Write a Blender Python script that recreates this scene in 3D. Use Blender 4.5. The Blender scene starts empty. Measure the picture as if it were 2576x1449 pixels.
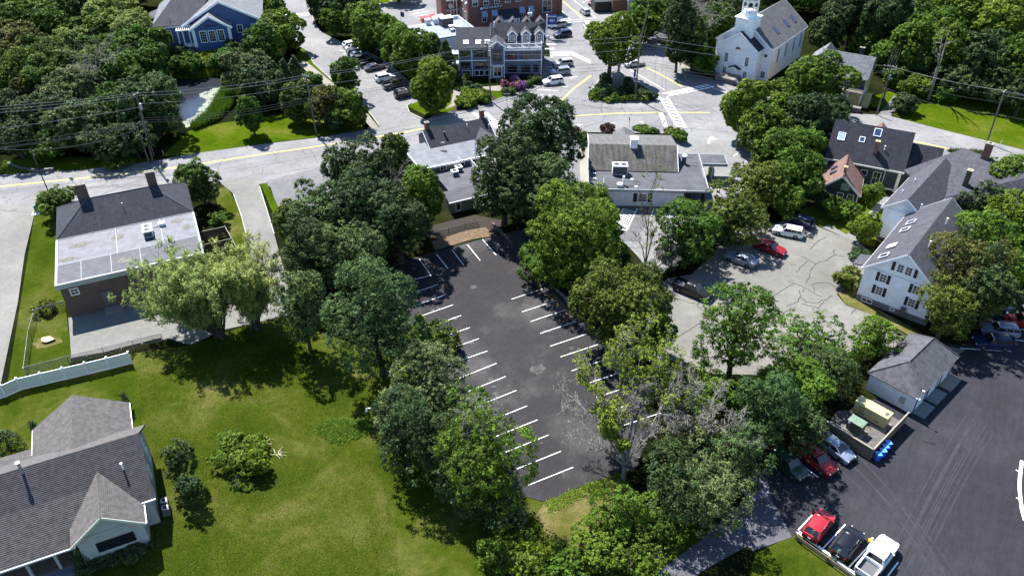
import bpy, math, random
import numpy as np
from mathutils import Matrix, Vector

# ------------------------------------------------------------------ camera, world, sun, exposure
scene = bpy.context.scene
col = scene.collection
CF, CP, CR, CH = 2003.0, 6.31209886e-01, -7.28716252e-03, 67.06      # focal (px of a 2576 px wide frame), pitch down, roll, height
cp, sp = math.cos(CP), math.sin(CP)
FW = Vector((0, cp, -sp)); UPc = Vector((0, sp, cp)); RT = Vector((1, 0, 0))
X2 = RT*math.cos(CR) + UPc*math.sin(CR); U2 = -RT*math.sin(CR) + UPc*math.cos(CR)
cam_data = bpy.data.cameras.new('camera'); cam = bpy.data.objects.new('camera', cam_data); col.objects.link(cam)
cam.matrix_world = Matrix(((X2.x, U2.x, -FW.x, 0), (X2.y, U2.y, -FW.y, 0), (X2.z, U2.z, -FW.z, CH), (0, 0, 0, 1)))
cam_data.sensor_width = 36; cam_data.lens = CF/2576*36; cam_data.clip_end = 3000; cam_data.clip_start = 0.5
scene.camera = cam
world = bpy.data.worlds.new("World"); scene.world = world; world.use_nodes = True
wn = world.node_tree; sky = wn.nodes.new('ShaderNodeTexSky'); sky.sky_type = 'NISHITA'; sky.sun_disc = False
SUN_EL, SUN_AZ = math.radians(53.0), math.radians(-31.6)              # azimuth from +Y towards +X
sky.sun_elevation = SUN_EL; sky.sun_rotation = SUN_AZ; sky.air_density = 1.2; sky.dust_density = 0.0; sky.ozone_density = 5.0
wn.links.new(sky.outputs[0], wn.nodes['Background'].inputs[0]); wn.nodes['Background'].inputs[1].default_value = 0.082
sd = bpy.data.lights.new('sun', 'SUN'); sd.energy = 5.0; sd.angle = math.radians(0.53); sd.color = (1, 0.98, 0.95)
sun = bpy.data.objects.new('sun', sd); col.objects.link(sun)
sdir = Vector((math.sin(SUN_AZ)*math.cos(SUN_EL), math.cos(SUN_AZ)*math.cos(SUN_EL), math.sin(SUN_EL)))
sun.rotation_euler = sdir.to_track_quat('Z', 'Y').to_euler(); sun.location = (0, 120, 120)
scene.view_settings.view_transform = 'Standard'; scene.view_settings.look = 'None'
scene.view_settings.gamma = 1; scene.view_settings.exposure = 1.5
scene.view_settings.use_curve_mapping = False
scene.render.engine = 'CYCLES'
scene.cycles.max_bounces = 6; scene.cycles.transparent_max_bounces = 8

rnd = random.Random(7)
# ------------------------------------------------------------------ from the survey of the photograph to metres on the ground
def P(u, v, z=0.0):
    d = FW + X2*((u-1288.0)/CF) - U2*((v-724.5)/CF)
    t = (z-CH)/d.z
    return (d.x*t, d.y*t)
K3 = 2576/3000
def Q(u, v, z=0.0): return P(u*K3, v*K3, z)
def G(u, v, z=0.0): x, y = P(u, v, z); return (x, y, z)
def H(u, v, z=0.0): x, y = Q(u, v, z); return (x, y, z)
def depth(x, y, z): return Vector((x, y, z-CH)).dot(FW)
def ZM(x0, y0, s): return lambda x, y: (x0+x/s, y0+y/s)

# ------------------------------------------------------------------ materials
MATS = {}
def newmat(name):
    m = bpy.data.materials.new(name); m.use_nodes = True; nt = m.node_tree; MATS[name] = m
    return m, nt, nt.nodes['Principled BSDF']
def node(nt, t, **kw):
    n = nt.nodes.new('ShaderNode'+t)
    for k, v in kw.items():
        if k in n.inputs.keys(): n.inputs[k].default_value = v
        else: setattr(n, k, v)
    return n
def ramp(nt, src, stops):
    r = nt.nodes.new('ShaderNodeValToRGB'); e = r.color_ramp.elements
    while len(e) < len(stops): e.new(0.5)
    for i, (p, c) in enumerate(stops):
        e[i].position = p; e[i].color = (*c, 1) if not isinstance(c, float) else (c, c, c, 1)
    nt.links.new(src, r.inputs[0]); return r
def mul(c, f): return tuple(x*f for x in c)
def K(c):
    m = max(c); f = 1.0 if m > .6 else 0.68+0.32*(m/.6)**2
    return tuple(x*f for x in c)
def noise(nt, vec, scale, detail=4, rough=0.55, dist=0.0):
    n = node(nt, 'TexNoise', Scale=scale, Detail=detail, Roughness=rough, Distortion=dist)
    if vec: nt.links.new(vec, n.inputs['Vector'])
    return n.outputs['Fac']
def mix(nt, fac, a, b, mode='MIX'):
    n = nt.nodes.new('ShaderNodeMix'); n.data_type = 'RGBA'; n.blend_type = mode
    for s, v in ((n.inputs[0], fac), (n.inputs[6], a), (n.inputs[7], b)):
        if hasattr(v, 'links') or isinstance(v, bpy.types.NodeSocket): nt.links.new(v, s)
        elif isinstance(v, (int, float)): s.default_value = v
        else: s.default_value = (*v, 1)
    return n.outputs[2]
def bump(nt, b, hsock, strength=0.3, dist=0.05):
    n = node(nt, 'Bump', Strength=strength, Distance=dist); nt.links.new(hsock, n.inputs['Height']); nt.links.new(n.outputs[0], b.inputs['Normal'])
def coord(nt, kind='Object'): return nt.nodes.new('ShaderNodeTexCoord').outputs[kind]
def plain(name, c, rough=0.6, var=0.15, scale=3.0, metal=0.0, bmp=0.0, fine=30.0, spec=0.4, coat=0.0):
    c = K(c); m, nt, b = newmat(name); v = coord(nt)
    f = noise(nt, v, scale, 5); r = ramp(nt, f, [(0.3, mul(c, 1-var)), (0.7, mul(c, 1+var))])
    nt.links.new(r.outputs[0], b.inputs['Base Color']); b.inputs['Roughness'].default_value = rough; b.inputs['Metallic'].default_value = metal
    b.inputs['Specular IOR Level'].default_value = spec; b.inputs['Coat Weight'].default_value = coat; b.inputs['Coat Roughness'].default_value = 0.05
    if bmp: bump(nt, b, noise(nt, v, fine, 3), bmp, 0.02)
    return m
def asphalt(name, c, patch, crackscale=0.16, crack=0.0, crackcol=(0.03, 0.03, 0.03), grain=0.12, streak=0.0):
    c = K(c); patch = K(patch); crackcol = K(crackcol); m, nt, b = newmat(name); v = coord(nt)
    big = noise(nt, v, 0.09, 6, 0.6); col_ = ramp(nt, big, [(0.3, mul(c, 0.8)), (0.52, c), (0.68, patch)]).outputs[0]
    rm = node(nt, 'Mapping'); nt.links.new(v, rm.inputs[0]); rm.inputs['Rotation'].default_value = (0.3, 0.4, 0.65); v = rm.outputs[0]
    mid = noise(nt, v, 0.9, 6, 0.65, 1.2); col_ = mix(nt, 0.55, col_, ramp(nt, mid, [(0.25, 0.62), (0.75, 1.3)]).outputs[0], 'MULTIPLY')
    fine = noise(nt, v, 9, 4, 0.8); col_ = mix(nt, 0.8, col_, ramp(nt, fine, [(0.3, 1-grain*1.6), (0.7, 1+grain*1.6)]).outputs[0], 'MULTIPLY')
    if crack:
        mp = node(nt, 'Mapping'); nt.links.new(v, mp.inputs[0])
        nz = node(nt, 'TexNoise', Scale=0.5, Detail=4.0, Roughness=0.6); nt.links.new(v, nz.inputs['Vector'])
        ad = nt.nodes.new('ShaderNodeVectorMath'); ad.operation = 'MULTIPLY_ADD'; nt.links.new(nz.outputs['Color'], ad.inputs[0]); ad.inputs[1].default_value = (3.5, 3.5, 0); nt.links.new(v, ad.inputs[2])
        vo = nt.nodes.new('ShaderNodeTexVoronoi'); vo.feature = 'DISTANCE_TO_EDGE'; vo.inputs['Scale'].default_value = crackscale; nt.links.new(ad.outputs[0], vo.inputs['Vector'])
        cr = ramp(nt, vo.outputs['Distance'], [(0.0, 1.0), (0.012, 0.0)]).outputs[0]
        gate = ramp(nt, noise(nt, v, 0.12, 3), [(0.42, 0.0), (0.56, crack)]).outputs[0]
        mm = mix(nt, 1.0, cr, gate, 'MULTIPLY'); col_ = mix(nt, mm, col_, crackcol)
    if streak:
        mp = node(nt, 'Mapping'); nt.links.new(v, mp.inputs[0]); mp.inputs['Scale'].default_value = (1, 0.12, 1); mp.inputs['Rotation'].default_value = (0, 0, -0.45)
        s_ = noise(nt, mp.outputs[0], 1.3, 6, 0.7, 1.5); col_ = mix(nt, streak, col_, ramp(nt, s_, [(0.35, 0.55), (0.62, 1.5)]).outputs[0], 'MULTIPLY')
    nt.links.new(col_, b.inputs['Base Color']); b.inputs['Roughness'].default_value = 0.9; b.inputs['Specular IOR Level'].default_value = 0.2
    bump(nt, b, noise(nt, v, 20, 3), 0.25, 0.02); return m
def shingles(name, c, row=0.15, var=0.25, streak=0.0):
    c = K(c); m, nt, b = newmat(name); v = coord(nt, 'UV')
    br = node(nt, 'TexBrick', Scale=1.0); br.inputs['Brick Width'].default_value = 0.33; br.inputs['Row Height'].default_value = row
    br.inputs['Mortar Size'].default_value = 0.010; br.inputs['Color1'].default_value = (*mul(c, 1-var), 1); br.inputs['Color2'].default_value = (*mul(c, 1+var), 1); br.inputs['Mortar'].default_value = (*mul(c, 0.5), 1)
    nt.links.new(v, br.inputs['Vector']); col_ = br.outputs['Color']
    f = noise(nt, v, 0.7, 5, 0.6); col_ = mix(nt, 0.6, col_, ramp(nt, f, [(0.3, 0.75), (0.7, 1.25)]).outputs[0], 'MULTIPLY')
    g = noise(nt, v, 14, 3, 0.8); col_ = mix(nt, 0.7, col_, ramp(nt, g, [(0.3, 0.7), (0.7, 1.3)]).outputs[0], 'MULTIPLY')
    if streak:
        mp = node(nt, 'Mapping'); nt.links.new(v, mp.inputs[0]); mp.inputs['Scale'].default_value = (1.6, 0.22, 1)
        col_ = mix(nt, streak, col_, ramp(nt, noise(nt, mp.outputs[0], 1.2, 4, 0.6), [(0.35, 0.35), (0.62, 1.35)]).outputs[0], 'MULTIPLY')
    nt.links.new(col_, b.inputs['Base Color']); b.inputs['Roughness'].default_value = 0.9; b.inputs['Specular IOR Level'].default_value = 0.25
    bump(nt, b, br.outputs['Fac'], -0.5, 0.02); return m
def siding(name, c, row=0.12, var=0.06):
    c = K(c); m, nt, b = newmat(name); v = coord(nt, 'UV')
    w = nt.nodes.new('ShaderNodeTexWave'); w.wave_type = 'BANDS'; w.bands_direction = 'Y'; w.wave_profile = 'SAW'; w.inputs['Scale'].default_value = 1/row/ (2*math.pi)*2*math.pi/3.14159*1.57; nt.links.new(v, w.inputs['Vector'])
    f = noise(nt, v, 1.5, 5, 0.65); col_ = ramp(nt, f, [(0.3, mul(c, 1-var*2)), (0.7, mul(c, 1+var))]).outputs[0]
    g = noise(nt, v, 0.35, 4, 0.6); col_ = mix(nt, 0.6, col_, ramp(nt, g, [(0.3, 0.88), (0.7, 1.06)]).outputs[0], 'MULTIPLY')
    nt.links.new(col_, b.inputs['Base Color']); b.inputs['Roughness'].default_value = 0.65; bump(nt, b, w.outputs['Fac'], 0.6, 0.02); return m
def brickmat(name, c, c2):
    c = K(c); c2 = K(c2); m, nt, b = newmat(name); v = coord(nt, 'UV')
    br = node(nt, 'TexBrick', Scale=1.0); br.inputs['Brick Width'].default_value = 0.22; br.inputs['Row Height'].default_value = 0.075; br.inputs['Mortar Size'].default_value = 0.009
    br.inputs['Color1'].default_value = (*c, 1); br.inputs['Color2'].default_value = (*c2, 1); br.inputs['Mortar'].default_value = (0.2, 0.17, 0.15, 1); nt.links.new(v, br.inputs['Vector'])
    col_ = mix(nt, 0.6, br.outputs['Color'], ramp(nt, noise(nt, v, 0.8, 5, 0.7), [(0.3, 0.65), (0.7, 1.25)]).outputs[0], 'MULTIPLY')
    nt.links.new(col_, b.inputs['Base Color']); b.inputs['Roughness'].default_value = 0.85; bump(nt, b, br.outputs['Fac'], -0.4, 0.01); return m
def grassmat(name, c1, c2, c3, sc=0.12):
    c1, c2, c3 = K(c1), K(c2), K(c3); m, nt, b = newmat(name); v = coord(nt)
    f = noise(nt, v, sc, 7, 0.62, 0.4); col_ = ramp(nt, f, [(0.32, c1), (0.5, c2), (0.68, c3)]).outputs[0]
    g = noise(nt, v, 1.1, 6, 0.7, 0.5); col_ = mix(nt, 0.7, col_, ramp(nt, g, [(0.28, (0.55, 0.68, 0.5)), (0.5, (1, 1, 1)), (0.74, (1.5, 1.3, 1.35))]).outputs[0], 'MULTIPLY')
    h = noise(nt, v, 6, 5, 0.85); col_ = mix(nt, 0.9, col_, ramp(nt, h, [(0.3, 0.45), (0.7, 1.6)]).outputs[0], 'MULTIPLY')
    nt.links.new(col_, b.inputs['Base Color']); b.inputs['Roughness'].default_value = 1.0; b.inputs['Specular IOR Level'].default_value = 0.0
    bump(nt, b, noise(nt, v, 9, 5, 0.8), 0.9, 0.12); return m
def leafmat(name, c1, c2, trans=0.22):
    m, nt, b = newmat(name)
    c1 = mul(c1, .72); c2 = (c2[0]*1.3, c2[1]*1.34, c2[2]*1.1)
    at = nt.nodes.new('ShaderNodeAttribute'); at.attribute_name = 'tone'
    oi = nt.nodes.new('ShaderNodeObjectInfo')
    col_ = ramp(nt, at.outputs['Fac'], [(0.0, c1), (1.0, c2)]).outputs[0]
    hs = node(nt, 'HueSaturation'); nt.links.new(col_, hs.inputs['Color'])
    mr = node(nt, 'MapRange'); nt.links.new(oi.outputs['Random'], mr.inputs[0]); mr.inputs[3].default_value = 0.485; mr.inputs[4].default_value = 0.515; nt.links.new(mr.outputs[0], hs.inputs['Hue'])
    mr2 = node(nt, 'MapRange'); nt.links.new(oi.outputs['Random'], mr2.inputs[0]); mr2.inputs[3].default_value = 1.12; mr2.inputs[4].default_value = 0.88; nt.links.new(mr2.outputs[0], hs.inputs['Value'])
    nt.links.new(hs.outputs[0], b.inputs['Base Color']); b.inputs['Roughness'].default_value = 0.6; b.inputs['Specular IOR Level'].default_value = 0.12
    t = nt.nodes.new('ShaderNodeBsdfTranslucent'); nt.links.new(hs.outputs[0], t.inputs[0])
    ms = nt.nodes.new('ShaderNodeMixShader'); ms.inputs[0].default_value = trans; nt.links.new(b.outputs[0], ms.inputs[1]); nt.links.new(t.outputs[0], ms.inputs[2])
    nt.links.new(ms.outputs[0], nt.nodes['Material Output'].inputs[0]); return m
def glass(name, c=(0.012, 0.014, 0.02), rough=0.08, spec=0.9):
    m, nt, b = newmat(name); b.inputs['Base Color'].default_value = (*c, 1); b.inputs['Roughness'].default_value = rough; b.inputs['Specular IOR Level'].default_value = spec; return m
def paint(name, c, metal=0.0):
    c = K(c); m, nt, b = newmat(name); v = coord(nt); r = ramp(nt, noise(nt, v, 2.0, 4), [(0.3, mul(c, 0.93)), (0.7, mul(c, 1.05))])
    nt.links.new(r.outputs[0], b.inputs['Base Color']); b.inputs['Metallic'].default_value = metal; b.inputs['Roughness'].default_value = 0.35 if metal else 0.3
    b.inputs['Coat Weight'].default_value = 0.35; b.inputs['Coat Roughness'].default_value = 0.05; b.inputs['Specular IOR Level'].default_value = 0.3; return m

M_road = asphalt('old_asphalt', (0.235, 0.23, 0.23), (0.28, 0.275, 0.27), 0.15, 0.85, (0.07, 0.068, 0.07))
M_lane = asphalt('worn_asphalt', (0.165, 0.165, 0.17), (0.21, 0.205, 0.205), 0.12, 0.7, (0.08, 0.08, 0.08))
M_tan = asphalt('tan_asphalt', (0.20, 0.19, 0.168), (0.25, 0.238, 0.21), 0.1, 0.0)
M_dark = asphalt('dark_asphalt', (0.037, 0.034, 0.038), (0.085, 0.080, 0.078), 0.13, 0.35, (0.015, 0.014, 0.016), 0.2, 0.25)
M_new = asphalt('new_asphalt', (0.030, 0.030, 0.036), (0.042, 0.041, 0.047), 0.1, 0.0, grain=0.16, streak=0.3)
M_conc = asphalt('concrete', (0.27, 0.25, 0.21), (0.32, 0.30, 0.25), 0.2, 0.0)
M_drive = asphalt('pale_driveway', (0.215, 0.21, 0.19), (0.26, 0.255, 0.23), 0.2, 0.15, (0.16, 0.15, 0.14))
M_kerb = plain('granite_kerb', (0.36, 0.35, 0.33), 0.8, 0.2, 4)
M_grass = grassmat('lawn_grass', (0.032, 0.058, 0.004), (0.058, 0.082, 0.008), (0.13, 0.13, 0.035))
M_bright = grassmat('verge_grass', (0.04, 0.08, 0.003), (0.07, 0.112, 0.005), (0.12, 0.13, 0.02))
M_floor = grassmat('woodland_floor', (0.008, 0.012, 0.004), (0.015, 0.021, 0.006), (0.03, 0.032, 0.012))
M_soil = plain('soil', (0.15, 0.10, 0.055), 0.95, 0.4, 2, bmp=0.6, fine=8)
M_mulch = plain('mulch', (0.03, 0.02, 0.013), 0.95, 0.4, 3, bmp=0.6, fine=8)
M_dry = grassmat('dry_grass', (0.09, 0.10, 0.02), (0.15, 0.135, 0.045), (0.22, 0.19, 0.09), 0.3)
M_white = plain('white_line', (0.80, 0.80, 0.78), 0.7, 0.08, 6)
M_yellow = plain('yellow_line', (0.75, 0.62, 0.12), 0.7, 0.1, 6)
M_crack = plain('crack_sealant', (0.05, 0.045, 0.045), 0.7, 0.2, 5)
M_patch = plain('asphalt_patch', (0.20, 0.195, 0.19), 0.9, 0.15, 2)
M_trim = plain('white_trim', (0.82, 0.83, 0.85), 0.5, 0.04, 3)
M_cream = plain('cream_trim', (0.55, 0.56, 0.47), 0.6, 0.06, 3)
M_wwhite = siding('white_siding', (0.88, 0.895, 0.93))
M_wblue = siding('blue_siding', (0.085, 0.14, 0.34))
M_wslate = siding('slate_blue_siding', (0.14, 0.18, 0.27))
M_wgreen = siding('dark_green_siding', (0.022, 0.042, 0.04))
M_wyel = siding('yellow_siding', (0.50, 0.40, 0.17))
M_wtaupe = siding('taupe_siding', (0.20, 0.19, 0.15))
M_wpale = siding('pale_grey_siding', (0.42, 0.45, 0.46))
M_brick = brickmat('dark_brick', (0.055, 0.022, 0.018), (0.085, 0.035, 0.026))
M_mill = brickmat('red_brick', (0.20, 0.045, 0.035), (0.27, 0.075, 0.055))
M_stone = plain('field_stone', (0.20, 0.19, 0.17), 0.9, 0.4, 3, bmp=0.6, fine=5)
M_found = plain('grey_foundation', (0.20, 0.20, 0.20), 0.9, 0.15, 2)
M_rnavy = shingles('blue_black_shingles', (0.045, 0.048, 0.062), streak=0.25)
M_rslate = shingles('slate_grey_shingles', (0.085, 0.085, 0.10), streak=0.25)
M_rgrey = shingles('grey_shingles', (0.15, 0.15, 0.148), streak=0.25)
M_rlight = shingles('light_grey_shingles', (0.20, 0.21, 0.225))
M_rbrown = shingles('brown_grey_shingles', (0.105, 0.095, 0.09), 0.2)
M_rred = shingles('red_brown_shingles', (0.21, 0.125, 0.105), streak=0.2)
M_rold = shingles('stained_grey_shingles', (0.125, 0.122, 0.11), streak=0.6)
M_course = plain('shingle_course', (0.075, 0.068, 0.072), 0.9, 0.35, 2.2, bmp=0.5, fine=14)
M_coursed = plain('shingle_course_grey', (0.11, 0.10, 0.098), 0.9, 0.35, 2.2, bmp=0.5, fine=14)
M_coursec = plain('cool_shingle_course', (0.088, 0.09, 0.10), 0.9, 0.4, 1.6, bmp=0.5, fine=14)
M_edge = plain('grey_metal_edge', (0.30, 0.32, 0.36), 0.5, 0.1, 2)
M_mem = plain('roof_membrane', (0.082, 0.088, 0.115), 0.6, 0.45, 0.9, bmp=0.1)
M_memd = plain('dark_roof_membrane', (0.075, 0.078, 0.09), 0.75, 0.3, 0.6, bmp=0.1)
M_meml = plain('pale_roof_membrane', (0.22, 0.25, 0.28), 0.6, 0.15, 0.8)
M_seam = plain('roof_seam', (0.24, 0.26, 0.31), 0.5, 0.1, 2)
M_stain = plain('roof_stain', (0.42, 0.38, 0.27), 0.8, 0.2, 2)
M_metal = plain('galvanised_metal', (0.42, 0.43, 0.45), 0.4, 0.1, 3, metal=0.6)
M_black = plain('black_plastic', (0.012, 0.012, 0.014), 0.5, 0.1, 3)
M_grey = plain('grey_plastic', (0.12, 0.12, 0.13), 0.6, 0.1, 3)
M_wood = plain('weathered_wood', (0.19, 0.15, 0.11), 0.9, 0.3, 4, bmp=0.4, fine=12)
M_pole = plain('grey_pole_wood', (0.17, 0.14, 0.115), 0.9, 0.25, 3, bmp=0.4, fine=10)
M_bark = plain('bark', (0.085, 0.068, 0.052), 0.95, 0.35, 3, bmp=0.8, fine=9)
M_dead = plain('dead_wood', (0.30, 0.28, 0.24), 0.9, 0.25, 3, bmp=0.4, fine=10)
M_wire = plain('wire', (0.10, 0.10, 0.11), 0.5, 0.05, 1)
M_vinyl = plain('white_vinyl', (0.62, 0.66, 0.62), 0.45, 0.05, 1)
M_tanp = plain('tan_paint', (0.50, 0.44, 0.20), 0.5, 0.08, 1.5)
M_gbox = plain('green_box_paint', (0.07, 0.12, 0.08), 0.5, 0.25, 1.5)
M_blue = plain('blue_bin_plastic', (0.03, 0.10, 0.55), 0.4, 0.06, 2)
M_bluel = plain('light_blue_lid_plastic', (0.08, 0.28, 0.75), 0.4, 0.06, 2)
M_shut = plain('black_shutter', (0.018, 0.018, 0.026), 0.6, 0.1, 3)
M_gran = plain('grey_granite', (0.15, 0.155, 0.17), 0.7, 0.2, 6, bmp=0.3)
M_tile = plain('window_shade', (0.42, 0.40, 0.36), 0.7, 0.15, 2)
M_awn = plain('blue_grey_awning', (0.24, 0.33, 0.46), 0.7, 0.1, 3)
M_red = plain('red_panel', (0.45, 0.03, 0.025), 0.4, 0.06, 2)
M_signb = plain('blue_sign', (0.025, 0.06, 0.30), 0.5, 0.05, 2)
M_yel = plain('yellow_plastic', (0.70, 0.55, 0.02), 0.5, 0.05, 2)
M_glass = glass('window_glass'); M_glassb = glass('skylight_glass', (0.03, 0.05, 0.12), 0.05, 1.0); M_cglass = glass('car_glass', (0.008, 0.01, 0.013), 0.03, 1.0)
M_tyre = plain('tyre_rubber', (0.012, 0.012, 0.012), 0.85, 0.1, 5); M_rim = plain('wheel_rim', (0.35, 0.35, 0.37), 0.3, 0.1, 5, metal=0.8)
M_lamp = plain('headlight_glass', (0.65, 0.66, 0.68), 0.15, 0.05, 5); M_tail = plain('tail_light', (0.28, 0.01, 0.01), 0.25, 0.05, 5)
mw, ntw, bw = newmat('pond_water'); bw.inputs['Base Color'].default_value = (0.02, 0.022, 0.03, 1); bw.inputs['Roughness'].default_value = 0.12; bw.inputs['Specular IOR Level'].default_value = 0.8
bump(ntw, bw, noise(ntw, coord(ntw), 3.0, 5, 0.6, 1.0), 0.25, 0.08); M_water = mw
mm_, ntm, bm_ = newmat('chain_link'); bm_.inputs['Base Color'].default_value = (0.12, 0.13, 0.12, 1); bm_.inputs['Alpha'].default_value = 0.38; M_chain = mm_

LEAF = dict(
 dark=leafmat('dark_leaves', (0.016, 0.036, 0.010), (0.062, 0.095, 0.034)),
 blue=leafmat('bluish_leaves', (0.020, 0.045, 0.012), (0.09, 0.14, 0.050)),
 mid=leafmat('green_leaves', (0.026, 0.062, 0.004), (0.095, 0.16, 0.018)),
 bright=leafmat('bright_leaves', (0.042, 0.09, 0.006), (0.115, 0.18, 0.022), 0.3),
 lime=leafmat('lime_leaves', (0.065, 0.11, 0.006), (0.15, 0.205, 0.025), 0.3),
 olive=leafmat('olive_leaves', (0.036, 0.062, 0.008), (0.115, 0.14, 0.026)),
 grey=leafmat('grey_green_leaves', (0.035, 0.055, 0.014), (0.14, 0.17, 0.075)),
 willow=leafmat('willow_leaves', (0.10, 0.14, 0.03), (0.25, 0.30, 0.10), 0.35),
 rust=leafmat('rusty_leaves', (0.045, 0.056, 0.012), (0.135, 0.125, 0.035)),
 pine=leafmat('pine_needles', (0.03, 0.06, 0.008), (0.10, 0.15, 0.025)),
 purple=leafmat('purple_leaves', (0.022, 0.014, 0.014), (0.06, 0.035, 0.032)),
 pink=leafmat('pink_flowers', (0.20, 0.05, 0.10), (0.42, 0.14, 0.22)),
 violet=leafmat('violet_flowers', (0.12, 0.05, 0.16), (0.28, 0.13, 0.36)))
# ------------------------------------------------------------------ mesh kit
def set_uv(me):
    uv = me.uv_layers.new(name='UVMap'); Z = Vector((0, 0, 1))
    for p in me.polygons:
        n = p.normal
        if abs(n.z) > 0.999: u = Vector((1, 0, 0)); v = Vector((0, 1, 0))
        else: u = Z.cross(n).normalized(); v = n.cross(u)
        for li in p.loop_indices:
            c = me.vertices[me.loops[li].vertex_index].co; uv.data[li].uv = (c.dot(u), c.dot(v))
class MB:
    def __init__(s): s.v = []; s.f = []
    def poly(s, pts):
        i = len(s.v); s.v += [tuple(p) for p in pts]; s.f.append(tuple(range(i, i+len(pts)))); return s
    def box(s, x0, x1, y0, y1, z0, z1):
        i = len(s.v)
        s.v += [(x0, y0, z0), (x1, y0, z0), (x1, y1, z0), (x0, y1, z0), (x0, y0, z1), (x1, y0, z1), (x1, y1, z1), (x0, y1, z1)]
        for f in ((0, 3, 2, 1), (4, 5, 6, 7), (0, 1, 5, 4), (1, 2, 6, 5), (2, 3, 7, 6), (3, 0, 4, 7)): s.f.append(tuple(i+k for k in f))
        return s
    def extr(s, pts, d):                                             # closed solid: polygon pts pushed by vector d
        n = len(pts); i = len(s.v); d = Vector(d)
        nn = Vector((0, 0, 0))
        for a in range(n): nn += Vector(pts[a]).cross(Vector(pts[(a+1) % n]))
        if nn.dot(d) > 0: pts = pts[::-1]
        s.v += [tuple(p) for p in pts] + [tuple(Vector(p)+d) for p in pts]
        s.f.append(tuple(range(i, i+n))); s.f.append(tuple(i+n+k for k in range(n))[::-1])
        for a in range(n): b = (a+1) % n; s.f.append((i+a, i+n+a, i+n+b, i+b))
        return s
    def bar(s, p, q, w, h, up=(0, 0, 1)):                            # rectangular bar from p to q
        p = Vector(p); q = Vector(q); d = (q-p).normalized(); up = Vector(up)
        sx = d.cross(up)
        if sx.length < 1e-4: sx = d.cross(Vector((1, 0, 0)))
        sx.normalize(); uy = sx.cross(d); a = sx*w/2; b = uy*h/2
        return s.extr([p-a-b, p+a-b, p+a+b, p-a+b], q-p)
    def tube(s, p, q, r0, r1=None, n=8):
        r1 = r0 if r1 is None else r1; p = Vector(p); q = Vector(q); d = (q-p).normalized()
        a = d.cross(Vector((0, 0, 1))); a = a if a.length > 1e-3 else Vector((1, 0, 0)); a.normalize(); b = d.cross(a); i = len(s.v)
        for c, r in ((p, r0), (q, r1)):
            for k in range(n): t = 2*math.pi*k/n; s.v.append(tuple(c+(a*math.cos(t)+b*math.sin(t))*r))
        for k in range(n): l = (k+1) % n; s.f.append((i+k, i+l, i+n+l, i+n+k))
        s.f.append(tuple(range(i, i+n))[::-1]); s.f.append(tuple(range(i+n, i+2*n))); return s
    def lathe(s, x, y, prof, n=12):
        i = len(s.v)
        for r, z in prof:
            for k in range(n): t = 2*math.pi*k/n; s.v.append((x+r*math.cos(t), y+r*math.sin(t), z))
        for j in range(len(prof)-1):
            for k in range(n): l = (k+1) % n; s.f.append((i+j*n+k, i+j*n+l, i+(j+1)*n+l, i+(j+1)*n+k))
        s.f.append(tuple(i+k for k in range(n))[::-1]); s.f.append(tuple(i+(len(prof)-1)*n+k for k in range(n))); return s
    def mesh(s, name, mat, smooth=False):
        me = bpy.data.meshes.new(name); me.from_pydata(s.v, [], s.f); me.materials.append(mat); me.update(); set_uv(me)
        if smooth:
            for p in me.polygons: p.use_smooth = True
        return me
    def build(s, name, mat, parent=None, smooth=False):
        return link(name, s.mesh(name, mat, smooth), parent)
def link(name, me, parent=None, loc=None, rz=None):
    o = bpy.data.objects.new(name, me); col.objects.link(o)
    if parent: o.parent = parent
    if loc: o.location = loc
    if rz is not None: o.rotation_euler = (0, 0, rz)
    return o
def tag(o, label=None, cat=None, group=None, kind=None):
    if label: o['label'] = label
    if cat: o['category'] = cat
    if group: o['group'] = group
    if kind: o['kind'] = kind
    return o
def thing(name, label, cat, loc=(0, 0, 0), rz=0, group=None):
    o = bpy.data.objects.new(name, None); col.objects.link(o); o.location = loc; o.rotation_euler = (0, 0, rz); o.empty_display_size = 0.5
    return tag(o, label, cat, group)
def dup(root, loc, rz, label=None):
    r = root.copy(); col.objects.link(r); r.location = loc; r.rotation_euler = (0, 0, rz)
    if label: r['label'] = label
    for ch in root.children:
        c = ch.copy(); col.objects.link(c); c.parent = r
        for g in ch.children: d = g.copy(); col.objects.link(d); d.parent = c
    return r
def sheet(name, pts, mat, z, px=True, conv=P, kind='structure'):
    pts = [(conv(u, v) if px else (u, v)) for u, v in pts]
    ar = sum(pts[i][0]*pts[(i+1) % len(pts)][1]-pts[(i+1) % len(pts)][0]*pts[i][1] for i in range(len(pts)))
    if ar < 0: pts = pts[::-1]
    o = MB().poly([(x, y, z) for x, y in pts]).build(name, mat); return tag(o, kind=kind)
RZ = [0.0]
def ribbon(m, pts, w, z, closed=False):                               # flat mitred strip along world points
    RZ[0] = (RZ[0]+0.00012) % 0.004; z += RZ[0]
    pts = [Vector(p[:2]) for p in pts]; pts = [p for i, p in enumerate(pts) if i == 0 or (p-pts[i-1]).length > 1e-4]
    L_, R_ = [], []
    for i, p in enumerate(pts):
        a = (p-pts[i-1]).normalized() if i else None; b = (pts[i+1]-p).normalized() if i < len(pts)-1 else None
        d = ((a or b)+(b or a)); d = d.normalized() if d.length > .2 else (b or a); n = Vector((-d.y, d.x))*w/2; L_.append(p+n); R_.append(p-n)
    for i in range(len(pts)-1): m.poly([(*R_[i], z), (*R_[i+1], z), (*L_[i+1], z), (*L_[i], z)])
    return m
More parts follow.
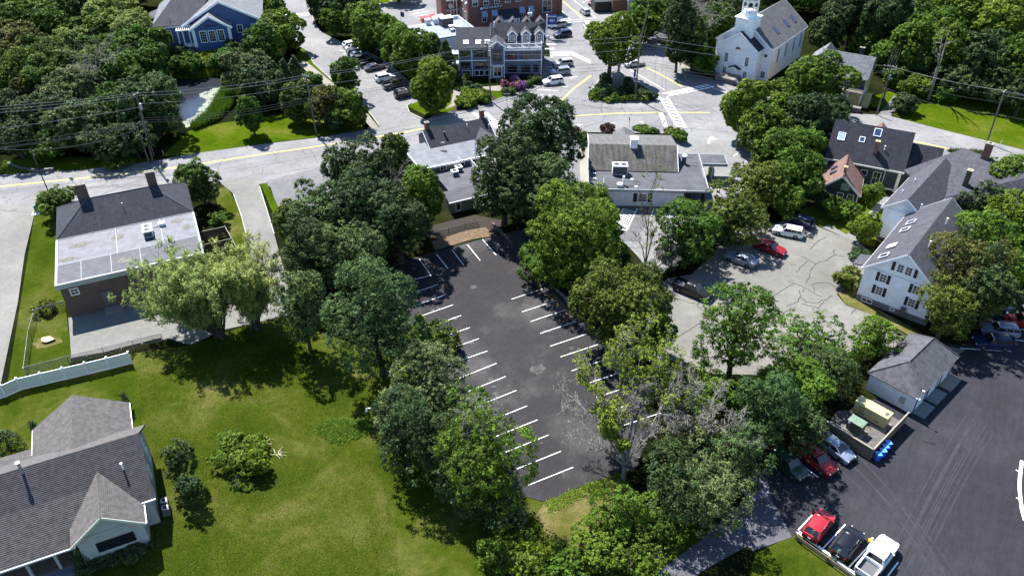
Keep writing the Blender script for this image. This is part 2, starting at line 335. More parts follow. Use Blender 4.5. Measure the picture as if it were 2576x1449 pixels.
def kerb(name, pts, w=0.16, h=0.14, closed=False, conv=P, z0=0.0):
    pts = [Vector((*conv(*p), 0)) for p in pts]; m = MB()
    for a, b in zip(pts, pts[1:]+([pts[0]] if closed else [])):
        m.bar((a.x, a.y, z0+h/2-0.05), (b.x, b.y, z0+h/2-0.05), w, h+0.1)
    return tag(m.build(name, M_kerb), kind='structure')

# ------------------------------------------------------------------ building kit
class Bld:
    def __init__(s, name, label, cat, x, y, rot, group=None):
        s.rot = math.radians(rot); s.x = x; s.y = y; s.o = thing(name, label, cat, (x, y, 0), s.rot, group); s.c = math.cos(s.rot); s.s = math.sin(s.rot)
    def w(s, x, y, z=0): return (s.x+x*s.c-y*s.s, s.y+x*s.s+y*s.c, z)
    def l(s, u, v, z=0):
        X, Y = Q(u, v, z); dx, dy = X-s.x, Y-s.y; return (dx*s.c+dy*s.s, -dx*s.s+dy*s.c, z)
    def box(s, name, mat, *a, parent=None): return MB().box(*a).build(name, mat, parent or s.o)
    def slab(s, name, mat, pts, t=0.16, up=True, parent=None):
        pts = [Vector(p) for p in pts]; n = Vector((0, 0, 0))
        for a in range(len(pts)): n += (pts[a]-pts[0]).cross(pts[(a+1) % len(pts)]-pts[0])
        n.normalize()
        if n.z < 0: n = -n
        return MB().extr(pts, -n*t).build(name, mat, parent or s.o)
    def courses(s, mat, pts, exp=0.2, parent=None):                    # shingle courses laid up a planar slope
        pts = [Vector(p) for p in pts]; n = Vector((0, 0, 0))
        for a in range(len(pts)): n += (pts[a]-pts[0]).cross(pts[(a+1) % len(pts)]-pts[0])
        n.normalize(); n = -n if n.z < 0 else n
        u = Vector((0, 0, 1)).cross(n).normalized(); v = n.cross(u); o = pts[0]
        q = [((p-o).dot(u), (p-o).dot(v)) for p in pts]; v0 = min(b for a, b in q); v1 = max(b for a, b in q); k = v0
        def clip(poly, lim, sgn):
            out = []
            for i in range(len(poly)):
                a, b = poly[i], poly[(i+1) % len(poly)]; da, db = sgn*(a[1]-lim), sgn*(b[1]-lim)
                if da >= 0: out.append(a)
                if da*db < 0: t = da/(da-db); out.append((a[0]+(b[0]-a[0])*t, a[1]+(b[1]-a[1])*t))
            return out
        while k < v1-0.02:
            c = clip(clip(q, k, 1), k+exp, -1)
            if len(c) >= 3:
                top = [o+u*a+v*b+n*(0.012+0.034*(1-(b-k)/exp)) for a, b in c]; bot = [o+u*a+v*b-n*0.01 for a, b in c]
                m = MB(); i = len(c); m.v = [tuple(x) for x in top+bot]; m.f = [tuple(range(i)), tuple(range(2*i-1, i-1, -1))]+[(a, i+a, i+(a+1) % i, (a+1) % i) for a in range(i)]
                m.build('shingle_course', mat, parent or s.o)
            k += exp
    def gable(s, x0, x1, y0, y1, z, h, axis, rm, wm, over=0.35, t=0.16, trim=M_trim, courses=None, ends=(1, 1)):
        """gable roof over the box x0..x1,y0..y1; axis = direction of the ridge"""
        if axis == 'x':
            ym = (y0+y1)/2; g = h/((y1-y0)/2); A0, A1 = x0-over, x1+over
            s1 = [(A0, y0-over, z-g*over), (A1, y0-over, z-g*over), (A1, ym, z+h), (A0, ym, z+h)]
            s2 = [(A1, y1+over, z-g*over), (A0, y1+over, z-g*over), (A0, ym, z+h), (A1, ym, z+h)]
            tri = [[(a, y0, z), (a, y1, z), (a, ym, z+h-0.18)] for a in (x0, x1)]; ev = (0.12, 0, 0)
        else:
            xm = (x0+x1)/2; g = h/((x1-x0)/2); A0, A1 = y0-over, y1+over
            s1 = [(x0-over, A0, z-g*over), (xm, A0, z+h), (xm, A1, z+h), (x0-over, A1, z-g*over)]
            s2 = [(xm, A0, z+h), (x1+over, A0, z-g*over), (x1+over, A1, z-g*over), (xm, A1, z+h)]
            tri = [[(x0, a, z), (x1, a, z), (xm, a, z+h-0.18)] for a in (y0, y1)]; ev = (0, 0.12, 0)
        for sl in (s1, s2):
            r = s.slab('roof', rm, sl, t)
            if courses: s.courses(courses[0], sl, courses[1], r)
        for k, (tr, e) in enumerate(zip(tri, ends)):
            if e:
                d = Vector(ev)*(1 if k == 0 else -1); MB().extr([Vector(p) for p in tr], d).build('gable_wall', wm, s.o)
        # rake and eave boards
        for k, e in enumerate(ends):
            if not e: continue
            m = MB()
            for sl in (s1, s2):
                if axis == 'x': a = A0 if k == 0 else A1; pp = [p for p in sl if abs(p[0]-a) < 1e-6]; off = Vector((-0.02 if k == 0 else 0.02, 0, 0))
                else: a = A0 if k == 0 else A1; pp = [p for p in sl if abs(p[1]-a) < 1e-6]; off = Vector((0, -0.02 if k == 0 else 0.02, 0))
                p, q = [Vector(x)+off-Vector((0, 0, t*0.5+0.08)) for x in pp[:2]]
                m.bar(p, q, 0.05, t+0.14) if axis == 'y' else m.bar(p, q, 0.05, t+0.14)
            m.build('rake_board', trim, s.o)
        m = MB()
        for sl in (s1, s2):
            p = [Vector(x) for x in sl if abs(x[2]-(z-g*over)) < 1e-6][:2]; m.bar(p[0]-Vector((0, 0, t/2+0.03)), p[1]-Vector((0, 0, t/2+0.03)), 0.08, 0.16)
        m.build('eave_board', trim, s.o)
    def win(s, face, a, z, w, h, cols=2, rows=2, fr=None, gm=None, fw=0.09, shut=False, name='window', shade=0):
        ox, oy, ux, uy = face; fr = fr or M_trim; gm = gm or M_glass
        key = ('w', round(w, 2), round(h, 2), cols, rows, fr.name, gm.name, fw, shade)
        if key not in CACHE:
            m = MB(); m.box(-w/2-fw, -w/2, -0.07, 0, -h/2-fw, h/2+fw).box(w/2, w/2+fw, -0.07, 0, -h/2-fw, h/2+fw).box(-w/2, w/2, -0.07, 0, h/2, h/2+fw).box(-w/2, w/2, -0.09, 0, -h/2-fw, -h/2)
            b = 0.035
            for k in range(1, cols): m.box(-w/2+w*k/cols-b/2, -w/2+w*k/cols+b/2, -0.05, -0.02, -h/2, h/2)
            for k in range(1, rows): m.box(-w/2, w/2, -0.055, -0.025, -h/2+h*k/rows-b/2, -h/2+h*k/rows+b/2)
            g = MB().box(-w/2, w/2, -0.022, -0.004, -h/2, h/2)
            sh = MB().box(-w/2+0.02, w/2-0.02, -0.03, -0.024, h/2-h*shade, h/2).mesh('shade', M_tile) if shade else None
            CACHE[key] = (m.mesh('window', fr), g.mesh('pane', gm), sh)
        fm, pm, sm = CACHE[key]; ang = math.atan2(uy, ux)
        o = link(name, fm, s.o, (ox+ux*a, oy+uy*a, z), ang); link('pane', pm, o)
        if sm: link('shade', sm, o)
        if shut:
            for sg in (-1, 1):
                k2 = ('s', round(w, 2), round(h, 2))
                if k2 not in CACHE:
                    sm2 = MB(); sm2.box(-w*0.25, w*0.25, -0.05, 0, -h/2-fw, h/2+fw)
                    for i in range(int(h/0.12)): sm2.box(-w*0.2, w*0.2, -0.062, -0.05, -h/2+i*0.12, -h/2+i*0.12+0.07)
                    CACHE[k2] = sm2.mesh('shutter', M_shut)
                d = sg*(w/2+fw+w*0.25+0.02); link('shutter', CACHE[k2], s.o, (ox+ux*(a+d), oy+uy*(a+d), z), ang)
        return o
    def door(s, face, a, w, h, mat, fr=None, z=0.1):
        ox, oy, ux, uy = face; fr = fr or M_trim; ang = math.atan2(uy, ux)
        o = MB().box(-w/2, w/2, -0.05, 0, 0, h).build('door', mat, s.o); o.location = (ox+ux*a, oy+uy*a, z); o.rotation_euler = (0, 0, ang)
        m = MB().box(-w/2-0.12, -w/2, -0.08, 0, 0, h+0.12).box(w/2, w/2+0.12, -0.08, 0, 0, h+0.12).box(-w/2, w/2, -0.08, 0, h, h+0.12); m.build('door_frame', fr, o)
        MB().box(w/2-0.16, w/2-0.08, -0.1, -0.05, h*0.45, h*0.5).build('handle', M_metal, o); return o
    def chimney(s, x, y, z0, z1, w, d, mat, cap=M_conc, pots=0):
        o = MB().box(x-w/2, x+w/2, y-d/2, y+d/2, z0, z1).build('chimney', mat, s.o)
        m = MB(); m.box(x-w/2-0.06, x+w/2+0.06, y-d/2-0.06, y+d/2+0.06, z1, z1+0.1); m.build('cap', cap, o)
        q = MB()
        for k in range(max(1, pots)):
            cx = x+(k-(max(1, pots)-1)/2)*w*0.45; q.box(cx-w*0.14, cx+w*0.14, y-d*0.22, y+d*0.22, z1+0.1, z1+0.14)
        q.build('flue', M_black, o); return o
    def skylight(s, c, n_up, w, h, gm=None, fr=None, lift=0.08, tilt=0):
        """c: centre on slope (local), n_up: unit up-slope vector (local)"""
        c = Vector(c); v = Vector(n_up).normalized(); u = v.cross(Vector((0, 0, 1))).normalized(); n = u.cross(v)
        if n.z < 0: n = -n
        m = MB(); f = 0.1
        def q(a, b, cc): return c+u*a+v*b+n*cc
        for (a0, a1, b0, b1) in ((-w/2-f, -w/2, -h/2-f, h/2+f), (w/2, w/2+f, -h/2-f, h/2+f), (-w/2, w/2, -h/2-f, -h/2), (-w/2, w/2, h/2, h/2+f)):
            m.extr([q(a0, b0, -0.02), q(a1, b0, -0.02), q(a1, b1, -0.02), q(a0, b1, -0.02)], n*(lift+0.02))
        o = m.build('skylight', fr or M_trim, s.o)
        MB().extr([q(-w/2, -h/2, 0.0), q(w/2, -h/2, 0), q(w/2, h/2, 0), q(-w/2, h/2, 0)], n*(lift-0.03)).build('pane', gm or M_glassb, o); return o
    def pipe(s, x, y, z0, h, r=0.06, mat=None, cap=True):
        o = MB().tube((x, y, z0), (x, y, z0+h), r, r, 8).build('vent_pipe', mat or M_trim, s.o)
        if cap: MB().tube((x, y, z0+h), (x, y, z0+h+0.06), r*1.6, r*1.6, 8).build('cap', mat or M_trim, o)
        return o
    def corner(s, pts, z0, z1, mat=None, w=0.16):
        m = MB()
        for x, y in pts: m.box(x-w/2, x+w/2, y-w/2, y+w/2, z0, z1)
        m.build('corner_board', mat or M_trim, s.o)
CACHE = {}
def ac_unit(label, x, y, z, rz, w, d, h, fans=2, body=None, group=None):
    t = thing('rooftop_ac_unit', label, 'air conditioner', (x, y, z), rz, group)
    MB().box(-w/2, w/2, -d/2, d/2, 0.12, h).build('casing', body or M_trim, t)
    MB().box(-w/2-.03, w/2+.03, -d/2-.03, d/2+.03, h, h+0.05).build('lid', M_trim, t)
    MB().box(-w/2+.05, w/2-.05, -d/2+.05, d/2-.05, 0, 0.12).build('base', M_grey, t)
    MB().box(-w/2+.1, w/2-.1, -d/2-.02, -d/2, 0.2, h-0.15).build('grille', M_grey, t)
    for k in range(fans):
        cx = (k-(fans-1)/2)*w*0.48 if w > d else 0; cy = 0 if w > d else (k-(fans-1)/2)*d*0.48; r = min(w, d, max(w, d)/max(fans, 1))*0.38
        f = MB().lathe(cx, cy, [(r, h+0.05), (r, h+0.12), (r*0.9, h+0.12), (r*0.9, h+0.06)], 14).build('fan_ring', M_grey, t)
        m = MB()
        for j in range(5): a = j*1.257; m.poly([(cx, cy, h+0.08), (cx+r*0.85*math.cos(a), cy+r*0.85*math.sin(a), h+0.08), (cx+r*0.85*math.cos(a+0.7), cy+r*0.85*math.sin(a+0.7), h+0.1)])
        m.build('fan_blade', M_black, f)
    return t
def text(s, body, mat, size, loc, rot, parent, name='lettering', depth_=0.02):
    c = bpy.data.curves.new(name, 'FONT'); c.body = body; c.size = size; c.extrude = depth_; c.align_x = 'CENTER'; c.align_y = 'CENTER'; c.resolution_u = 2
    o = bpy.data.objects.new(name, c); col.objects.link(o); dg = bpy.context.evaluated_depsgraph_get(); me = bpy.data.meshes.new_from_object(o.evaluated_get(dg)); bpy.data.objects.remove(o)
    me.materials.clear(); me.materials.append(mat); o = bpy.data.objects.new(name, me); col.objects.link(o); o.parent = parent; o.location = loc; o.rotation_euler = rot; return o
# ------------------------------------------------------------------ ground, roads, pavements
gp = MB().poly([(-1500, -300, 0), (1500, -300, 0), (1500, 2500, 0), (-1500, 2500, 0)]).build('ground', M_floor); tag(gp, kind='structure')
lawn_n = sheet('lawn', [(-700, 1000), (20, 965), (175, 930), (330, 890), (480, 868), (700, 790), (760, 820), (960, 890), (1100, 960), (1240, 1230), (1376, 1264), (1565, 1185), (1640, 1290), (1830, 1330), (1500, 1700), (-700, 1900)], M_grass, 0.004)
sheet('lawn', [(20, 960), (90, 520), (135, 520), (180, 900), (176, 925)], M_grass, 0.008)
sheet('lawn', [(540, 475), (570, 470), (600, 520), (632, 620), (610, 650), (560, 600)], M_grass, 0.008)
sheet('lawn', [(405, 395), (475, 330), (560, 310), (700, 290), (930, 290), (955, 318), (800, 345), (640, 365), (480, 388)], M_bright, 0.006)
sheet('lawn', [(0, 437), (10, 405), (130, 395), (400, 400), (385, 405), (200, 428)], M_bright, 0.006)
sheet('lawn', [(738, 150), (760, 120), (905, 250), (950, 318), (915, 322), (860, 240)], M_bright, 0.006)
sheet('lawn', [(2160, 255), (2330, 200), (2600, 250), (2800, 300), (2800, 430), (2576, 385), (2350, 330)], M_bright, 0.006)
sheet('lawn', [(2010, 530), (2150, 480), (2230, 500), (2200, 620), (2165, 612), (2062, 570)], M_bright, 0.006)
sheet('lawn', [(1900, 1390), (2010, 1340), (2100, 1400), (2200, 1470), (2200, 1600), (1850, 1600)], M_grass, 0.006)
sheet('lawn', [(1345, 1300), (1372, 1262), (1560, 1188), (1600, 1260), (1500, 1340), (1390, 1370)], M_dry, 0.009)
sheet('lawn', [(900, 0), (1075, 0), (1000, 40), (950, 20)], M_bright, 0.006)
sheet('lawn', [(1025, 268), (1035, 255), (1090, 240), (1240, 230), (1290, 235), (1230, 258), (1130, 285), (1075, 292)], M_bright, 0.012)
sheet('lawn', [(2105, 740), (2150, 715), (2175, 760), (2330, 845), (2300, 850), (2190, 790), (2125, 765)], M_dry, 0.014)
# ground ivy patch and bare soil
0 and sheet('ivy_patch', [(800, 1075), (850, 1050), (930, 1055), (925, 1100), (850, 1120), (810, 1105)], M_bright, 0.010)
# roads
sheet('road', [(-500, 540), (-200, 480), (0, 440), (200, 428), (390, 405), (480, 388), (640, 366), (800, 347), (955, 320), (905, 250), (850, 215), (790, 160), (770, 125), (745, 110), (720, 60), (700, -10), (690, -60),
  (760, -60), (778, 0), (790, 60), (805, 80), (862, 108), (905, 118), (980, 160), (1040, 215), (1085, 240), (1062, 252), (1025, 266), (1030, 282), (1072, 302), (1150, 288), (1240, 262), (1300, 243), (1372, 214), (1390, 180), (1378, 100), (1340, 45), (1300, -60),
  (1640, -60), (1575, 30), (1600, 50), (1600, 95), (1640, 118), (1700, 150), (1740, 180), (1815, 208), (1900, 235), (2100, 285), (2230, 290), (2350, 322), (2576, 378), (2900, 450), (2900, 520), (2576, 430), (2400, 400), (2150, 340), (1900, 340), (1895, 400), (1880, 470), (1800, 560), (1750, 620), (1720, 520), (1700, 420), (1690, 335),
  (1480, 333), (1440, 345), (1240, 352), (1050, 385), (830, 418), (820, 430), (690, 470), (600, 455), (400, 478), (200, 505), (85, 515), (0, 520), (-500, 640)], M_road, 0.016)
sheet('driveway', [(-700, 620), (-200, 560), (0, 518), (90, 509), (85, 545), (62, 640), (45, 760), (5, 950), (0, 975), (-600, 1200)], M_drive, 0.020)
sheet('driveway', [(556, 462), (575, 446), (665, 446), (652, 466), (655, 480), (690, 590), (720, 700), (740, 790), (560, 830), (480, 868), (420, 852), (180, 905), (172, 800), (340, 760), (640, 690), (625, 610), (608, 540), (590, 490)], M_drive, 0.020)
sheet('forecourt', [(655, 463), (700, 448), (826, 416), (900, 410), (900, 560), (700, 560), (690, 500), (680, 470)], M_lane, 0.022)
sheet('lawn', [(655, 462), (672, 462), (700, 520), (760, 640), (760, 700), (715, 600), (690, 545)], M_bright, 0.026)
sheet('parking_lot', [(900, 0), (960, 10), (1100, -10), (1240, 40), (1240, 60), (1100, 110), (1040, 100), (985, 55)], M_road, 0.02)
sheet('sidewalk', [(1072, 303), (1150, 289), (1240, 263), (1300, 244), (1372, 215), (1376, 209), (1360, 208), (1290, 236), (1235, 254), (1140, 281), (1090, 290)], M_lane, 0.024)
sheet('sidewalk', [(752, 160), (766, 152), (850, 220), (905, 262), (960, 330), (945, 335), (880, 262), (800, 210)], M_conc, 0.012)
sheet('garden_path', [(1120, 275), (1135, 262), (1142, 224), (1290, 214), (1300, 222), (1325, 222), (1345, 240), (1330, 246), (1310, 232), (1210, 228), (1175, 250), (1140, 268)], M_conc, 0.028)
sheet('sidewalk', [(1365, 45), (1392, 40), (1428, 98), (1424, 112), (1372, 112), (1376, 90)], M_lane, 0.028)
sheet('sidewalk', [(1365, 140), (1395, 150), (1400, 190), (1385, 210), (1350, 212), (1365, 190)], M_lane, 0.028)
sheet('side_lane', [(1605, 100), (1625, 92), (1700, 128), (1760, 172), (1715, 175), (1680, 150), (1640, 120)], M_conc, 0.024)
# parking lots
lot = sheet('parking_lot', [(985, 665), (1100, 632), (1250, 592), (1330, 575), (1400, 700), (1465, 790), (1570, 930), (1640, 1060), (1600, 1180), (1562, 1188), (1480, 1215), (1374, 1262), (1250, 1230), (1120, 960), (1000, 760)], M_dark, 0.012)
sheet('parking_lot', [(1450, 500), (1520, 505), (1720, 510), (1790, 470), (1800, 560), (1720, 640), (1650, 700), (1600, 640), (1560, 600), (1545, 510), (1480, 520)], M_road, 0.008)
sheet('parking_lot', [(1545, 512), (1640, 522), (1625, 565), (1598, 605), (1560, 610), (1545, 560)], M_lane, 0.020)
sheet('parking_lot', [(1960, 560), (2010, 540), (2060, 572), (2165, 612), (2190, 640), (2168, 705), (2108, 738), (2128, 768), (2195, 792), (2290, 852), (2380, 870), (2430, 880), (2380, 910), (2280, 900), (2200, 860), (2000, 945), (1795, 940), (1690, 905), (1600, 900), (1560, 820), (1680, 700), (1740, 690), (1850, 580)], M_tan, 0.014)
sheet('parking_lot', [(2370, 860), (2430, 872), (2470, 800), (2576, 740), (2900, 740), (2900, 1700), (2300, 1700), (2215, 1449), (2010, 1335), (1985, 1355), (1870, 1262), (1930, 1170), (2060, 1080), (2160, 1020), (2300, 960)], M_new, 0.012)
sheet('service_path', [(1500, 1560), (1640, 1449), (1760, 1360), (1870, 1260), (1925, 1225), (1992, 1350), (1895, 1385), (1880, 1372), (1760, 1440), (1600, 1600)], plain('bluish_path_asphalt', (0.10, 0.10, 0.115), 0.9, 0.2, 1.5, bmp=0.2), 0.016)
sheet('bare_soil', [(1085, 608), (1180, 578), (1220, 572), (1250, 592), (1190, 602), (1095, 630)], M_soil, 0.016)
sheet('bare_soil', [(1370, 742), (1392, 735), (1440, 790), (1440, 805), (1405, 775)], M_soil, 0.020)
kerb('kerb', [(1030, 284), (1024, 268), (1036, 258)]); kerb('kerb', [(1072, 303), (1150, 289), (1240, 263), (1300, 244), (1372, 215)]); kerb('kerb', [(1030, 284), (1050, 296), (1072, 303)])
kerb('kerb', [(745, 112), (770, 127), (790, 162), (850, 217), (905, 252), (955, 318)]); kerb('kerb', [(785, 40), (797, 70), (808, 84)])
kerb('kerb', [(588, 490), (608, 545), (625, 612), (632, 625)]); kerb('kerb', [(653, 470), (690, 590)])
kerb('kerb', [(1392, 40), (1428, 98)]); kerb('kerb', [(1690, 337), (1450, 333)])
sheet('sidewalk', [(1459, 345), (1478, 345), (1482, 420), (1484, 500), (1462, 505), (1458, 420)], M_conc, 0.024)
sheet('service_strip', [(1420, 348), (1459, 345), (1458, 420), (1462, 505), (1400, 540), (1380, 480)], M_lane, 0.02)
sheet('gravel_path', [(2068, 572), (2160, 612), (2190, 560), (2240, 495), (2225, 490), (2180, 540), (2130, 590), (2085, 565)], M_patch, 0.012)
sheet('gravel_drive', [(2205, 295), (2250, 240), (2268, 262), (2232, 302)], M_lane, 0.012)
sheet('bare_soil', [(2060, 560), (2075, 570), (2085, 575)], M_soil, 0.011)
sheet('planting_bed', [(1080, 570), (1190, 540), (1265, 555), (1262, 596), (1210, 578), (1180, 578), (1085, 610)], M_mulch, 0.010)
# pond
sheet('pond', [(425, 235), (440, 190), (540, 185), (560, 215), (545, 245), (520, 275), (490, 305), (468, 318)], M_water, 0.02)

# painted markings
MK = {}
def mark(color, pts, w, conv=P, z=0.034):
    m = MK.setdefault(color, MB()); ribbon(m, [conv(*p) for p in pts], w, z)
def fill(color, pts, conv=P, z=0.034):
    q = [conv(*p) for p in pts]; a = sum(q[i][0]*q[(i+1) % len(q)][1]-q[(i+1) % len(q)][0]*q[i][1] for i in range(len(q)))
    if a < 0: q = q[::-1]
    RZ[0] = (RZ[0]+0.00012) % 0.004; MK.setdefault(color, MB()).poly([(x, y, z+RZ[0]) for x, y in q])
def dline(pts, conv=P):
    w = [Vector(conv(*p)) for p in pts]
    for s in (-0.16, 0.16):
        out = []
        for i, a in enumerate(w):
            d = (w[min(i+1, len(w)-1)]-w[max(i-1, 0)]).normalized(); out.append(a+Vector((-d.y, d.x))*s)
        ribbon(MK.setdefault('y', MB()), out, 0.11, 0.034)
dline([(-300, 520), (-100, 487), (0, 470), (150, 455), (300, 440), (460, 420), (600, 398), (800, 369), (1000, 337), (1100, 318), (1200, 312)])
Z3 = ZM(1400, 0, 2.8975)
dline([Z3(*p) for p in ((800, 990), (960, 978), (1200, 965), (1565, 958))], Q); dline([Z3(*p) for p in ((1700, 958), (1970, 960))], Q)
dline([Z3(*p) for p in ((690, 875), (820, 750), (960, 645))], Q); dline([Z3(*p) for p in ((1370, 548), (1500, 610), (1735, 738))], Q); dline([Z3(*p) for p in ((640, -60), (700, 0), (800, 80), (885, 155))], Q)
dline([(1850, 310), (2050, 325), (2250, 345), (2430, 385)])
for a in (((700, 0), (700, 0)),): pass
for pts in (((540, -60), (640, 30), (785, 170)), ((760, -40), (870, 50), (1000, 155)), ((740, 180), (870, 168), (1010, 160)), ((750, 200), (870, 185), (1010, 178)), ((1270, 580), (1400, 660), (1590, 770)),
            ((1990, 750), (2160, 808)), ((30, 945), (90, 990), (170, 1090)), ((2075, 940), (2200, 1075))):
    mark('w', [Z3(*p) for p in pts], 0.13, Q)
def ladder(q, n, w=0.35, bw=0.35, edge=True, skew=0.0):              # crosswalk: q = 4 pixel corners a0,a1,b1,b0
    a0, a1, b1, b0 = [Vector(Q(*p)) for p in q]; m = MK.setdefault('w', MB())
    if edge: ribbon(m, [a0, a1], w, 0.040); ribbon(m, [b0, b1], w, 0.040)
    for k in range(n):
        t = (k+0.5)/n; t2 = min(1, max(0, t+skew)); ribbon(m, [a0.lerp(a1, t), b0.lerp(b1, t2)], bw, 0.035)
ladder([Z3(1568, 798), Z3(1950, 720), Z3(2005, 742), Z3(1615, 818)], 9, 0.28, 0.4, skew=0.06)
ladder([Z3(1540, 825), Z3(1690, 1080), Z3(1770, 1085), Z3(1605, 822)], 9, 0.3, 0.42, skew=0.07)
ladder([Z3(612, 450), Z3(800, 445), Z3(800, 470), Z3(612, 480)], 8, 0.2, 0.3, skew=0.1); ladder([Z3(800, 445), Z3(945, 515), Z3(955, 540), Z3(800, 470)], 7, 0.2, 0.35, skew=0.1)
fill('w', [Z3(*p) for p in ((1535, 960), (1570, 960), (1612, 1080), (1578, 1080))], Q)
Zs = ZM(700, 0, 2.8975)
fill('w', [Zs(*p) for p in ((1975, 965), (2000, 960), (2210, 1080), (2190, 1095))], Q); fill('w', [Zs(*p) for p in ((2080, 965), (2110, 960), (2250, 1090), (2225, 1100))], Q)
for k in range(7): fill('w', [Zs(385+k*31, 128-k*2), Zs(408+k*31, 126-k*2), Zs(414+k*31, 143-k*2), Zs(390+k*31, 147-k*2)], Q)
for p in (((505, 765), (680, 773)), ((490, 810), (620, 812)), ((600, 320), (660, 325)), ((590, 490), (640, 490)), ((590, 575), (640, 575)), ((775, 575), (830, 577)), ((780, 660), (850, 655)), ((700, 735), (760, 740)), ((775, 318), (825, 320)), ((765, 245), (800, 243)), ((885, 30), (940, 0)), ((975, 95), (1035, 50)),
          ((1090, 1048), (1160, 1048)), ((1130, 1048), (1125, 1065)), ((1370, 1035), (1400, 1035)), ((1395, 1035), (1398, 1050)), ((840, 1062), (890, 1062)), ((865, 1062), (860, 1085)), ((2168, 1330), (2225, 1290)), ((2205, 1423), (2318, 1340))):
    mark('w', [Z3(*q) for q in p], 0.12, Q)
for p in (((850, 428), (905, 440)), ((880, 462), (930, 455)), ((905, 492), (960, 487)), ((1055, 618), (1160, 610)), ((1030, 590), (1100, 585)), ((1150, 680), (1200, 690)), ((1215, 740), (1300, 775)), ((1310, 818), (1360, 850)), ((1440, 105), (1580, 80)), ((1470, 125), (1600, 98)), ((1500, 143), (1600, 125)), ((1180, 20), (1290, 48)), ((1280, 10), (1370, 30)), ((1380, 8), (1470, 22))):
    mark('w', [Zs(*q) for q in p], 0.13, Q)
def arrow(conv, pts): fill('w', [conv(*p) for p in pts], Q)
arrow(Z3, ((1975, 1168), (2000, 1165), (1998, 1175), (2035, 1184), (1995, 1192), (1995, 1184), (1975, 1188), (1968, 1220), (1950, 1220), (1955, 1190)))
arrow(Z3, ((580, 380), (600, 372), (600, 377), (660, 377), (660, 384), (600, 384), (600, 390))); arrow(Z3, ((655, 418), (630, 408), (630, 414), (570, 414), (570, 421), (630, 421), (630, 427)))
mark('w', [Z3(1205+100, 610+0), Z3(1206+100, 611)], 0.1, Q)
Zb = ZM(1500, 300, 2.8975)
mark('w', [Zb(1700, 620), Zb(1750, 738)], 0.12, Q)
for a, b in (((945, 905), (890, 1000)), ((1065, 900), (975, 1088))): mark('w', [Zb(*a), Zb(*b)], 0.16, Q)
mark('w', [Zb(905, 1075), Zb(975, 1088)], 0.16, Q)
for k in range(9):
    t = k/9; t2 = (k+0.6)/9.0
    a = (945-70*t, 905+115*t); b = (1062-90*t2, 930+150*t2) if k < 8 else (990, 1075); mark('w', [Zb(*a), Zb(*b)], 0.15, Q)
mark('w', [Zb(1205, 905), Zb(1170, 1010)], 0.12, Q); mark('w', [Zb(1290, 880), Zb(1265, 930)], 0.12, Q); mark('w', [Zb(1350, 930), Zb(1330, 985)], 0.12, Q)
# stall lines in the dark lot: left row, right row, head row
LE = [(1102, 716), (1121, 742), (1140, 767), (1160, 794), (1182, 824), (1205, 852), (1226, 883), (1249, 914), (1272, 947), (1299, 982), (1326, 1021), (1352, 1056), (1380, 1094), (1411, 1135), (1442, 1175)]
LS = [(-42, 14), (-56, 21), (-64, 23), (-68, 25), (-62, 23), (-64, 24), (-66, 25), (-62, 22), (-60, 21), (-66, 24), (-64, 24), (-72, 28), (-78, 31), (-80, 33), (-88, 36)]
for (u, v) in LE:
    a = Vector(P(u, v)); d = Vector(P(u-60, v+(24 if v > 900 else 21)))-a; mark('w', [(a.x, a.y), tuple(a+d.normalized()*5.5)], 0.09, lambda x, y: (x, y), 0.03)
RE = [(1287, 753), (1313, 785), (1335, 809), (1359, 839), (1384, 871), (1410, 898), (1438, 933), (1468, 968), (1500, 1000), (1530, 1035), (1562, 1072)]
for (u, v) in RE:
    a = Vector(P(u, v)); d = Vector(P(u+60, v-20))-a; mark('w', [(a.x, a.y), tuple(a+d.normalized()*5.5)], 0.09, lambda x, y: (x, y), 0.03)
for a, b in (((1055, 652), (1084, 693)), ((1098, 640), (1127, 676)), ((1137, 629), (1167, 668)), ((1176, 616), (1208, 656)), ((1214, 603), (1248, 642)), ((1084, 693), (1045, 703))): mark('w', [a, b], 0.11, P, 0.03)
# new lot lines
Zq = ZM(2200, 1187, 2.8975)
for a, b in (((290, 405), (570, 612)), ((500, 190), (570, 240)), ((400, 1060), (520, 930)), ((385, 1075), (900, 1440)), ((610, 1215), (800, 1010)), ((830, 1375), (1040, 1150)), ((1160, 1449), (1250, 1330))): mark('w', [Zq(*a), Zq(*b)], 0.13, Q)
Zr = ZM(2760, 860, 3.4125)
for a, b in (((180, 548), (690, 580)), ((730, 465), (819, 475)), ((760, 358), (819, 362))): mark('w', [Zr(*a), Zr(*b)], 0.13, Q)
arc = [(2300, 470), (2288, 560), (2280, 640), (2280, 720), (2288, 800), (2300, 890), (2325, 980)]
mark('w', [Zq(*p) for p in arc], 0.35, Q)
mark('w', [Zq(2248, 548), Zq(2292, 572)], 0.12, Q); mark('w', [Zq(2250, 785), Zq(2292, 800)], 0.12, Q)
tag(MK['w'].build('white_markings', M_white), kind='structure'); tag(MK['y'].build('yellow_markings', M_yellow), kind='structure')
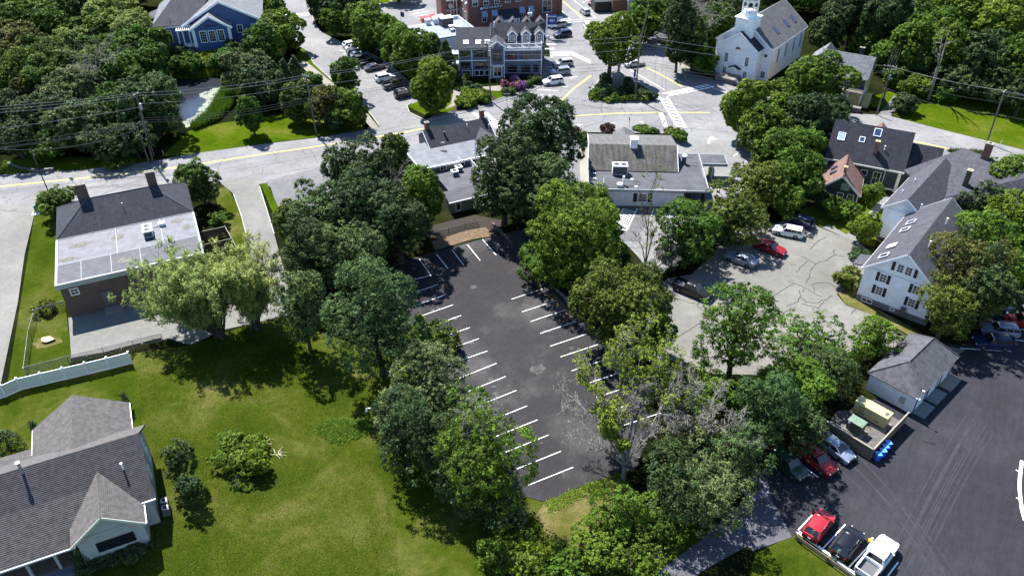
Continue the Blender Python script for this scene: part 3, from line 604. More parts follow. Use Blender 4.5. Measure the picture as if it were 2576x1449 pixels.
# crack sealing on the tan lot and the road
cm = MB()
Zt = ZM(2200, 300, 2.8975); Zu = ZM(2200, 800, 2.8975); Zc = ZM(1500, 750, 2.8975)
def wob(pts, conv, w=0.10, n=5, amp=0.25, z=0.03):
    q = [Vector(conv(*p)) for p in pts]; out = []
    for a, b in zip(q, q[1:]):
        for k in range(n):
            t = k/n; out.append(a.lerp(b, t)+Vector((rnd.uniform(-amp, amp), rnd.uniform(-amp, amp)))*0.5)
    out.append(q[-1]); ribbon(cm, out, w, z)
for pts, cv in ((((640, 1140), (560, 1190), (500, 1250)), Zt), (((700, 1245), (708, 1290), (640, 1345), (540, 1370), (470, 1330), (430, 1310)), Zt), (((708, 1298), (800, 1310)), Zt), (((560, 1370), (500, 1440)), Zt), (((480, 1350), (380, 1440)), Zt), (((340, 1380), (380, 1385)), Zt),
    (((500, 0), (490, 50), (465, 85)), Zu), (((530, 90), (640, 80), (740, 120)), Zu), (((525, 100), (540, 160)), Zu), (((410, 145), (420, 190), (400, 245), (300, 280)), Zu), (((420, 200), (470, 250), (560, 260), (610, 225)), Zu), (((570, 300), (620, 240), (690, 190)), Zu), (((430, 260), (570, 300)), Zu), (((320, 70), (420, 105), (600, 205)), Zu), (((440, 130), (450, 160), (430, 160)), Zu), (((360, 90), (180, 205)), Zu), (((240, 370), (310, 320), (380, 290)), Zu), (((900, 300), (850, 350)), Zu),
    (((1340, 340), (1450, 380), (1570, 410), (1640, 490), (1620, 550), (1420, 680)), Zc), (((1570, 410), (1590, 390)), Zc), (((1640, 800), (1590, 860), (1540, 885)), Zc), (((1390, 280), (1500, 330)), Zc)):
    wob(pts, lambda x, y, cv=cv: Q(*cv(x, y)), 0.11)
for pts in (((800, 930), (830, 990), (860, 1000)), ((1060, 870), (1040, 930), (1060, 960)), ((1620, 880), (1800, 950), (1960, 920), (2050, 965)), ((1700, 870), (1780, 900), (1830, 930)), ((1400, 1060), (1640, 1090), (1800, 1095), (2120, 1120)), ((780, 870), (900, 905), (1200, 925), (1500, 945)), ((1230, 910), (1250, 985)), ((1390, 915), (1400, 965)), ((560, 840), (720, 830), (870, 840)), ((600, 130), (700, 290)), ((950, 590), (870, 640), (820, 690)), ((1080, 980), (1050, 1040), (900, 1080))):
    wob(pts, lambda x, y: Q(*Z3(x, y)), 0.09, 6, 0.4, 0.03)
for pts in (((0, 655), (120, 620), (210, 605), (300, 610), (420, 585), (760, 540)), ((600, 405), (640, 450), (670, 520)), ((205, 555), (190, 620)), ((900, 290), (1100, 260), (1400, 200), (1600, 165)), ((640, 0), (720, 90))):
    wob(pts, lambda x, y: Q(*ZM(700, 300, 2.8975)(x, y)), 0.09, 8, 0.3, 0.03)
tag(cm.build('crack_sealant', M_crack), kind='structure')
pm = MB()
for (u, v, r) in ((1750, 1080, 1.1),): pass
def disc(m, x, y, r, z, n=16, sq=1.0, rot=0.0):
    m.poly([(x+math.cos(a+rot)*r, y+math.sin(a+rot)*r*sq, z) for a in [2*math.pi*k/n for k in range(n)]])
for (u, v, r, mat, nm) in ((*Z3(2100, 887), 0.45, M_grey, 'manhole_cover'), (*Z3(482, 768), 0.4, M_grey, 'manhole_cover'), (*Z3(905, 855), 0.4, M_grey, 'storm_drain'), (*Z3(618, 112), 0.4, M_grey, 'manhole_cover'), (*ZM(0, 450, 2.8975)(287, 383), 0.42, M_conc, 'manhole_cover'), (*ZM(0, 450, 2.8975)(118, 472), 0.5, M_patch, 'manhole_cover'), (*ZM(0, 450, 2.8975)(2246, 185), 0.4, M_grey, 'storm_drain')):
    m = MB(); x, y = Q(u, v); m.lathe(x, y, [(r, 0.02), (r, 0.05), (r*0.9, 0.055)], 14); tag(m.build(nm, mat), kind='structure')
x, y = Q(*ZM(1500, 750, 2.8975)(218, 960)); m = MB(); m.poly([(1.3*rnd.uniform(.5, 1.15)*math.cos(k*.42), .95*rnd.uniform(.5, 1.15)*math.sin(k*.42), .016) for k in range(15)]); o = m.build('asphalt_patch', plain('broken_asphalt', (0.085, 0.078, 0.074), 0.9, 0.4, 1.5)); o.location = (x, y, 0); o.rotation_euler = (0, 0, 0.4); tag(o, kind='structure')
tm_ = MB(); tm2 = MB()
for k in range(7):
    a0 = rnd.uniform(-.12, .12); o1 = rnd.uniform(-60, 60); pts = [Vector(P(2080+o1*.3+t*330+a0*200*t*t, 1130+o1+t*240+150*t*t)) for t in [i/9 for i in range(10)]] if k % 2 else [Vector(P(2300+o1+t*190, 1440-t*420+o1*.4+60*t*t)) for t in [i/9 for i in range(10)]]
    for off in (-.75, .75):
        q = [a+Vector((0, off)) if k % 2 == 0 else a+Vector((off*.6, off)) for a in pts]; ribbon(tm_ if k % 3 else tm2, q, rnd.uniform(.12, .2), .018+k*.0012)
tag(tm_.build('tyre_marks', plain('pale_tyre_mark', (.034, .034, .041), .9, .3, 1)), kind='structure'); tag(tm2.build('tyre_marks', plain('dark_tyre_mark', (.030, .030, .038), .9, .3, 1)), kind='structure')
om = MB()
for (u, v) in LE+RE:
    for j in range(2):
        x_, y_ = P(u+rnd.uniform(-55, -15)*(1 if (u, v) in LE else -1), v+rnd.uniform(4, 26)); disc(om, x_, y_, rnd.uniform(.15, .45), .022+rnd.random()*.003, 9, rnd.uniform(.5, 1), rnd.uniform(0, 3))
tag(om.build('oil_stains', plain('oil_stain', (.018, .016, .018), .6, .3, 2)), kind='structure')
g = MB()
for k in range(7): g.box(-0.4+k*0.125, -0.4+k*0.125+0.05, -0.4, 0.4, 0.02, 0.05)
g.box(-0.45, 0.45, -0.45, -0.4, 0.02, 0.05).box(-0.45, 0.45, 0.4, 0.45, 0.02, 0.05)
for nm_, (x, y) in (('a', (x, y)), ('b', Q(*ZM(600, 700, 2.8975)(2280, 412)))):
    t = thing('drain_grate', 'square black drain grate in a patch of broken asphalt, near the dead tree' if nm_ == 'a' else 'small dark drain grate near the head of the dark lot by the soil bank', 'drain', (x, y, 0.016), 0.4)
    g2 = link('grate', g.mesh('grate', M_black), t); MB().box(-0.4, 0.4, -0.4, 0.4, 0.004, 0.015).build('pit', M_black, t)
# ================================================================== BUILDINGS
# ---- left brick office: hip roof behind, flat membrane roof in front
B = Bld('brick_office', 'brick office with dark hip roof, blue-grey flat roof in front and two tall chimneys', 'building', -60.37, 85.24, 24.0)
L, D1, D2, h, r = 19.0, 12.3, 10.2, 5.6, 3.0
B.box('wall', M_brick, 0.35, L-0.35, 0.35, 0.7, 0, h-0.5); B.box('wall', M_brick, 0.35, 0.7, 0.7, D1+D2-0.5, 0, h-0.5); B.box('wall', M_brick, L-0.7, L-0.35, 0.7, D1+D2-0.5, 0, h-0.5); B.box('wall', M_brick, 0.7, L-0.7, D1+D2-0.85, D1+D2-0.5, 0, h-0.5)
B.box('fascia', MATS.get('grey_green_fascia') or plain('grey_green_fascia', (0.33, 0.36, 0.34), .6, .08, 2), 0, L, 0, 0.25, h-0.75, h); B.box('fascia', MATS.get('grey_green_fascia') or plain('grey_green_fascia', (0.33, 0.36, 0.34), .6, .08, 2), 0, 0.25, 0.25, D1, h-0.75, h); B.box('fascia', MATS.get('grey_green_fascia') or plain('grey_green_fascia', (0.33, 0.36, 0.34), .6, .08, 2), L-0.25, L, 0.25, D1, h-0.75, h)
fr = B.box('flat_roof', M_mem, 0.25, L-0.25, 0.25, D1, h-0.25, h-0.04)
m = MB()
for x0, x1, y0, y1 in ((0, 5.9, 0.25, 0.34),): pass
for yy in (5.0,): m.box(0.3, L-0.3, yy, yy+0.09, h-0.04, h)
for xx in (3.2, 7.0, 10.8, 14.6): m.box(xx, xx+0.07, 0.3, 5.0, h-0.04, h)
for xx in (7.9, 14.0): m.box(xx, xx+0.10, 5.1, D1, h-0.04, h+0.01)
m.box(0.25, L-0.25, D1-0.08, D1, h-0.04, h+0.03); m.box(0.25, 0.33, 0.25, D1-0.1, h-0.04, h+0.06); m.build('roof_seam', M_seam, fr)
stn = plain('damp_roof_stain', (0.135, 0.13, 0.11), 0.8, 0.5, 2.5)
MB().box(.35, L-.35, .4, 4.95, h-.045, h-.036).build('roof_panel', plain('dark_roof_panel', (0.05, 0.054, 0.07), .7, .5, 1.3), fr)
for (cx, cy, rx_, ry_) in ((8.6, 2.8, 0.9, 0.7), (11.0, 2.9, 0.5, 0.35), (1.6, 6.3, 1.4, 0.6), (3.2, 9.6, 1.6, 0.7), (8.2, 9.6, 0.9, 0.7), (16.4, 10.6, 1.0, 0.6), (17.5, 8.2, 0.6, 0.9)):
    m = MB(); rr = [rnd.uniform(0.75, 1.2) for _ in range(16)]; m.poly([(cx+rx_*rr[k]*math.cos(k*math.pi/8), cy+ry_*rr[k]*math.sin(k*math.pi/8), h-0.03) for k in range(16)]); m.build('water_stain', stn, fr)
y0, y1 = D1, D1+D2; ym = (y0+y1)/2; a, b = 5.0, L-5.1; h2 = h-0.05
R = [(0, y0, h2), (L, y0, h2), (L, y1, h2), (0, y1, h2), (a, ym, h2+r), (b, ym, h2+r)]
for q in ((0, 1, 5, 4), (1, 2, 5), (2, 3, 4, 5), (3, 0, 4)): B.slab('roof', M_rnavy, [R[k] for k in q], 0.14)
m = MB()
for p, q in ((0, 4), (1, 5), (2, 5), (3, 4), (4, 5)): m.tube(Vector(R[p])+Vector((0, 0, 0.01)), Vector(R[q])+Vector((0, 0, 0.01)), 0.07, 0.07, 5)
m.build('ridge_cap', plain('ridge_cap', (0.10, 0.10, 0.13), 0.8), B.o)
B.chimney(4.6, ym+0.9, h+1.2, h+5.0, 1.5, 0.8, M_brick, M_conc, 2); B.chimney(L-4.7, ym+0.9, h+1.2, h+4.9, 1.3, 0.8, M_brick, M_conc, 2)
B.pipe(9.6, D1+2.8, h2+1.4, 0.9, 0.05, M_metal)
F = (0, 0.35, 1, 0)
B.win(F, 1.9, 3.9, 0.9, 0.9, 2, 2); B.door(F, 5.5, 1.5, 2.5, M_grey, M_brick, 0.4); B.box('door_step', M_conc, 4.6, 6.9, -1.1, 0.3, 0, 0.35)
B.box('downspout', M_cream, L-0.3, L-0.18, 6, 6.1, 0, h-0.7)
x, y, z = B.w(12.3, 8.4, h-0.04); ac_unit('two-fan white air conditioner on the blue-grey flat roof of the brick office', x, y, z, B.rot, 1.3, 2.3, 1.1, 2)
x, y, z = B.w(14.3, 10.2, h-0.04); t = thing('roof_exhaust_vent', 'small white box vent on the flat roof beside the two-fan air conditioner', 'roof vent', (x, y, z), B.rot); MB().box(-.4, .4, -.35, .35, 0, .45).build('casing', M_trim, t); MB().box(-.45, .45, -.4, .4, .45, .52).build('lid', M_trim, t); MB().tube((-1.4, -.3, .1), (-.4, -.1, .1), .04).build('pipe', M_grey, t)
# walled bin yard beside it
x, y, z = B.w(L, 0, 0)
Y = Bld('board_fence', 'weathered board fence of a small yard on the right side of the brick office', 'fence', x, y, 24.0)
def boards(Yb, x0, y0, x1, y1, hh, step=0.16, nm='board', mat=M_wood, rail=True):
    d = Vector((x1-x0, y1-y0, 0)); n_ = max(1, int(d.length/step)); ang = math.atan2(d.y, d.x); me = MB().box(0, step*0.92, -0.012, 0.012, 0.04, hh).mesh(nm, mat)
    for k in range(n_): p = Vector((x0, y0, 0))+d*k/n_; o = link(nm, me, Yb.o, (p.x, p.y, rnd.uniform(-0.02, 0.02)), ang)
    MB().bar((x0, y0, hh+0.02), (x1, y1, hh+0.02), 0.1, 0.05).build('rail', M_conc if rail else mat, Yb.o); MB().bar((x0, y0, hh*0.3), (x1, y1, hh*0.3), 0.05, 0.1).build('rail', mat, Yb.o)
boards(Y, 0.1, 12.6, 3.8, 12.6, 1.8, 0.2); boards(Y, 3.8, 12.6, 4.6, 5.0, 1.8, 0.2); boards(Y, 0.1, 8.6, 4.2, 8.6, 1.8, 0.2)
for p in ((3.8, 12.6), (4.2, 8.6), (4.6, 5.0)): MB().box(p[0]-.07, p[0]+.07, p[1]-.07, p[1]+.07, 0, 1.95).build('post', M_conc, Y.o)

# ---- bank with gambrel roof and drive-through canopy
B = Bld('bank_building', 'white brick bank with stained grey gambrel roof, dark flat roof behind and drive-through canopy', 'building', 12.9, 114.3, -3.6)
L = 15.2; h = 3.35; ex = 4.0; d0 = 6.3; D = 19.0
wb = brickmat('white_painted_brick', (0.79, 0.80, 0.83), (0.84, 0.85, 0.88))
B.box('wall', wb, 0, L, 0.15, 0.4, 0, h-0.15); B.box('wall', wb, 0, 0.25, 0.4, D-0.5, 0, h-0.15); B.box('wall', wb, L-0.25, L, 0.4, D-0.5, 0, h-0.15); B.box('wall', wb, 0, L, D-0.5, D-0.25, 0, 3.6)
fr = B.slab('flat_roof', M_memd, [(-0.1, 0, h), (L+ex, 0, h), (L+ex, 13.2, h), (L-0.6, 13.2, h), (L-0.6, d0+0.3, h), (-0.1, d0+0.3, h)], 0.2)
m = MB(); m.box(-0.15, L+0.1, -0.1, 0.06, h-0.2, h+0.12).box(-0.18, -0.04, 0.06, d0, h-0.2, h+0.12).box(L+ex-0.1, L+ex+0.1, 0, 13.3, h-0.25, h+0.1).box(L+0.1, L+ex-0.1, -0.04, 0.1, h-0.25, h+0.08).box(L-0.3, L+ex-0.1, 13.2, 13.35, h-0.2, h+0.1); m.build('roof_edge', M_edge, B.o)
m = MB(); m.box(L-0.3, L+ex, 9.1, 9.2, h, h+.02).box(3, L, 3.9, 3.98, h, h+.02); m.build('roof_seam', M_grey, fr)
m = MB(); pts = [(L-5.5, .2), (L-3.8, .75), (L-2.5, .35), (L+0.4, .45), (L+0.2, .15), (L-4, .12)]; m.poly([(x, y, h+0.012) for x, y in pts]); m.poly([(L+ex-.3, 5, h+.012), (L+ex-.15, 5, h+.012), (L+ex-.15, 11, h+.012), (L+ex-.2, 9, h+.012)]); m.build('water_stain', M_conc, fr)
# gambrel
x0, x1 = 0.0, L-0.5; za, zb_, zc_ = h+0.15, 6.15, 4.35; ya, yb, yc = d0, d0+4.6, d0+12.4
B.slab('roof', M_rold, [(x0-.15, ya, za), (x1+.15, ya, za), (x1+.15, yb, zb_), (x0-.15, yb, zb_)], 0.18)
B.slab('roof', M_rgrey, [(x0-.15, yb, zb_), (x1+.15, yb, zb_), (x1+.15, yc, zc_), (x0-.15, yc, zc_)], 0.18)
B.slab('roof', M_rgrey, [(x0-.15, yc, zc_), (x1+.15, yc, zc_), (x1+.15, yc+0.6, 3.3), (x0-.15, yc+0.6, 3.3)], 0.1)
for xx in (x0, x1-0.1):
    MB().extr([(xx, ya, h-.15), (xx, yc+.3, h-.15), (xx, yc+.3, zc_-.25), (xx, yb, zb_-.2), (xx, ya, za-.15)], (0.12, 0, 0)).build('gable_wall', M_wwhite, B.o)
m = MB(); m.bar((x0-.2, ya, za-.05), (x0-.2, yb, zb_-.05), .08, .25); m.bar((x0-.2, yb, zb_-.05), (x0-.2, yc, zc_-.05), .08, .25); m.bar((x1+.2, ya, za-.05), (x1+.2, yb, zb_-.05), .08, .25); m.build('rake_board', M_trim, B.o)
g = thing('entrance_gable', '', '') if False else None
B.slab('porch_roof', M_rgrey, [(4.6, yc+3.2, 3.3), (6.6, yc+3.2, 4.4), (6.6, yc-1, 4.4), (4.6, yc-1, 3.3)], .14); B.slab('porch_roof', M_rgrey, [(6.6, yc+3.2, 4.4), (8.6, yc+3.2, 3.3), (8.6, yc-1, 3.3), (6.6, yc-1, 4.4)], .14)
c = B.box('cupola', M_trim, 6.9, 8.1, yb-.7, yb+.55, zb_-1.0, zb_+1.15); MB().box(6.8, 8.2, yb-.8, yb+.65, zb_+1.15, zb_+1.28).build('lid', M_trim, c)
# window and openings
F = (0, 0.15, 1, 0); B.win(F, 8.6, 1.9, 1.4, 1.35, 2, 3, shut=True, fw=.12)
B.box('foundation', M_found, 0, L, 0.05, 0.16, 0, 0.3)
S = (0, D-1, 0, -1)
for a_ in (2.2, 6, 10, 14): B.win((0, D-1, 0, -1), a_, 2.0, 0.9, 1.5, 2, 3)
B.box('drive_through_wall', M_brick, L+0.05, L+0.3, 0.6, 12.8, 0, h-0.3); B.box('drive_through_wall', M_brick, L+3.4, L+3.6, 0.6, 3.0, 0, h-.3)
# canopy
B.box('canopy_roof', M_memd, L+ex-0.3, L+ex+4.4, 9.9, 13.35, h-0.1, h+0.02)
m = MB(); m.box(L+ex, L+ex+4.5, 9.75, 9.9, h-.45, h+.04).box(L+ex+4.4, L+ex+4.55, 9.9, 13.4, h-.45, h+.04).box(L+ex, L+ex+4.5, 13.35, 13.5, h-.45, h+.04); m.build('canopy_fascia', M_edge, B.o)
MB().box(L+ex+2.1, L+ex+2.35, 10.6, 10.85, 0, h-.1).box(L+ex+2.1, L+ex+2.35, 12.3, 12.55, 0, h-.1).build('canopy_post', M_trim, B.o)
B.box('kerb_island', M_conc, L+ex+1.6, L+ex+2.9, 9.2, 13.6, 0, 0.2); B.box('teller_machine', M_tanp, L+ex+1.8, L+ex+2.7, 11.0, 12.0, 0.2, 1.6)
B.pipe(3.5, d0+1.0, h+.7, .8, .05, M_metal); 
x, y, z = B.w(5.0, 5.6, h); ac_unit('large white air conditioner with two fans on the dark flat roof of the bank', x, y, z, B.rot, 2.5, 1.5, 1.7, 2)
x, y, z = B.w(16.2, 9.8, h); t = thing('roof_exhaust_vent', 'round white-topped vent on the bank roof beside the canopy', 'roof vent', (x, y, z)); MB().lathe(0, 0, [(.38, 0), (.38, 1.3)], 14).build('duct', M_grey, t); MB().lathe(0, 0, [(.45, 1.3), (.45, 1.5), (.3, 1.58)], 14).build('cap', M_trim, t)
x, y, z = B.w(5.0, 1.3, h); t = thing('roof_exhaust_fan', 'mushroom exhaust fan with bent pipe on the bank roof, near the back wall', 'roof vent', (x, y, z))
MB().lathe(-.2, -.3, [(.35, 0), (.35, .35), (.5, .4), (.5, .6), (.2, .75)], 14).build('hood', M_trim, t); MB().box(.3, .6, .2, .5, 0, 1.6).build('flue', M_trim, t)
m = MB(); p0 = [(-3.0, -1, .05), (-3.0, -1, .6), (-2.7, 1.2, .9), (-.5, .9, .9), (.4, .4, .8), (2.8, .6, .6), (3.2, .6, .2)]
for a_, b_ in zip(p0, p0[1:]): m.tube(a_, b_, .06, .06, 6)
m.build('pipe', M_metal, t)
rp = MB()
for (xx, yy) in ((.8, 5.3), (.8, 3.5), (1.3, .9), (7.0, 3.6), (7.5, 1.1), (5.1, 1.0)): 
    x, y, z = B.w(xx, yy, h); t = thing('roof_anchor', 'small round guy-wire anchor standing on the dark bank roof', 'roof anchor', (x, y, z), group='round anchors on the bank roof'); MB().lathe(0, 0, [(.26, 0), (.26, .1), (.1, .16)], 12).build('disc', M_trim, t); MB().tube((0, 0, .1), (0, 0, 1.1), .025, .025, 5).build('rod', M_black, t)
m = MB()
for p, q in (((.8, 5.3), (.8, 3.5)), ((.8, 3.5), (1.3, .9)), ((.8, 5.3), (4.2, 5.3)), ((7.0, 3.6), (7.5, 1.1)), ((1.3, .9), (5.1, 1.0)), ((5.1, 1.0), (7.5, 1.1)), ((15.6, 12), (18, 12)), ((17.6, 10), (18.6, 10)), ((17.6, 8.8), (18.8, 8.8)), ((17.6, 10), (17.6, 8.8))): m.tube((*p, h+.06), (*q, h+.06), .025, .025, 4)
m.build('cable', M_black, B.o)

# ---- tan office in the centre with chimneys, flat roof and lower decks
B = Bld('taupe_office', 'taupe clapboard building with dark gable roof, two brick chimneys, grey flat roof and rooftop deck', 'building', -14.47, 128.99, 25.2)
L = 12.7; h = 3.7; r = 2.0; hd = 3.3
B.gable(0.3, L-.3, 0, 2*hd, h, r, 'x', M_rnavy, M_wtaupe, .3); B.box('wall', M_wtaupe, .3, L-.3, 0, 2*hd, 0, h)
B.chimney(1.0, hd+.3, h+.8, h+3.2, .75, .75, M_mill); B.chimney(L-.9, hd+.4, h+.8, h+3.4, .75, .75, M_mill)
B.win((.3, 2*hd, 0, -1), 3.3, 2.6, .8, 1.3)
for (x, y, mt) in ((3.6, 1.7, M_black), (8.2, 2.2, M_trim), (12.2, 1.4, M_trim)): B.pipe(x, y, h+y/hd*r-.1, .7, .16 if mt is M_black else .06, mt)
q1 = [(-4.2, 2.6), (-4.2, -6.8), (8.3, -6.9), (8.5, -.2), (.2, -.2), (.1, 2.6)]
fr = B.slab('flat_roof', plain('grey_membrane', (0.125, 0.135, 0.155), 0.6, 0.3, 0.8), [(x, y, h-.1) for x, y in q1], .25); 
m = MB(); m.poly([(x, y, h-.085) for x, y in ((6.2, -5.2), (6.6, -4.3), (7.6, -4.3), (7.9, -5), (7.4, -4.7), (6.9, -4.8), (6.7, -5.6), (7.2, -6), (6.4, -6.1))]); m.poly([(3, -6.2, h-.085), (3.4, -5.2, h-.085), (3.7, -6, h-.085)]); m.build('water_stain', M_seam, fr)
MB().box(2.0, 2.08, -6.7, -.3, h-.1, h-.07).build('roof_seam', M_grey, fr)
B.box('wall', M_wtaupe, -4.0, 8.1, -6.7, -.2, 0, h-.35)
m = MB(); m.box(-4.25, 8.35, -7.0, -6.82, h-.38, h-.02).box(-4.3, -4.15, -6.8, 2.6, h-.38, h-.02); m.build('fascia', M_trim, B.o)
F = (0, -6.7, 1, 0)
B.win(F, -.1, 2.55, .95, 1.35); B.win(F, 5.9, 2.55, .95, 1.35); B.door(F, 3.3, 1.0, 1.75, M_black, z=1.35)
# cross gable at right end
B.gable(8.4, 12.9, -4.2, 2.0, h-.4, 1.5, 'y', M_rslate, M_wtaupe, .25, ends=(1, 0)); B.box('wall', M_wtaupe, 8.4, 12.9, -4.2, 0, 0, h-.4); B.pipe(9.6, -1.5, h+.4, .55, .16, M_black)
x, y, z = B.w(1.9, -1.8, h-.1); t = thing('roof_antenna', 'small rooftop antenna with tangled base on the grey flat roof behind the dark gable', 'antenna', (x, y, z)); MB().tube((0, 0, 0), (0, 0, 1.6), .03).tube((-.3, 0, 1.5), (.3, 0, 1.6), .02).build('mast', M_metal, t); MB().box(-.5, .5, -.3, .3, 0, .15).box(-.2, .7, -.5, -.35, 0, .2).build('base', M_grey, t)
B.slab('deck', M_memd, [(-2.0, -14.3, 2.55), (5.0, -14.4, 2.55), (4.7, -6.75, 2.55), (-2.0, -6.75, 2.55)], .25)
B.slab('deck', plain('pale_decking', (0.36, 0.34, 0.31), .8, .15, 2), [(5.05, -14.0, 2.6), (10.5, -14.0, 2.6), (10.5, -6.75, 2.6), (4.75, -6.75, 2.6)], .2)
B.box('wall', M_wtaupe, -1.9, 10.3, -14.2, -6.8, 0, 2.3)
B.slab('roof', M_memd, [(-3.2, -17.2, 2.2), (4.7, -17.2, 2.2), (4.7, -14.5, 2.9), (-3.2, -14.5, 2.9)], .15); m = MB(); m.bar((-3.25, -17.25, 2.12), (4.75, -17.25, 2.12), .1, .22); m.build('fascia', M_trim, B.o)
B.box('wall', M_wtaupe, -3.0, 5.6, -17.0, -14.5, 0, 2.05)
F = (0, -17.0, 1, 0)
for a_ in (-1.6, 2.3, 3.9): B.win(F, a_, 1.15, .8, 1.45, 1, 1)
t = Bld('deck_railing', 'white picket railing across the rooftop deck of the taupe building', 'railing', *B.w(4.95, -14.2)[:2], 25.2+90); me = MB().box(-.02, .02, -.02, .02, 2.65, 3.45).mesh('baluster', M_trim)
for k in range(48): link('baluster', me, t.o, (k*.155, 0, 0))
for k in range(5): MB().box(k*1.85-.06, k*1.85+.06, -.06, .06, 2.6, 3.7).build('post', M_trim, t.o)
MB().box(0, 7.4, -.04, .04, 3.45, 3.53).build('rail', M_trim, t.o); MB().box(0, 7.4, -.03, .03, 2.72, 2.78).build('rail', M_trim, t.o)
for k, (xx, yy) in enumerate(((1.0, -9.3), (2.2, -8.2))):
    x, y, z = B.w(xx, yy, 2.56); ac_unit('white condenser unit on the dark deck, ' + ('nearer the leafy tree' if k == 0 else 'nearer the wall windows'), x, y, z, B.rot, 1.1, 1.0, .8, 1)
for k in range(3):
    x, y, z = B.w(7.0+k*.95, -9.0-k*1.3, 2.6); t = thing('patio_chair', 'white patio chair standing on the pale rooftop deck half under the big dark maple', 'chair', (x, y, z), k*1.1, 'white chairs on the rooftop deck'); MB().box(-.25, .25, -.25, .25, .4, .46).build('seat', M_trim, t); MB().box(-.25, .25, .22, .27, .46, .95).build('backrest', M_trim, t)
    for a_, b_ in ((-.22, -.22), (.22, -.22), (-.22, .22), (.22, .22)): MB().box(a_-.02, a_+.02, b_-.02, b_+.02, 0, .4).build('leg', M_trim, t)

# ---- slate blue office with dormers
B = Bld('dormered_office', 'slate blue three-storey office with white trim, dormers and a roof terrace', 'building', -11.4, 172.1, 2.0)
L = 18.3; h = 6.3
B.box('wall', M_wslate, 0, 7.0, 0, 11.5, 0, h); B.box('wall', M_wslate, 10.0, L, -.4, 11.5, 0, h-.1); B.box('wall', M_wslate, 7.0, 10.0, -1.6, 8, 0, 7.2)
for a_, b_, yy in ((0, 7.0, 0), (10, L, -.4)): B.box('band', M_trim, a_, b_, yy-.08, yy, 3.5, 3.72)
B.box('band', M_trim, 7, 10, -1.68, -1.6, 2.9, 3.08); B.box('band', M_trim, 0, 7, -.08, 0, h-.2, h); B.box('band', M_trim, 10, L+.1, -.55, -.4, h-.5, h-.1)
B.corner([(0, 0), (2.9, -.02), (10.02, -.42), (L, -.42)], 0, h-.2); B.corner([(7, -1.6), (10, -1.6)], 0, 7.2); B.corner([(L, 3.2)], 0, h)
# main roof: long near slope, ridge, far slope
ry = 5.9; rz = 10.0
B.slab('roof', M_rnavy, [(-.5, -.3, h+.1), (7.2, -.3, h+.1), (7.2, ry, rz-.9), (-.5, ry, rz-.9)], .18)
B.slab('roof', M_rnavy, [(7.2, 1.1, h+.1), (L+1.2, 3.0, h+.1), (L+1.2, ry, rz), (7.2, ry, rz)], .18)
B.slab('roof', M_rnavy, [(-.5, ry, rz-.9), (7.2, ry, rz-.9), (7.2, 12, h), (-.5, 12, h)], .18); B.slab('roof', M_rnavy, [(7.2, ry, rz), (L+1.2, ry, rz), (L+1.2, 12.2, h), (7.2, 12.2, h)], .18)
B.box('terrace', M_rlight, 10.0, L, -.4, 3.1, h-.1, h)
MB().extr([(L+.8, 3.0, h), (L+.8, 12, h), (L+.8, ry, rz-.2)], (.1, 0, 0)).build('gable_wall', M_wslate, B.o); B.box('wall', M_wslate, L, L+.9, 3.2, 11.5, 0, h)
MB().extr([(7.1, 1.1, h), (7.1, 11, h), (7.1, ry, rz-.2)], (.1, 0, 0)).build('gable_wall', M_wslate, B.o)
# terrace railing
tr = MB(); tr.box(10.1, L, -.42, -.34, h+.95, h+1.05).box(10.1, L, -.42, -.34, h+.1, h+.2).box(L-.06, L+.02, -.42, 3.0, h+.95, h+1.05); tr.build('terrace_rail', M_trim, B.o)
me = MB().box(-.03, .03, -.03, .03, 0, .85).mesh('baluster', M_trim)
for k in range(40): link('baluster', me, B.o, (10.2+k*.2, -.38, h+.15))
for k in range(13): link('baluster', me, B.o, (L-.02, .0+k*.23, h+.15))
for xx in (10.1, 12.8, 15.5, L): B.box('post', M_trim, xx-.09, xx+.09, -.47, -.29, h, h+1.2)
# dormers
for k, xx in enumerate((12.0, 15.0, 18.0)):
    z0 = h+.35; y0 = 2.2+k*.15
    d = B.box('dormer', M_wslate, xx-.85, xx+.85, y0, y0+3.2, z0-.3, z0+1.9)
    B.slab('roof', M_rslate, [(xx-1.15, y0-.25, z0+1.75), (xx, y0-.25, z0+2.8), (xx, y0+3.4, z0+2.8), (xx-1.15, y0+3.4, z0+1.75)], .12, parent=d)
    B.slab('roof', M_rslate, [(xx, y0-.25, z0+2.8), (xx+1.15, y0-.25, z0+1.75), (xx+1.15, y0+3.4, z0+1.75), (xx, y0+3.4, z0+2.8)], .12, parent=d)
    MB().extr([(xx-.85, y0, z0+1.9), (xx+.85, y0, z0+1.9), (xx, y0, z0+2.6)], (0, .1, 0)).build('gable_wall', M_wslate, d)
    m = MB(); m.bar((xx-1.15, y0-.28, z0+1.68), (xx, y0-.28, z0+2.72), .06, .22).bar((xx+1.15, y0-.28, z0+1.68), (xx, y0-.28, z0+2.72), .06, .22).box(xx-.95, xx-.75, y0-.05, y0+.1, z0-.3, z0+1.8).box(xx+.75, xx+.95, y0-.05, y0+.1, z0-.3, z0+1.8).box(xx-.9, xx+.9, y0-.06, y0+.02, z0-.25, z0-.05); m.build('trim', M_trim, d)
    B.win((0, y0, 1, 0), xx, z0+.95, .8, 1.3, 2, 2)
for k in range(4): xx = 9.2+k*3.1; d = B.slab('rear_dormer_roof', M_rslate, [(xx-1.1, ry+.4, rz-.7), (xx, ry+.4, rz+.55), (xx, ry+3, rz+.55), (xx-1.1, ry+3, rz-.7)], .1); B.slab('rear_dormer_roof', M_rslate, [(xx, ry+.4, rz+.55), (xx+1.1, ry+.4, rz-.7), (xx+1.1, ry+3, rz-.7), (xx, ry+3, rz+.55)], .1)
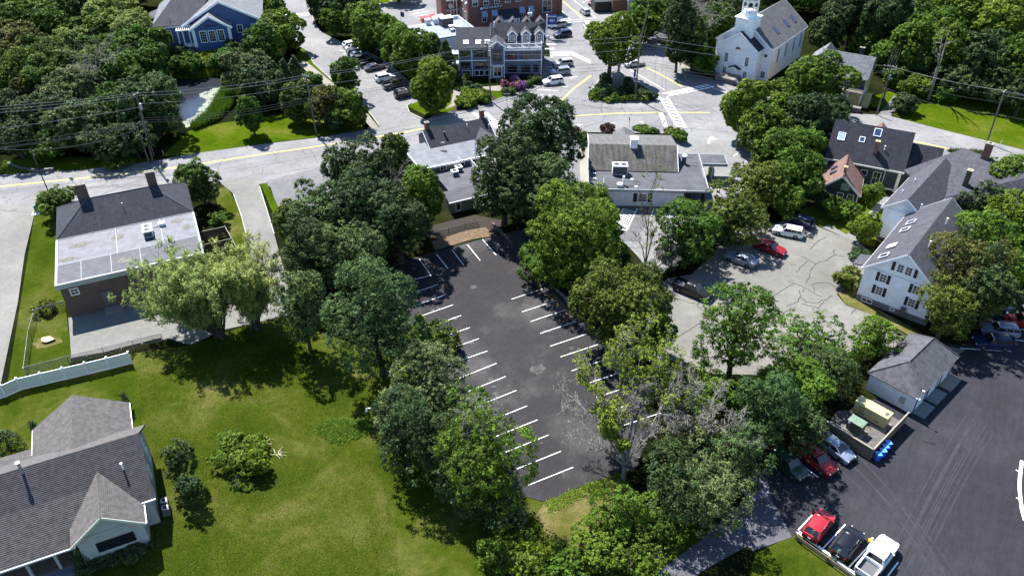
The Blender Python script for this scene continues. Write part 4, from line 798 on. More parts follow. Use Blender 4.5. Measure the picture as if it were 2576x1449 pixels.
# entrance tower gable
B.slab('roof', M_rslate, [(6.6, -2.0, 7.1), (8.5, -2.0, 8.5), (8.5, 2.6, 8.5), (6.6, 2.6, 7.1)], .14); B.slab('roof', M_rslate, [(8.5, -2.0, 8.5), (10.4, -2.0, 7.1), (10.4, 2.6, 7.1), (8.5, 2.6, 8.5)], .14)
MB().extr([(7, -1.6, 7.2), (10, -1.6, 7.2), (8.5, -1.6, 8.3)], (0, .1, 0)).build('gable_wall', M_wslate, B.o)
m = MB(); m.bar((6.6, -2.03, 7.0), (8.5, -2.03, 8.4), .07, .26).bar((10.4, -2.03, 7.0), (8.5, -2.03, 8.4), .07, .26).box(6.6, 7.2, -2.0, -1.5, 6.75, 6.95).box(9.8, 10.4, -2.0, -1.5, 6.75, 6.95); m.build('rake_board', M_trim, B.o)
T = (0, -1.6, 1, 0); B.win(T, 8.5, 5.2, 1.5, 2.2, 2, 2, M_black, fw=.08); B.win(T, 8.5, 1.55, 1.7, 2.1, 2, 2, fw=.2)
F1 = (0, 0, 1, 0); F2 = (0, -.4, 1, 0)
for a_, w_ in ((1.4, 1.9), (4.4, 1.9), (6.3, .9)): B.win(F1, a_, 5.1, w_, 1.4, 2, 1, M_black, fw=.06)
for a_, w_ in ((1.5, 1.9), (4.5, 1.9), (6.4, .9)): B.win(F1, a_, 2.6, w_, 1.3, 2, 1, M_black, fw=.06)
for a_, w_ in ((1.5, 1.7), (3.9, .9), (4.9, .8), (6.3, 1.1)): B.win(F1, a_, .75, w_, 1.1, 2 if w_ > 1.5 else 1, 1)
for z_ in (4.6, 1.7):
    for a_, w_ in ((11.8, 1.9), (14.8, 1.9), (17.1, .9)): B.win(F2, a_, z_, w_, 1.4, 2, 1, M_black, fw=.06)
for a_ in (1.0,): B.win((L, -.4, 0, 1), a_+1, 4.7, .9, 1.3, 1, 1, M_black); B.win((L, -.4, 0, 1), a_+1, 1.4, 1.0, 2.0, 1, 1)
for xx in (1.7, 4.4, 6.4): B.skylight((xx, 1.5, h+.1+1.8*.44+.04), (0, 1, .44), 1.0, 1.0, plain('pale_skylight', (.45, .5, .56), .2) if xx == 1.7 else MATS.get('pale_skylight', M_trim))
B.pipe(8.0, 4.8, 9.2, 1.2, .08); B.box('hedge_wall', M_shut, 10.2, 16.5, -1.0, -.6, 0, .7)
# side stair balcony
m = MB(); m.box(-1.9, -.1, .2, 2.2, 5.0, 5.1).box(-1.9, -.1, .2, .28, 5.9, 6.0).box(-1.95, -1.85, .2, 2.2, 5.9, 6.0).box(-1.95, -1.8, .15, .3, 0, 6.1).box(-1.95, -1.8, 2.1, 2.25, 0, 6.1).box(-1.9, -.1, .2, 2.2, 2.7, 2.8).box(-1.9, -.1, .2, .28, 3.6, 3.7)
for k in range(9): m.box(-1.85+k*.2, -1.80+k*.2, .22, .26, 5.1, 5.9)
m.build('stair_balcony', M_trim, B.o)
# roof antenna mast
m = MB(); m.tube((16.0, 7.5, rz-.8), (16.0, 7.5, rz+2.4), .07).box(15.6, 16.4, 7.4, 7.6, rz+1.2, rz+1.5).box(16.3, 16.6, 7.3, 7.7, rz+.9, rz+1.6); m.build('antenna_mast', M_trim, B.o)

# ---- low flat-roofed building behind the street trees
B = Bld('flat_roof_shop', 'low white block with pale flat roof carrying many vents, beside the slate blue office', 'building', -20.9, 184.8, 24.5)
B.box('wall', M_trim, 0, 13.8, 0, 11.5, 0, 3.6); B.box('roof', M_meml, -.15, 13.95, -.15, 11.65, 3.6, 3.8); m = MB(); m.box(3.1, 3.16, 0, 11, 3.8, 3.82).box(8, 8.06, 0, 11, 3.8, 3.82).box(0, 13.8, 5, 5.06, 3.8, 3.82); m.build('roof_seam', M_grey, B.o)
m = MB(); m.box(13.8, 14.0, -.2, 11.7, 3.8, 4.6).box(8, 13.8, 11.5, 11.7, 3.8, 4.6); m.build('parapet', M_trim, B.o)
for (xx, yy, ww, dd, hh, mt) in ((1.6, 7.2, 1.0, 1.0, .9, M_grey), (5.5, 10.5, 1.2, 1.0, 1.2, M_trim), (7.4, 10.2, 1.2, 1.0, 1.2, M_trim), (9.4, 8.0, 3.0, 2.0, 1.9, M_grey), (8.5, 9.7, 1.6, 1.6, 1.9, M_trim), (9.3, 4.0, 1.2, 1.0, 1.0, M_grey), (9.0, 2.9, .8, .6, .6, M_metal), (10.8, 4.5, .9, .7, .5, M_grey)):
    x, y, z = B.w(xx, yy, 3.8); t = thing('rooftop_ac_unit', {1.6: 'small dark cube vent at the left end of the pale flat roof', 5.5: 'left one of two white hooded vents at the back of the pale flat roof', 7.4: 'right one of two white hooded vents at the back of the pale flat roof', 9.4: 'largest grey box unit on the pale flat roof, in its middle', 8.5: 'tall white unit behind the largest grey box on the pale flat roof', 9.3: 'dark cube unit in front of the largest grey box on the pale flat roof', 9.0: 'small metal duct at the front right of the pale flat roof', 10.8: 'low grey vent right of the dark cube unit on the pale flat roof'}[xx], 'air conditioner', (x, y, z), B.rot)
    MB().box(-ww/2, ww/2, -dd/2, dd/2, 0, hh).build('casing', mt, t); MB().box(-ww/2-.08, ww/2+.08, -dd/2-.08, dd/2+.08, hh, hh+.12).build('lid', M_trim, t)
t = thing('flagpole', 'dark flag on a short pole above the pale flat roof', 'flag', (*Q(1181, 130, 0), 0)); MB().tube((0, 0, 0), (0, 0, 8), .05, .04).build('pole', M_metal, t); MB().extr([(0.05, 0, 7.9), (.9, .1, 7.6), (.8, .2, 6.4), (.05, 0, 6.7)], (0, .02, 0)).build('flag', M_signb, t)

# ---- red brick mill
B = Bld('brick_mill', 'tall red brick mill with white-edged roof, tall windows and a restaurant sign', 'building', -10.6, 204.5, 19.0)
L = 24; hh = 9.0
B.box('wall', M_mill, 0, L, 0, 13, 0, hh); B.box('roof', M_meml, -.2, L+.2, -.2, 13.2, hh, hh+.2); B.box('cornice', M_trim, -.25, L+.25, -.25, -.1, hh-.25, hh+.25); B.box('cornice', M_trim, -.25, -.1, -.1, 13, hh-.25, hh+.25)
F = (0, 0, 1, 0); S = (0, 13, 0, -1)
for k in range(5): B.win(F, 1.9+k*2.9, 6.9, 1.3, 2.5, 2, 2, shade=.75 if k < 2 else .5)
for k in range(4): B.win(F, 18+k*2.2, 7.2, 1.2, 1.6, 2, 2)
B.win(F, 21.5, 3.6, 2.4, 3.0, 2, 2)
for k in range(4): B.win(S, 1.8+k*3.0, 6.9, 1.2, 2.4, 2, 2, shade=.4); B.win(S, 1.8+k*3.0, 2.6, 1.3, 2.2, 2, 2)
B.box('sign_board', M_black, 3.0, 9.4, -.12, 0, 4.55, 5.35); text(B, 'RESTAURANT', M_trim, .85, (6.6, -.14, 4.93), (math.pi/2, 0, 0), B.o, 'lettering', .02); MB().box(3.15, 3.85, -.2, -.12, 4.6, 5.1).build('emblem', M_trim, B.o)
B.box('porch', M_trim, 8.6, 12.8, -3.2, 0, 0, 2.6); B.slab('porch_roof', M_rnavy, [(8.3, -3.5, 2.6), (13.1, -3.5, 2.6), (13.1, 0, 4.0), (8.3, 0, 4.0)], .15); B.win((0, -3.2, 1, 0), 11.9, 1.3, .9, 1.6); B.box('porch_door', M_black, 10, 11, -3.26, -3.2, 0, 2.1)
for xx in (4.2, 6.9, 14.4, 16.9): B.slab('awning', M_awn, [(xx-.75, -1.1, 2.9), (xx+.75, -1.1, 2.9), (xx+.75, -.02, 4.1), (xx-.75, -.02, 4.1)], .06); B.win(F, xx, 2.2, 1.1, 1.6)
B.box('wall', M_mill, L, L+3, 3, 10, 0, 4.6); B.box('ramp_wall', M_trim, 20, 24.5, -3.5, -3.3, 0, 1.5)
B.box('wall', M_mill, -5.0, 0, 8.0, 13, 0, 8); m = MB()
for k in range(3): m.tube((-1.2-k*.8, 6.5, 0), (-1.2-k*.8, 6.5, 7.5), .14)
m.box(-4, -.6, 6.2, 7.6, 3.2, 3.4).box(-4, -.6, 6.2, 7.6, 5.6, 5.8).box(-3.5, -2.5, 5.6, 6.2, 4, 5); m.build('exhaust_ducts', M_metal, B.o)

# ---- blue library
B = Bld('library', 'blue clapboard library with grey roofs and two white-trimmed front gables', 'building', -82.0, 183.3, 13.8)
L = 24.0; h = 8.0
B.box('wall', M_wblue, 0, L, 0, 17, 0, h)
B.slab('roof', M_rslate, [(-.4, -.4, h), (8.6, -.4, h), (12.8, 6.2, h+4.0), (4.3, 6.2, h+4.0)], .18); B.slab('roof', M_rlight, [(-.4, -.4, h), (4.3, 6.2, h+4.0), (4.3, 13, h+4.0), (-.4, 18, h)], .18)
B.box('roof_deck', M_meml, 4.3, 12.4, 6.2, 13, h+3.8, h+4.05)
gx0, gx1, ga = 6.6, L, 4.75; gm = (gx0+gx1)/2
B.slab('roof', M_rlight, [(gx0-.4, -.5, h-.2), (gm, -.5, h+ga), (gm, 18, h+ga), (gx0-.4, 18, h-.2)], .2); B.slab('roof', M_rlight, [(gm, -.5, h+ga), (gx1+.4, -.5, h-.2), (gx1+.4, 18, h-.2), (gm, 18, h+ga)], .2)
MB().extr([(gx0, 0, h), (gx1, 0, h), (gm, 0, h+ga-.25)], (0, .15, 0)).build('gable_wall', M_wblue, B.o)
m = MB(); m.bar((gx0-.4, -.55, h-.4), (gm, -.55, h+ga-.2), .1, .5).bar((gx1+.4, -.55, h-.4), (gm, -.55, h+ga-.2), .1, .5).box(gx1-.2, gx1+.6, -.5, .3, h-.7, h-.3); m.build('rake_board', M_trim, B.o)
b0, b1, by = 8.6, 17.0, -3.4; bm = (b0+b1)/2
B.box('wall', M_wblue, b0, b1, by, 0, 0, h-.3)
B.slab('roof', M_rlight, [(b0-.5, by-.5, h-.35), (bm, by-.5, h+2.55), (bm, 1, h+2.55), (b0-.5, 1, h-.35)], .2); B.slab('roof', M_rlight, [(bm, by-.5, h+2.55), (b1+.5, by-.5, h-.35), (b1+.5, .2, h-.35), (bm, 1, h+2.55)], .2)
MB().extr([(b0, by, h-.3), (b1, by, h-.3), (bm, by, h+2.3)], (0, .15, 0)).build('gable_wall', M_wblue, B.o)
m = MB(); m.bar((b0-.5, by-.55, h-.5), (bm, by-.55, h+2.35), .1, .45).bar((b1+.5, by-.55, h-.5), (bm, by-.55, h+2.35), .1, .45); m.build('rake_board', M_trim, B.o)
for (x0_, x1_, yy) in ((b0-.1, b0+.6, by), (b1-.6, b1+.1, by), (-.1, .6, 0), (L-.5, L+.1, 0)): B.box('pilaster', M_trim, x0_, x1_, yy-.14, yy, 3.6, h-.35)
B.box('pilaster', M_trim, -.12, 0, 0, .7, 3.6, h-.3); B.box('frieze', M_trim, .6, 8.6, -.15, 0, h-.55, h-.15)
F = (0, by, 1, 0)
for k in range(3): B.win(F, bm-1.95+k*1.95, h-2.15, 1.3, 2.4, 3, 4, fw=.16)
text(B, 'LIBRARY', M_black, .75, (bm+.2, by-.04, h+.25), (math.pi/2, 0, 0), B.o, 'lettering', .02)
F0 = (0, 0, 1, 0)
for a_ in (2.95, 18.9, 22.2): B.win(F0, a_, h-2.0, 1.05, 1.6, 2, 2, fw=.15)
for a_ in (2.95, 5.0, 6.6, 7.8): B.win(F0, a_, 2.0, 1.0, 1.3, 2, 2)
for a_ in (10.9, 12.8, 14.7): B.win(F, a_, 2.0, 1.0, 1.2, 2, 2)
for xx in (5.2, 6.3, 7.7):
    B.box('pergola_post', M_trim, xx-.12, xx+.12, -2.1, -1.86, 3.6, h-.9)
B.box('pergola_beam', M_trim, 4.9, 8.4, -2.1, -1.9, h-.9, h-.7); B.box('porch_floor', M_trim, 4.9, 8.5, -2.1, -.05, 3.4, 3.6); B.box('porch_wall', M_wblue, 4.9, 8.5, -2.0, -.05, 0, 3.4)
for k in range(8): B.box('pergola_slat', M_trim, 5.0+k*.46, 5.12+k*.46, -2.6, -.1, h-.7, h-.5)
for k in range(12): MB().tube((3.0+k*.42, .6+.3*(k % 2), h+.55), (3.0+k*.42, .6+.3*(k % 2), h+.8), .06).build('snow_guard', M_black, B.o)
B.slab('porch_roof', M_rslate, [(-3.2, 11, 6.2), (-.2, 11, 7.2), (-.2, 18, 7.2), (-3.2, 18, 6.2)], .15)

# ---- white church
B = Bld('white_church', 'white clapboard church with grey roof and an open arched bell tower', 'church', 45.95, 172.3, -38.5)
W = 8.8; h = 7.35; r = 3.1; yf = 2.8; s2 = 1.9; h2 = 7.4; r2 = 4.8; D = 19.2
B.box('wall', M_wwhite, 0, W, 0, yf, 0, h); B.box('wall', M_wwhite, -s2, W+s2, yf, yf+D, 0, h2)
B.gable(0, W, 0, yf+.3, h, r, 'y', M_rnavy, M_wwhite, .35, ends=(1, 0)); B.gable(-s2, W+s2, yf, yf+D, h2, r2, 'y', M_rgrey, M_wwhite, .35)
F = (0, 0, 1, 0)
for a_ in (2.0, W-2.0): B.win(F, a_, 4.4, .75, 1.9, 2, 6, M_trim); B.win(F, a_, 1.6, .7, 1.2, 2, 4, M_trim)
arch = MB(); n_ = 12
for k in range(n_): a0, a1 = math.pi*k/n_, math.pi*(k+1)/n_; arch.extr([(W/2+.62*math.cos(a0), -.03, 6.6+.62*math.sin(a0)), (W/2+.62*math.cos(a1), -.03, 6.6+.62*math.sin(a1)), (W/2+.76*math.cos(a1), -.03, 6.6+.76*math.sin(a1)), (W/2+.76*math.cos(a0), -.03, 6.6+.76*math.sin(a0))], (0, -.08, 0))
arch.box(W/2-.76, W/2-.62, -.11, -.03, 3.3, 6.6).box(W/2+.62, W/2+.76, -.11, -.03, 3.3, 6.6).box(W/2-.76, W/2+.76, -.14, -.03, 3.2, 3.32).build('arched_frame', M_trim, B.o)
MB().extr([(W/2+.6*math.cos(math.pi*k/12), -.05, 6.6+.6*math.sin(math.pi*k/12)) for k in range(13)], (0, .04, 0)).build('fanlight', M_glass, B.o); B.box('shutter_panel', M_trim, W/2-.6, W/2+.6, -.05, 0, 3.35, 6.6)
B.box('door', M_trim, W/2-.75, W/2+.75, -.08, 0, .5, 2.4); B.slab('door_hood', M_rnavy, [(W/2-1.4, -.9, 2.6), (W/2, -.9, 3.15), (W/2, 0, 3.15), (W/2-1.4, 0, 2.6)], .12); B.slab('door_hood', M_rnavy, [(W/2, -.9, 3.15), (W/2+1.4, -.9, 2.6), (W/2+1.4, 0, 2.6), (W/2, 0, 3.15)], .12)
MB().extr([(W/2-1.25, -.8, 2.5), (W/2+1.25, -.8, 2.5), (W/2, -.8, 3.0)], (0, .8, 0)).build('hood_pediment', M_trim, B.o)
for xx in (W/2-1.0, W/2+1.0): B.box('hood_bracket', M_trim, xx-.08, xx+.08, -.6, 0, 1.9, 2.5)
R = (W+s2, yf, 0, 1)
for a_ in (4.5, 8.8, 13.2, 17): B.win(R, a_, 4.6, 1.0, 3.0, 2, 6, M_trim)
m = MB(); m.lathe(0, 0, [(.55, 0), (.55, .08)], 14); o = m.build('round_window', M_trim, B.o); o.location = (W+.95, yf-.06, 5.6); o.rotation_euler = (math.pi/2, 0, 0); g_ = MB().lathe(0, 0, [(.4, .05), (.4, .1)], 14).build('pane', M_glass, o)
B.win((W, yf, 1, 0), .95, 1.4, .9, 1.3, 2, 4)
for t_, z_ in ((.35, 0), (.65, 0), (.85, 0)): 
    yy = yf+D*t_; B.skylight((W/2+2*((W/2+s2)/3.2), yy, h2+r2*(1-2/3.2)+.03), (-1, 0, r2/(W/2+s2)), .9, 1.7, fr=M_grey)
# tower
tx0, tx1 = W/2-2.0, W/2+2.0; ty0, ty1 = .9, 4.9; tz = 12.9
B.box('tower', M_wwhite, tx0, tx1, ty0, ty1, h+.5, tz); B.box('tower_cornice', M_trim, tx0-.25, tx1+.25, ty0-.25, ty1+.25, tz, tz+.22)
cx, cy = W/2, (ty0+ty1)/2; bz = tz+.22
bel = MB().lathe(cx, cy, [(1.8, bz), (1.8, bz+.9), (1.86, bz+.9), (1.86, bz+1.0)], 8).build('belfry_base', M_wwhite, B.o)
for k in range(8):
    a0 = 2*math.pi*k/8; px, py = cx+1.7*math.cos(a0), cy+1.7*math.sin(a0); MB().tube((px, py, bz+.9), (px, py, bz+3.6), .16, .16, 8).build('column', M_trim, B.o)
ar = MB()
for k in range(8):
    a0, a1 = 2*math.pi*k/8, 2*math.pi*(k+1)/8; p = Vector((cx+1.7*math.cos(a0), cy+1.7*math.sin(a0), 0)); q = Vector((cx+1.7*math.cos(a1), cy+1.7*math.sin(a1), 0)); nrm = Vector((math.cos((a0+a1)/2), math.sin((a0+a1)/2), 0))
    for j in range(8):
        t0, t1 = j/8, (j+1)/8; z0, z1 = [bz+2.7+.5*math.sin(math.pi*max(0.0, min(1, t))) for t in (t0, t1)]
        ar.extr([tuple(p.lerp(q, t0)+Vector((0, 0, z0))-nrm*.1), tuple(p.lerp(q, t1)+Vector((0, 0, z1))-nrm*.1), tuple(p.lerp(q, t1)+Vector((0, 0, bz+3.7))-nrm*.1), tuple(p.lerp(q, t0)+Vector((0, 0, bz+3.7))-nrm*.1)], nrm*.2)
    ar.bar(tuple(p+Vector((0, 0, bz+1.5))), tuple(q+Vector((0, 0, bz+1.5))), .06, .08)
    for j in range(5): w_ = p.lerp(q, (j+.5)/5); ar.box(w_.x-.03, w_.x+.03, w_.y-.03, w_.y+.03, bz+1, bz+1.5)
ar.build('arcade', M_trim, B.o); MB().lathe(cx, cy, [(2.05, bz+3.7), (2.1, bz+3.9), (1.7, bz+4.0), (1.55, bz+4.8), (1.0, bz+5.5), (.1, bz+5.9)], 8).build('dome', M_metal, B.o)
MB().lathe(cx, cy, [(.5, bz+1.9), (.35, bz+2.3), (.2, bz+2.6), (.05, bz+2.7)], 12).build('bell', M_black, B.o)
B.corner([(0, 0), (W, 0), (-s2, yf), (W+s2, yf)], 0, h-.2, w=.22)
x, y, z = B.w(W/2+.6, -3.2); t = thing('church_steps', 'stone landing with dark steps below the church door', 'steps', (x, y, 0), B.rot); MB().box(-3.4, .9, -.2, 3.0, 0, 1.0).build('landing', M_stone, t); MB().box(-3.5, 1.0, -.3, 3.0, 1.0, 1.12).build('slab', M_conc, t)
for k in range(5): MB().box(.9+k*.36, 1.26+k*.36, -.1, 2.8, 0, 1.0-k*.2).build('step', M_gran, t)

# ---- yellow house
B = Bld('yellow_house', 'yellow clapboard house with pale grey roofs and white dormer windows', 'house', 62.85, 160.6, -31.6)
x1 = 11.2; x0 = 2.6
B.box('wall', M_wyel, 1.0, x1-.3, 0, 7.5, 0, 5.3); B.box('wall', M_wyel, 1.0, x1-.3, -1.6, 0, 0, 3.2)
B.slab('roof', M_rlight, [(x0-2.0, 0, 5.3), (x1, 0, 5.3), (x1, 3.9, 8.9), (x0-2.0, 3.9, 8.9)], .18); B.slab('roof', M_rlight, [(x0-2.0, 3.9, 8.9), (x1, 3.9, 8.9), (x1, 7.9, 5.2), (x0-2.0, 7.9, 5.2)], .18)
MB().extr([(x1-.4, 0, 5.3), (x1-.4, 7.5, 5.3), (x1-.4, 3.8, 8.7)], (.1, 0, 0)).build('gable_wall', M_wyel, B.o)
B.slab('roof', M_rslate, [(.8, -2.0, 3.0), (x1+.1, -2.0, 3.0), (x1-.3, .05, 3.7), (.8, .05, 3.7)], .14)
B.slab('roof', M_rlight, [(-4.5, 1, 3.2), (1, -1, 3.2), (1, 5, 5.2), (-4, 7, 5.2)], .15)
B.box('wall', M_wyel, -4.2, 1.0, 0, 7, 0, 3.1); B.box('upper_wall', M_rslate, 3.5, x1-.35, -.12, 0, 3.6, 5.2)
for a_ in (5.6, 7.3): B.win((0, -.12, 1, 0), a_, 4.45, .85, 1.25, 2, 2, fw=.13)
B.win((0, -1.6, 1, 0), 7.3, 1.9, 2.0, 1.5, 3, 3, fw=.16, shade=.6); B.corner([(x1-.3, -1.6), (x1-.3, 0)], 0, 3.1)
for a_ in (1.5, 3.2): B.win((x1-.3, 0, 0, 1), a_, 5.6, .7, 1.3); B.win((x1-.3, 0, 0, 1), a_+.5, 2, .9, 1.5)
# cross gable
B.slab('roof', M_rlight, [(-1.9, .2, 5.8), (.9, .2, 8.4), (.9, 10, 8.4), (-1.9, 10, 5.8)], .15); B.slab('roof', M_rslate, [(.9, .2, 8.4), (3.7, .2, 5.8), (3.7, 10, 5.8), (.9, 10, 8.4)], .15)
MB().extr([(-1.5, .5, 0), (3.3, .5, 0), (3.3, .5, 5.8), (.9, .5, 8.2), (-1.5, .5, 5.8)], (0, .2, 0)).build('gable_wall', M_wyel, B.o); m = MB(); m.bar((-1.9, .15, 5.7), (.9, .15, 8.3), .06, .25).bar((3.7, .15, 5.7), (.9, .15, 8.3), .06, .25); m.build('rake_board', M_trim, B.o)
B.chimney(8.0, 5.2, 7.5, 9.9, .9, .7, M_black, M_conc)
B.box('planter_wall', M_stone, 9.2, 11.8, -4.4, -3.4, 0, 1.0); m = MB()
for k in range(5): m.box(11.2, 12.6, 1.0-k*.5, 1.5-k*.5, 0, 2.2-k*.42)
m.build('side_stairs', M_tanp, B.o)

# ---- dark green complex with red-brown wing
B = Bld('green_house', 'dark green clapboard building with a big blue-black roof and cream trim', 'house', 54.11, 123.64, -26.3)
L = 12.57; h = 4.1; hd = 9.1/2; r = 4.6
B.slab('roof', M_rnavy, [(-.1, -.3, h), (L+.1, -.3, h), (L+.1, hd, h+r+.5), (-.1, hd, h+r+.5)], .2); B.slab('roof', M_rnavy, [(-.1, hd, h+r+.5), (L+.1, hd, h+r+.5), (L+.1, 2*hd+.3, h), (-.1, 2*hd+.3, h)], .2)
for xx in (.3, L-.45): MB().extr([(xx, .2, h-.1), (xx, 2*hd-.2, h-.1), (xx, hd, h+r+.2)], (.15, 0, 0)).build('gable_wall', M_wgreen, B.o)
B.box('wall', M_wgreen, .3, L-.3, .2, 2*hd-.2, 0, h-.1); B.box('eave_board', M_cream, -.1, L+.1, -.42, -.3, h-.3, h-.02); B.box('corner_board', M_cream, L-.75, L-.25, .05, .2, 0, h-.25); B.box('corner_board', M_cream, .25, .6, .05, .2, 0, h-.25); B.box('sill_board', M_cream, 6.5, L-.75, .1, .2, 0.25, .5)
F = (0, .2, 1, 0); B.win(F, 6.6, 2.5, .9, .9, 1, 1, M_cream); B.win(F, 8.7, 1.9, 1.1, 2.2, 2, 2, M_cream); B.box('downspout', M_cream, 9.75, 9.85, .08, .18, .4, h-.5)
sl = (0, hd+.3, r+.5); fz = lambda y: h+(y+.3)/(hd+.3)*(r+.5)
for (xx, yy, w_, h_, gm_) in ((1.6, 2.6, 1.0, 1.2, plain('bright_skylight', (.35, .45, .75), .1)), (4.9, 2.65, .7, .75, M_glassb), (7.0, 3.8, 1.0, 1.2, M_glassb)): B.skylight((xx, yy, fz(yy)+.02), (0, 1, (r+.5)/(hd+.3)), w_, h_, gm_)
B.chimney(7.4, 1.5, fz(1.2), fz(1.5)+1.9, .65, .55, M_mill, M_tanp); B.pipe(8.7, 1.9, fz(1.9)-.1, .8, .07)
# middle link
B.slab('roof', M_rnavy, [(L+.1, 1.2, h-.2), (17.6, 1.2, h-.2), (17.6, hd+.2, h+3.2), (L+.1, hd+.2, h+3.2)], .18); B.slab('roof', M_rnavy, [(L+.1, hd+.2, h+3.2), (17.6, hd+.2, h+3.2), (17.6, 2*hd, h-.2), (L+.1, 2*hd, h-.2)], .18); B.box('wall', M_wgreen, L-.3, 17.4, 1.6, 8.4, 0, h-.3); B.box('eave_board', M_cream, L+.1, 17.6, 1.08, 1.2, h-.5, h-.25)
B.slab('porch_roof', M_rred, [(5.6, 2*hd, 5.3), (7.4, 2*hd, 7.0), (7.4, 2*hd+3, 7.0), (5.6, 2*hd+3, 5.3)], .14); B.slab('porch_roof', M_rred, [(7.4, 2*hd, 7.0), (9.2, 2*hd, 5.3), (9.2, 2*hd+3, 5.3), (7.4, 2*hd+3, 7.0)], .14)
# red wing
B = Bld('red_roofed_wing', 'small dark green cottage wing with red-brown gable roof and grey gable hatch', 'house', 50.9, 116.3, -24.0)
W = 6.7; h = 2.3; r = 2.8
B.box('wall', M_wgreen, .35, W-.35, .4, 8.2, 0, h-.05); B.gable(.35, W-.35, .4, 8.2, h+.1, r-.1, 'y', M_rred, M_wgreen, .4, trim=M_cream, ends=(1, 0))
B.box('ridge_cap', plain('dark_ridge', (.12, .07, .06), .8), W/2-.12, W/2+.12, 0, 8, h+r-.05, h+r+.05); B.chimney(W/2+.1, 1.5, h+r-.3, h+r+.9, .45, .45, M_mill, M_tanp)
B.box('hatch', plain('grey_hatch', (.20, .24, .21), .6), W/2+.1, W/2+1.5, .32, .4, h+.1, h+1.4); F = (0, .4, 1, 0); B.win(F, W/2+.3, 1.1, .9, 1.3, 1, 2, M_cream); B.win(F, W/2+1.9, 1.1, .9, 1.3, 1, 2, M_cream); B.corner([(.35, .4), (W-.35, .4)], 0, h, M_cream)
for yy in (3.4, 5.2): B.skylight((W/4, yy, h+.1+r/2+.02), (1, 0, r/(W/2)), .5, 1.0, fr=M_grey)
B.chimney(W/2+.25, 1.1, 0, 0.1, .1, .1, M_mill) if False else None

# ---- white house (near) and white-gabled house behind
B = Bld('white_house', 'tall white clapboard house with slate roof, skylights and black shutters', 'house', 47.41, 88.5, -40.0)
W = 10.0; h = 5.4; r = 4.1; D = 19.0
B.box('wall', M_wwhite, .4, W-.4, .4, D-.4, .9, h+.2); B.box('foundation', M_found, .3, W-.3, .3, D-.3, 0, .9)
B.gable(.4, W-.4, .4, D-.4, h+.3, r-.2, 'y', M_rslate, M_wwhite, .4)
g_ = (r-.2)/(W/2-.4)
B.courses(M_coursec, [(W/2, 0, h+.1+r), (W/2, D, h+.1+r), (W, D, h-.05), (W, 0, h-.05)], .22, [c for c in B.o.children if c.name.startswith('roof')][1])
F = (0, .4, 1, 0)
for a_, z_ in ((2.9, 4.7), (2.9, 2.6), (7.2, 4.7), (7.2, 2.6)): B.win(F, a_, z_, .8, 1.2, 2, 3, shut=True)
for a_, sg in ((4.55, -1), (5.6, 1)):
    B.win(F, a_, 7.0, .75, 1.15, 2, 3); 
m = MB().box(3.45, 3.85, .33, .4, 6.35, 7.65).build('shutter', M_shut, B.o); MB().box(6.3, 6.7, .33, .4, 6.35, 7.65).build('shutter', M_shut, B.o)
B.box('gable_vent', M_trim, 4.55, 5.45, .34, .4, 8.0, 8.7); B.win((0, .3, 1, 0), 1.8, .5, 1.3, .5, 2, 1); B.box('meter_box', M_grey, 6.2, 6.9, -.1, .3, .3, 1.6); B.win((0, .3, 1, 0), 5.2, .6, .5, .3, 1, 1)
B.corner([(.4, .4)], .9, h+.1)
for yy, w_, gm_ in ((1.9, 0, M_glass), (5.0, 1, M_trim), (10.4, 0, M_glass), (13.0, 0, M_glass)): B.skylight((1.85, yy, h+.1+1.85*g_+.03), (1, 0, g_), .95, 1.15, gm_, lift=.1)
for yy in (5.0, 12.5): B.pipe(W/2+1.2, yy, h+.2+(W/2-1.2)*g_-.1, .9, .09)
B.pipe(W-.9, 9.8, h+.5, .5, .2, M_trim, False); B.pipe(W-.9, 6.2, h+.5, .5, .2, M_trim, False)
B.slab('porch_roof', M_rslate, [(-2.2, 4.0, 2.9), (.2, 4.0, 3.6), (.2, 7.2, 3.6), (-2.2, 7.2, 2.9)], .14); B.box('porch_post', M_trim, -2.1, -1.95, 4.1, 4.25, 0, 2.8); B.box('porch_post', M_trim, -2.1, -1.95, 6.9, 7.05, 0, 2.8)
B = Bld('rear_white_house', 'white gable-ended house with slate roof joining a wide shingled roof with brick chimneys', 'house', 56.04, 104.3, -41.0)
W = 6.4; h = 5.6; r = 2.2; D = 17.2
B.box('wall', M_wwhite, .3, W-.3, .3, D, .5, h+.1); B.box('foundation', M_stone, .35, W-.35, .35, D, 0, .5); B.gable(.3, W-.3, .3, D, h+.15, r, 'y', M_rslate, M_wwhite, .35, ends=(1, 0))
B.box('gable_vent', M_trim, 3.3, 4.3, .24, .3, h+.6, h+1.5); B.pipe(5.2, .15, h-.2, 2.4, .06); B.pipe(1.3, 4, h+.7, .8, .06); B.pipe(1.6, 8.5, h+.9, .8, .06); B.box('band', M_trim, .9, W-.3, .22, .3, h-.2, h-.1)
